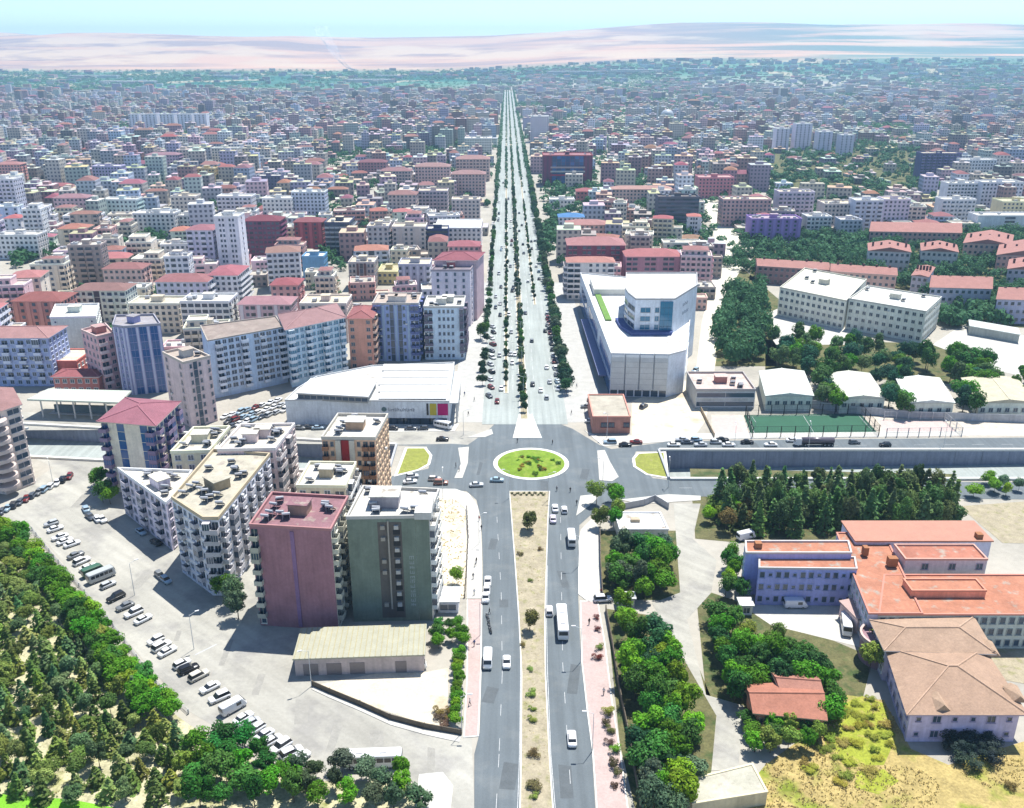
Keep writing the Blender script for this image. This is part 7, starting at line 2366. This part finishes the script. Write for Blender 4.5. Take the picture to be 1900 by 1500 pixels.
# ================================================================ people and motorbikes
def person_mesh(seed, walk):
    bm = MB()
    me = bpy.data.meshes.new('skeleton')
    s = walk
    V = [(0, 0, 0.95), (0, 0, 1.2), (0, 0, 1.42), (0, 0, 1.53), (0, 0.02, 1.66), (0.11, 0, 0.9), (0.11, 0.18 * s, 0.5), (0.11, 0.22 * s, 0.06), (0.11, 0.22 * s + 0.14, 0.03), (-0.11, 0, 0.9), (-0.11, -0.12 * s, 0.5), (-0.11, -0.3 * s, 0.08), (-0.11, -0.3 * s + 0.14, 0.03),
         (0.2, 0, 1.4), (0.27, -0.1 * s, 1.14), (0.27, 0.04 - 0.1 * s, 0.88), (-0.2, 0, 1.4), (-0.27, 0.1 * s, 1.14), (-0.27, 0.14 * s + 0.04, 0.88), (0, 0.01, 1.76)]
    E = [(0, 1), (1, 2), (2, 3), (3, 4), (0, 5), (5, 6), (6, 7), (7, 8), (0, 9), (9, 10), (10, 11), (11, 12), (2, 13), (13, 14), (14, 15), (2, 16), (16, 17), (17, 18), (4, 19)]
    rad = [0.15, 0.15, 0.15, 0.06, 0.11, 0.1, 0.075, 0.05, 0.045, 0.1, 0.075, 0.05, 0.045, 0.07, 0.05, 0.04, 0.07, 0.05, 0.04, 0.07]
    me.from_pydata(V, E, [])
    o = bpy.data.objects.new('person', me)
    COL.objects.link(o)
    md = o.modifiers.new('skin', 'SKIN')
    for i, r_ in enumerate(rad):
        me.skin_vertices[0].data[i].radius = (r_, r_)
    me.skin_vertices[0].data[0].use_root = True
    o.modifiers.new('sub', 'SUBSURF').levels = 1
    dg = bpy.context.evaluated_depsgraph_get()
    out = bpy.data.meshes.new_from_object(o.evaluated_get(dg))
    bpy.data.objects.remove(o)
    out.name = 'person'
    out.materials.clear()
    for m_ in (M_SKIN, M_SHIRT, M_TROUS, M_HAIR):
        out.materials.append(m_)
    for p in out.polygons:
        z = p.center.z
        x = abs(p.center.x)
        p.material_index = 2 if z < 0.98 and x < 0.2 else (0 if z > 1.47 or (z < 1.1 and x > 0.2) else 1)
        if z > 1.68 or (z > 1.58 and p.center.y < -0.02):
            p.material_index = 3
        p.use_smooth = True
    return out
M_SKIN = pmat('skin', (0.36, 0.21, 0.14), var=0.05)
M_SHIRT = pmat('shirt_cloth', var=0.1, space='obj')
M_TROUS = pmat('trouser_cloth', (0.03, 0.035, 0.05), var=0.1)
M_HAIR = pmat('dark_hair', (0.015, 0.012, 0.01), var=0.1)
PER = [person_mesh(1, 1.0), person_mesh(2, 0.3), person_mesh(3, -0.8)]
spots = [((882, 1052), 'white'), ((884, 1046), 'dark'), ((878, 1075), 'grey'), ((889, 968), 'red'), ((893, 985), 'dark'), ((880, 1105), 'white'), ((880, 1200), 'blue'), ((872, 1310), 'white'), ((846, 868), 'dark'), ((852, 876), 'white'), ((1070, 938), 'dark'), ((1033, 912), 'grey'), ((1058, 914), 'dark'), ((1115, 1104), 'red'),
         ((1093, 1160), 'dark'), ((1120, 1290), 'white'), ((869, 772), 'dark'), ((880, 745), 'grey'), ((862, 735), 'blue'), ((1060, 770), 'dark'), ((1070, 720), 'white'), ((1085, 765), 'grey'), ((908, 1140), 'dark'), ((1025, 825), 'dark'), ((960, 822), 'grey')]
SH = {'white': (0.65, 0.65, 0.65), 'dark': (0.02, 0.02, 0.025), 'grey': (0.2, 0.2, 0.22), 'red': (0.35, 0.03, 0.03), 'blue': (0.04, 0.1, 0.3)}
where = ['on the white footway beside the sandy lot, near the lamp', 'just behind the figure on the white footway', 'on the white footway beside the green block', 'at the bend of the white footway', 'near the bend of the white footway', 'at the start of the pink footway', 'halfway along the left pink footway', 'near the lower end of the left pink footway',
         'on the western crossing island, upper one', 'on the western crossing island, lower one', 'on the splitter island', 'crossing below the roundabout, left one', 'crossing below the roundabout, right one', 'at the grove gate', 'at the upper end of the right pink footway', 'in the middle of the right pink footway',
         'on the paved strip beside the supermarket, lower one', 'on the paved strip beside the supermarket, upper one', 'near the supermarket canopy', 'on the paved corner east of the boulevard', 'on the plaza before the mall', 'near the brown corner shop', 'beside the motorbikes at the left kerb', 'crossing at the north-east of the roundabout', 'crossing at the north of the roundabout']
for k, (p, c_) in enumerate(spots):
    q = G(*p)
    t = tag(link('person', rv.choice(PER), None, SH[c_], Matrix.Translation((q.x, q.y, 0.16 if p[0] not in (1033, 1058, 908, 1025, 960) else 0.07)) @ Matrix.Rotation(rv.uniform(0, 6.28), 4, 'Z')), f'pedestrian in {"a " + c_ + " top"} {where[k]}', 'person', 'pedestrians')
def motorbike(p, an, label):
    t = thing('motorbike', label, 'motorbike', (p.x, p.y, 0.07), an, 'motorbikes at the left kerb')
    for y in (-0.62, 0.62):
        link('wheel', WH, t, None, Matrix.Translation((0, y, 0.3)) @ Matrix.Diagonal((0.5, 0.95, 0.95, 1)))
    m = MB()
    loft(m, [rrect(0.35, -0.35, 0.35, 0.14, 0.06), rrect(0.6, -0.45, 0.4, 0.16, 0.06), rrect(0.82, -0.1, 0.35, 0.12, 0.05)])
    m.build('frame_and_tank', M_CAR, t, (0.03, 0.03, 0.035))
    MB().box(-0.13, 0.13, -0.75, -0.05, 0.76, 0.86).build('seat', M_DARK, t)
    m = MB().tube((-0.32, 0.42, 1.05), (0.32, 0.42, 1.05), 0.025, n=5)
    m.tube((0, 0.62, 0.3), (0, 0.4, 1.05), 0.04, n=5)
    m.build('handlebar', M_STEEL, t)
for k, (x, y) in enumerate(((904, 1146), (906, 1152), (907, 1160), (909, 1168), (910, 1174))):
    motorbike(G(x, y), 0.4, f'{ORD[k]} dark motorbike in the kerbside line below the parked white cars')

# ================================================================ street furniture
POLE = None
m = MB().tube((0, 0, 0), (0, 0, 9), 0.09, 0.05, n=7)
me_pole = m.mesh('pole', [M_LAMPPOLE])
m = MB().tube((0, 0, 8.9), (1.6, 0, 9.5), 0.045, 0.04, n=6)
me_arm = m.mesh('arm', [M_LAMPPOLE])
m = MB().box(1.3, 2.2, -0.16, 0.16, 9.45, 9.6)
me_head = m.mesh('lamp_head', [M_TRIM])
def lamp(p, an, label, double=False):
    t = thing('street_lamp', label, 'street lamp', (p.x, p.y, 0.0), an, 'street lamps')
    link('pole', me_pole, t)
    for k in range(2 if double else 1):
        M = Matrix.Rotation(math.pi * k, 4, 'Z')
        link('arm', me_arm, t, None, M)
        link('lamp_head', me_head, t, (0.6, 0.6, 0.6), M)
LAMPS = [((578, 1274), 3.6, 'street lamp at the west corner of the sandy lot wall'), ((857, 1362), 0, 'street lamp at the tip of the sandy lot wall'), ((1017, 930), 0, 'street lamp at the east side of the median head'), ((945, 925), 3.14, 'street lamp at the west side of the median head'), ((1126, 812), 3.9, 'street lamp before the brown corner shop'),
         ((1240, 905), 1.5, 'street lamp beside the eastern verge'), ((1118, 905), 2.5, 'street lamp at the eastern crossing island'), ((860, 808), 0.2, 'street lamp at the supermarket corner'), ((822, 926), 1.57, 'street lamp at the north end of the sandy lot'), ((889, 1010), 0, 'street lamp on the white footway'),
         ((1073, 1052), 3.14, 'street lamp on the right white footway'), ((1077, 1230), 3.14, 'street lamp on the right pink footway, upper one'), ((1099, 1395), 3.14, 'street lamp on the right pink footway, lower one'), ((891, 1180), 0, 'street lamp on the left pink footway'), ((360, 1205), 0.5, 'street lamp beside the west road marking'),
         ((1500, 834), 1.5, 'street lamp on the eastern underpass wall, near the tanker'), ((1750, 833), 1.5, 'street lamp on the eastern underpass wall, near the right edge'), ((1362, 836), 1.5, 'street lamp on the eastern underpass wall, near the roundabout'), ((250, 1105), 0.6, 'street lamp at the park edge opposite the mauve wing'), ((100, 905), 2.2, 'street lamp before the brown and white tower')]
for p, an, lab in LAMPS:
    lamp(G(*p), an, lab)
for k in range(12):
    lamp(BV(0.0, 330 + k * 38), 0.0, f'double street lamp on the central boulevard median, {ORD[k]} from the roundabout', True)

# walls and fences
def fence(pts, h, label, name, cat, post_mat, panel_mat, step, solid, pcol=None, z=0.0):
    pts = [p if isinstance(p, Vector) else G(*p) for p in pts]
    t = thing(name, label, cat, (pts[0].x, pts[0].y, z))
    post = MB().box(-0.12, 0.12, -0.12, 0.12, 0, h + 0.1).mesh('post', [post_mat])
    for i in range(len(pts) - 1):
        a, b = pts[i] - pts[0], pts[i + 1] - pts[0]
        d = b - a
        L = d.length
        n = max(1, round(L / step))
        an = math.atan2(d.y, d.x)
        seg = L / n
        if solid:
            me = MB().box(0.12, seg - 0.12, -0.08, 0.08, 0, h).mesh('wall_panel', [panel_mat])
        else:
            mm = MB()
            for zz in (0.08, h * 0.5, h):
                mm.box(0.12, seg - 0.12, -0.03, 0.03, zz - 0.04, zz + 0.04)
            k = 0.5
            while k < seg:
                mm.box(k - 0.015, k + 0.015, -0.015, 0.015, 0.13, h - 0.05)
                k += 0.5
            me = mm.mesh('fence_panel', [panel_mat])
        for k in range(n):
            q = a + d * (k / n)
            M = Matrix.Translation((q.x, q.y, 0)) @ Matrix.Rotation(an, 4, 'Z')
            link('post', post, t, pcol, M)
            link('wall_panel' if solid else 'fence_panel', me, t, pcol, M)
    q = pts[-1] - pts[0]
    link('post', post, t, pcol, Matrix.Translation((q.x, q.y, 0)))
    return t
M_DWALL = pmat('dark_garden_wall', (0.14, 0.115, 0.085), var=0.25, scale=0.8, fine=4, fvar=0.2)
fence([(580, 1273), (612, 1287), (668, 1310), (724, 1335), (788, 1352), (856, 1364)], 1.3, 'low dark garden wall with piers along the sandy lot and west road', 'garden_wall', 'wall', M_DWALL, M_DWALL, 8, True)
slab('wall_footway', [GL([(578, 1280), (612, 1296), (668, 1320), (724, 1346), (788, 1364), (852, 1378), (856, 1368), (788, 1355), (724, 1338), (668, 1313), (612, 1290), (582, 1276)])], 0.14, M_WALK)
fence([(866, 946), (869, 1000), (866, 1060), (862, 1110)], 1.2, 'thin brown fence between the sandy lot and the white footway', 'lot_fence', 'fence', M_DWALL, M_DWALL, 3, False)
fence([(1383, 771), (1596, 768.5), (1630, 809), (1396, 812), (1383, 771)], 4, 'tall dark green mesh fence round the football pitch', 'pitch_fence', 'fence', M_DARK, M_DARK, 5, False)
fence([(1640, 779), (1752, 781), (1784, 809), (1644, 811)], 3.2, 'mesh fence round the pink ball court', 'court_fence', 'fence', M_STEEL, M_STEEL, 4, False)
fence([(1300, 762), (1313, 788), (1325, 812)], 1.6, 'tan wall bounding the sandy yard beside the pink court', 'yard_wall', 'wall', pmat('tan_wall', (0.36, 0.29, 0.19)), pmat('tan_wall_panel', (0.38, 0.31, 0.21)), 5, True)
fence([(1420, 742), (1560, 766), (1700, 778), (1900, 785)], 3.0, 'grey boundary wall before the workshop halls', 'boundary_wall', 'wall', M_CONC, M_CONC, 5, True)
fence([(1113, 990), (1114, 1050), (1118, 1112)], 2.0, 'dark boundary wall between the white footway and the walled grove', 'grove_wall', 'wall', M_DWALL, M_DWALL, 4, True)
fence([(1124, 1135), (1136, 1200), (1148, 1280), (1168, 1380), (1188, 1500)], 1.8, 'dark boundary wall between the pink footway and the grove', 'grove_wall', 'wall', M_DWALL, M_DWALL, 4, True)
fence([(1132, 950), (1195, 938), (1215, 930), (1240, 945)], 2.0, 'grey wall round the gatehouse forecourt', 'forecourt_wall', 'wall', M_CONC, M_CONC, 4, True)
fence([(-20, 985), (20, 972), (60, 985), (100, 1035), (200, 1150), (290, 1270), (350, 1325)], 1.1, 'low fence in the leafy belt along the west park', 'park_fence', 'fence', M_STEEL, M_STEEL, 4, False)
# goals on the pitch
for px, py, lab in ((1398, 790, 'white goal frame at the west end of the pitch'), (1606, 788, 'white goal frame at the east end of the pitch')):
    q = G(px, py)
    t = thing('goal', lab, 'goal', (q.x, q.y, 0.1), 0, 'football goals')
    for yy in (-2.5, 2.5):
        MB().tube((0, yy, 0), (0, yy, 2.2), 0.07, n=6).build('goal_post', M_WHITE, t)
    MB().tube((0, -2.55, 2.2), (0, 2.55, 2.2), 0.07, n=6).build('crossbar', M_WHITE, t)
# thin smoke rising from the fields far away and the haze of the whole air
# ================================================================ haze
m = bpy.data.materials.new('summer_haze')
m.use_nodes = True
n, l = m.node_tree.nodes, m.node_tree.links
n.remove(n['Principled BSDF'])
pv = n.new('ShaderNodeVolumePrincipled')
pv.inputs['Color'].default_value = (0.45, 0.75, 1.0, 1)
pv.inputs['Density'].default_value = HAZE
pv.inputs['Anisotropy'].default_value = 0.25
l.new(pv.outputs[0], n['Material Output'].inputs['Volume'])
HTOP = max(v.co.z for v in ground.data.vertices) + 12
bx = MB().box(-10000, 10000, -400, 10150, -9, HTOP)
o = bx.build('haze', m)
o['kind'] = 'stuff'
# thin column of smoke rising from the fields before the hills
m = bpy.data.materials.new('field_smoke')
m.use_nodes = True
n, l = m.node_tree.nodes, m.node_tree.links
b = n['Principled BSDF']
b.inputs['Base Color'].default_value = (0.8, 0.8, 0.82, 1)
b.inputs['Roughness'].default_value = 1.0
b.inputs['Specular IOR Level'].default_value = 0.0
nz = n.new('ShaderNodeTexNoise')
nz.inputs['Scale'].default_value = 0.006
l.new(n.new('ShaderNodeNewGeometry').outputs['Position'], nz.inputs['Vector'])
mr = n.new('ShaderNodeMapRange')
mr.inputs['From Min'].default_value = 0.3
mr.inputs['From Max'].default_value = 0.8
mr.inputs['To Min'].default_value = 0.015
mr.inputs['To Max'].default_value = 0.07
l.new(nz.outputs['Fac'], mr.inputs['Value'])
tl = n.new('ShaderNodeBsdfTranslucent')
tl.inputs['Color'].default_value = (0.9, 0.9, 0.92, 1)
tp = n.new('ShaderNodeBsdfTransparent')
ad = n.new('ShaderNodeAddShader')
l.new(b.outputs[0], ad.inputs[0])
l.new(tl.outputs[0], ad.inputs[1])
mx = n.new('ShaderNodeMixShader')
l.new(mr.outputs[0], mx.inputs[0])
l.new(tp.outputs[0], mx.inputs[1])
l.new(ad.outputs[0], mx.inputs[2])
l.new(mx.outputs[0], n['Material Output'].inputs['Surface'])
sm = MB()
base = G(645, 98)
base = base * (4600 / base.y)
ns, nr = 14, 10
z0 = th(base.x, base.y)
for k in range(ns + 1):
    f = k / ns
    cx = base.x + 30 - 150 * f ** 0.6
    cz = z0 + 5 + 190 * f
    r_ = 9 + 24 * f + 2 * math.sin(k * 2.1)
    for i in range(nr):
        a = 2 * math.pi * i / nr
        sm.v.append((cx + r_ * math.cos(a) * (1 + 0.2 * math.sin(i * 3 + k)), base.y + r_ * math.sin(a), cz + 4 * math.sin(i * 2.3 + k)))
for k in range(ns):
    for i in range(nr):
        j = (i + 1) % nr
        sm.f.append((k * nr + i, k * nr + j, (k + 1) * nr + j, (k + 1) * nr + i))
        sm.m.append(0)
sm.f.append(tuple(reversed(range(nr))))
sm.m.append(0)
sm.f.append(tuple(ns * nr + i for i in range(nr)))
sm.m.append(0)
o = sm.build('smoke', m)
o['kind'] = 'stuff'
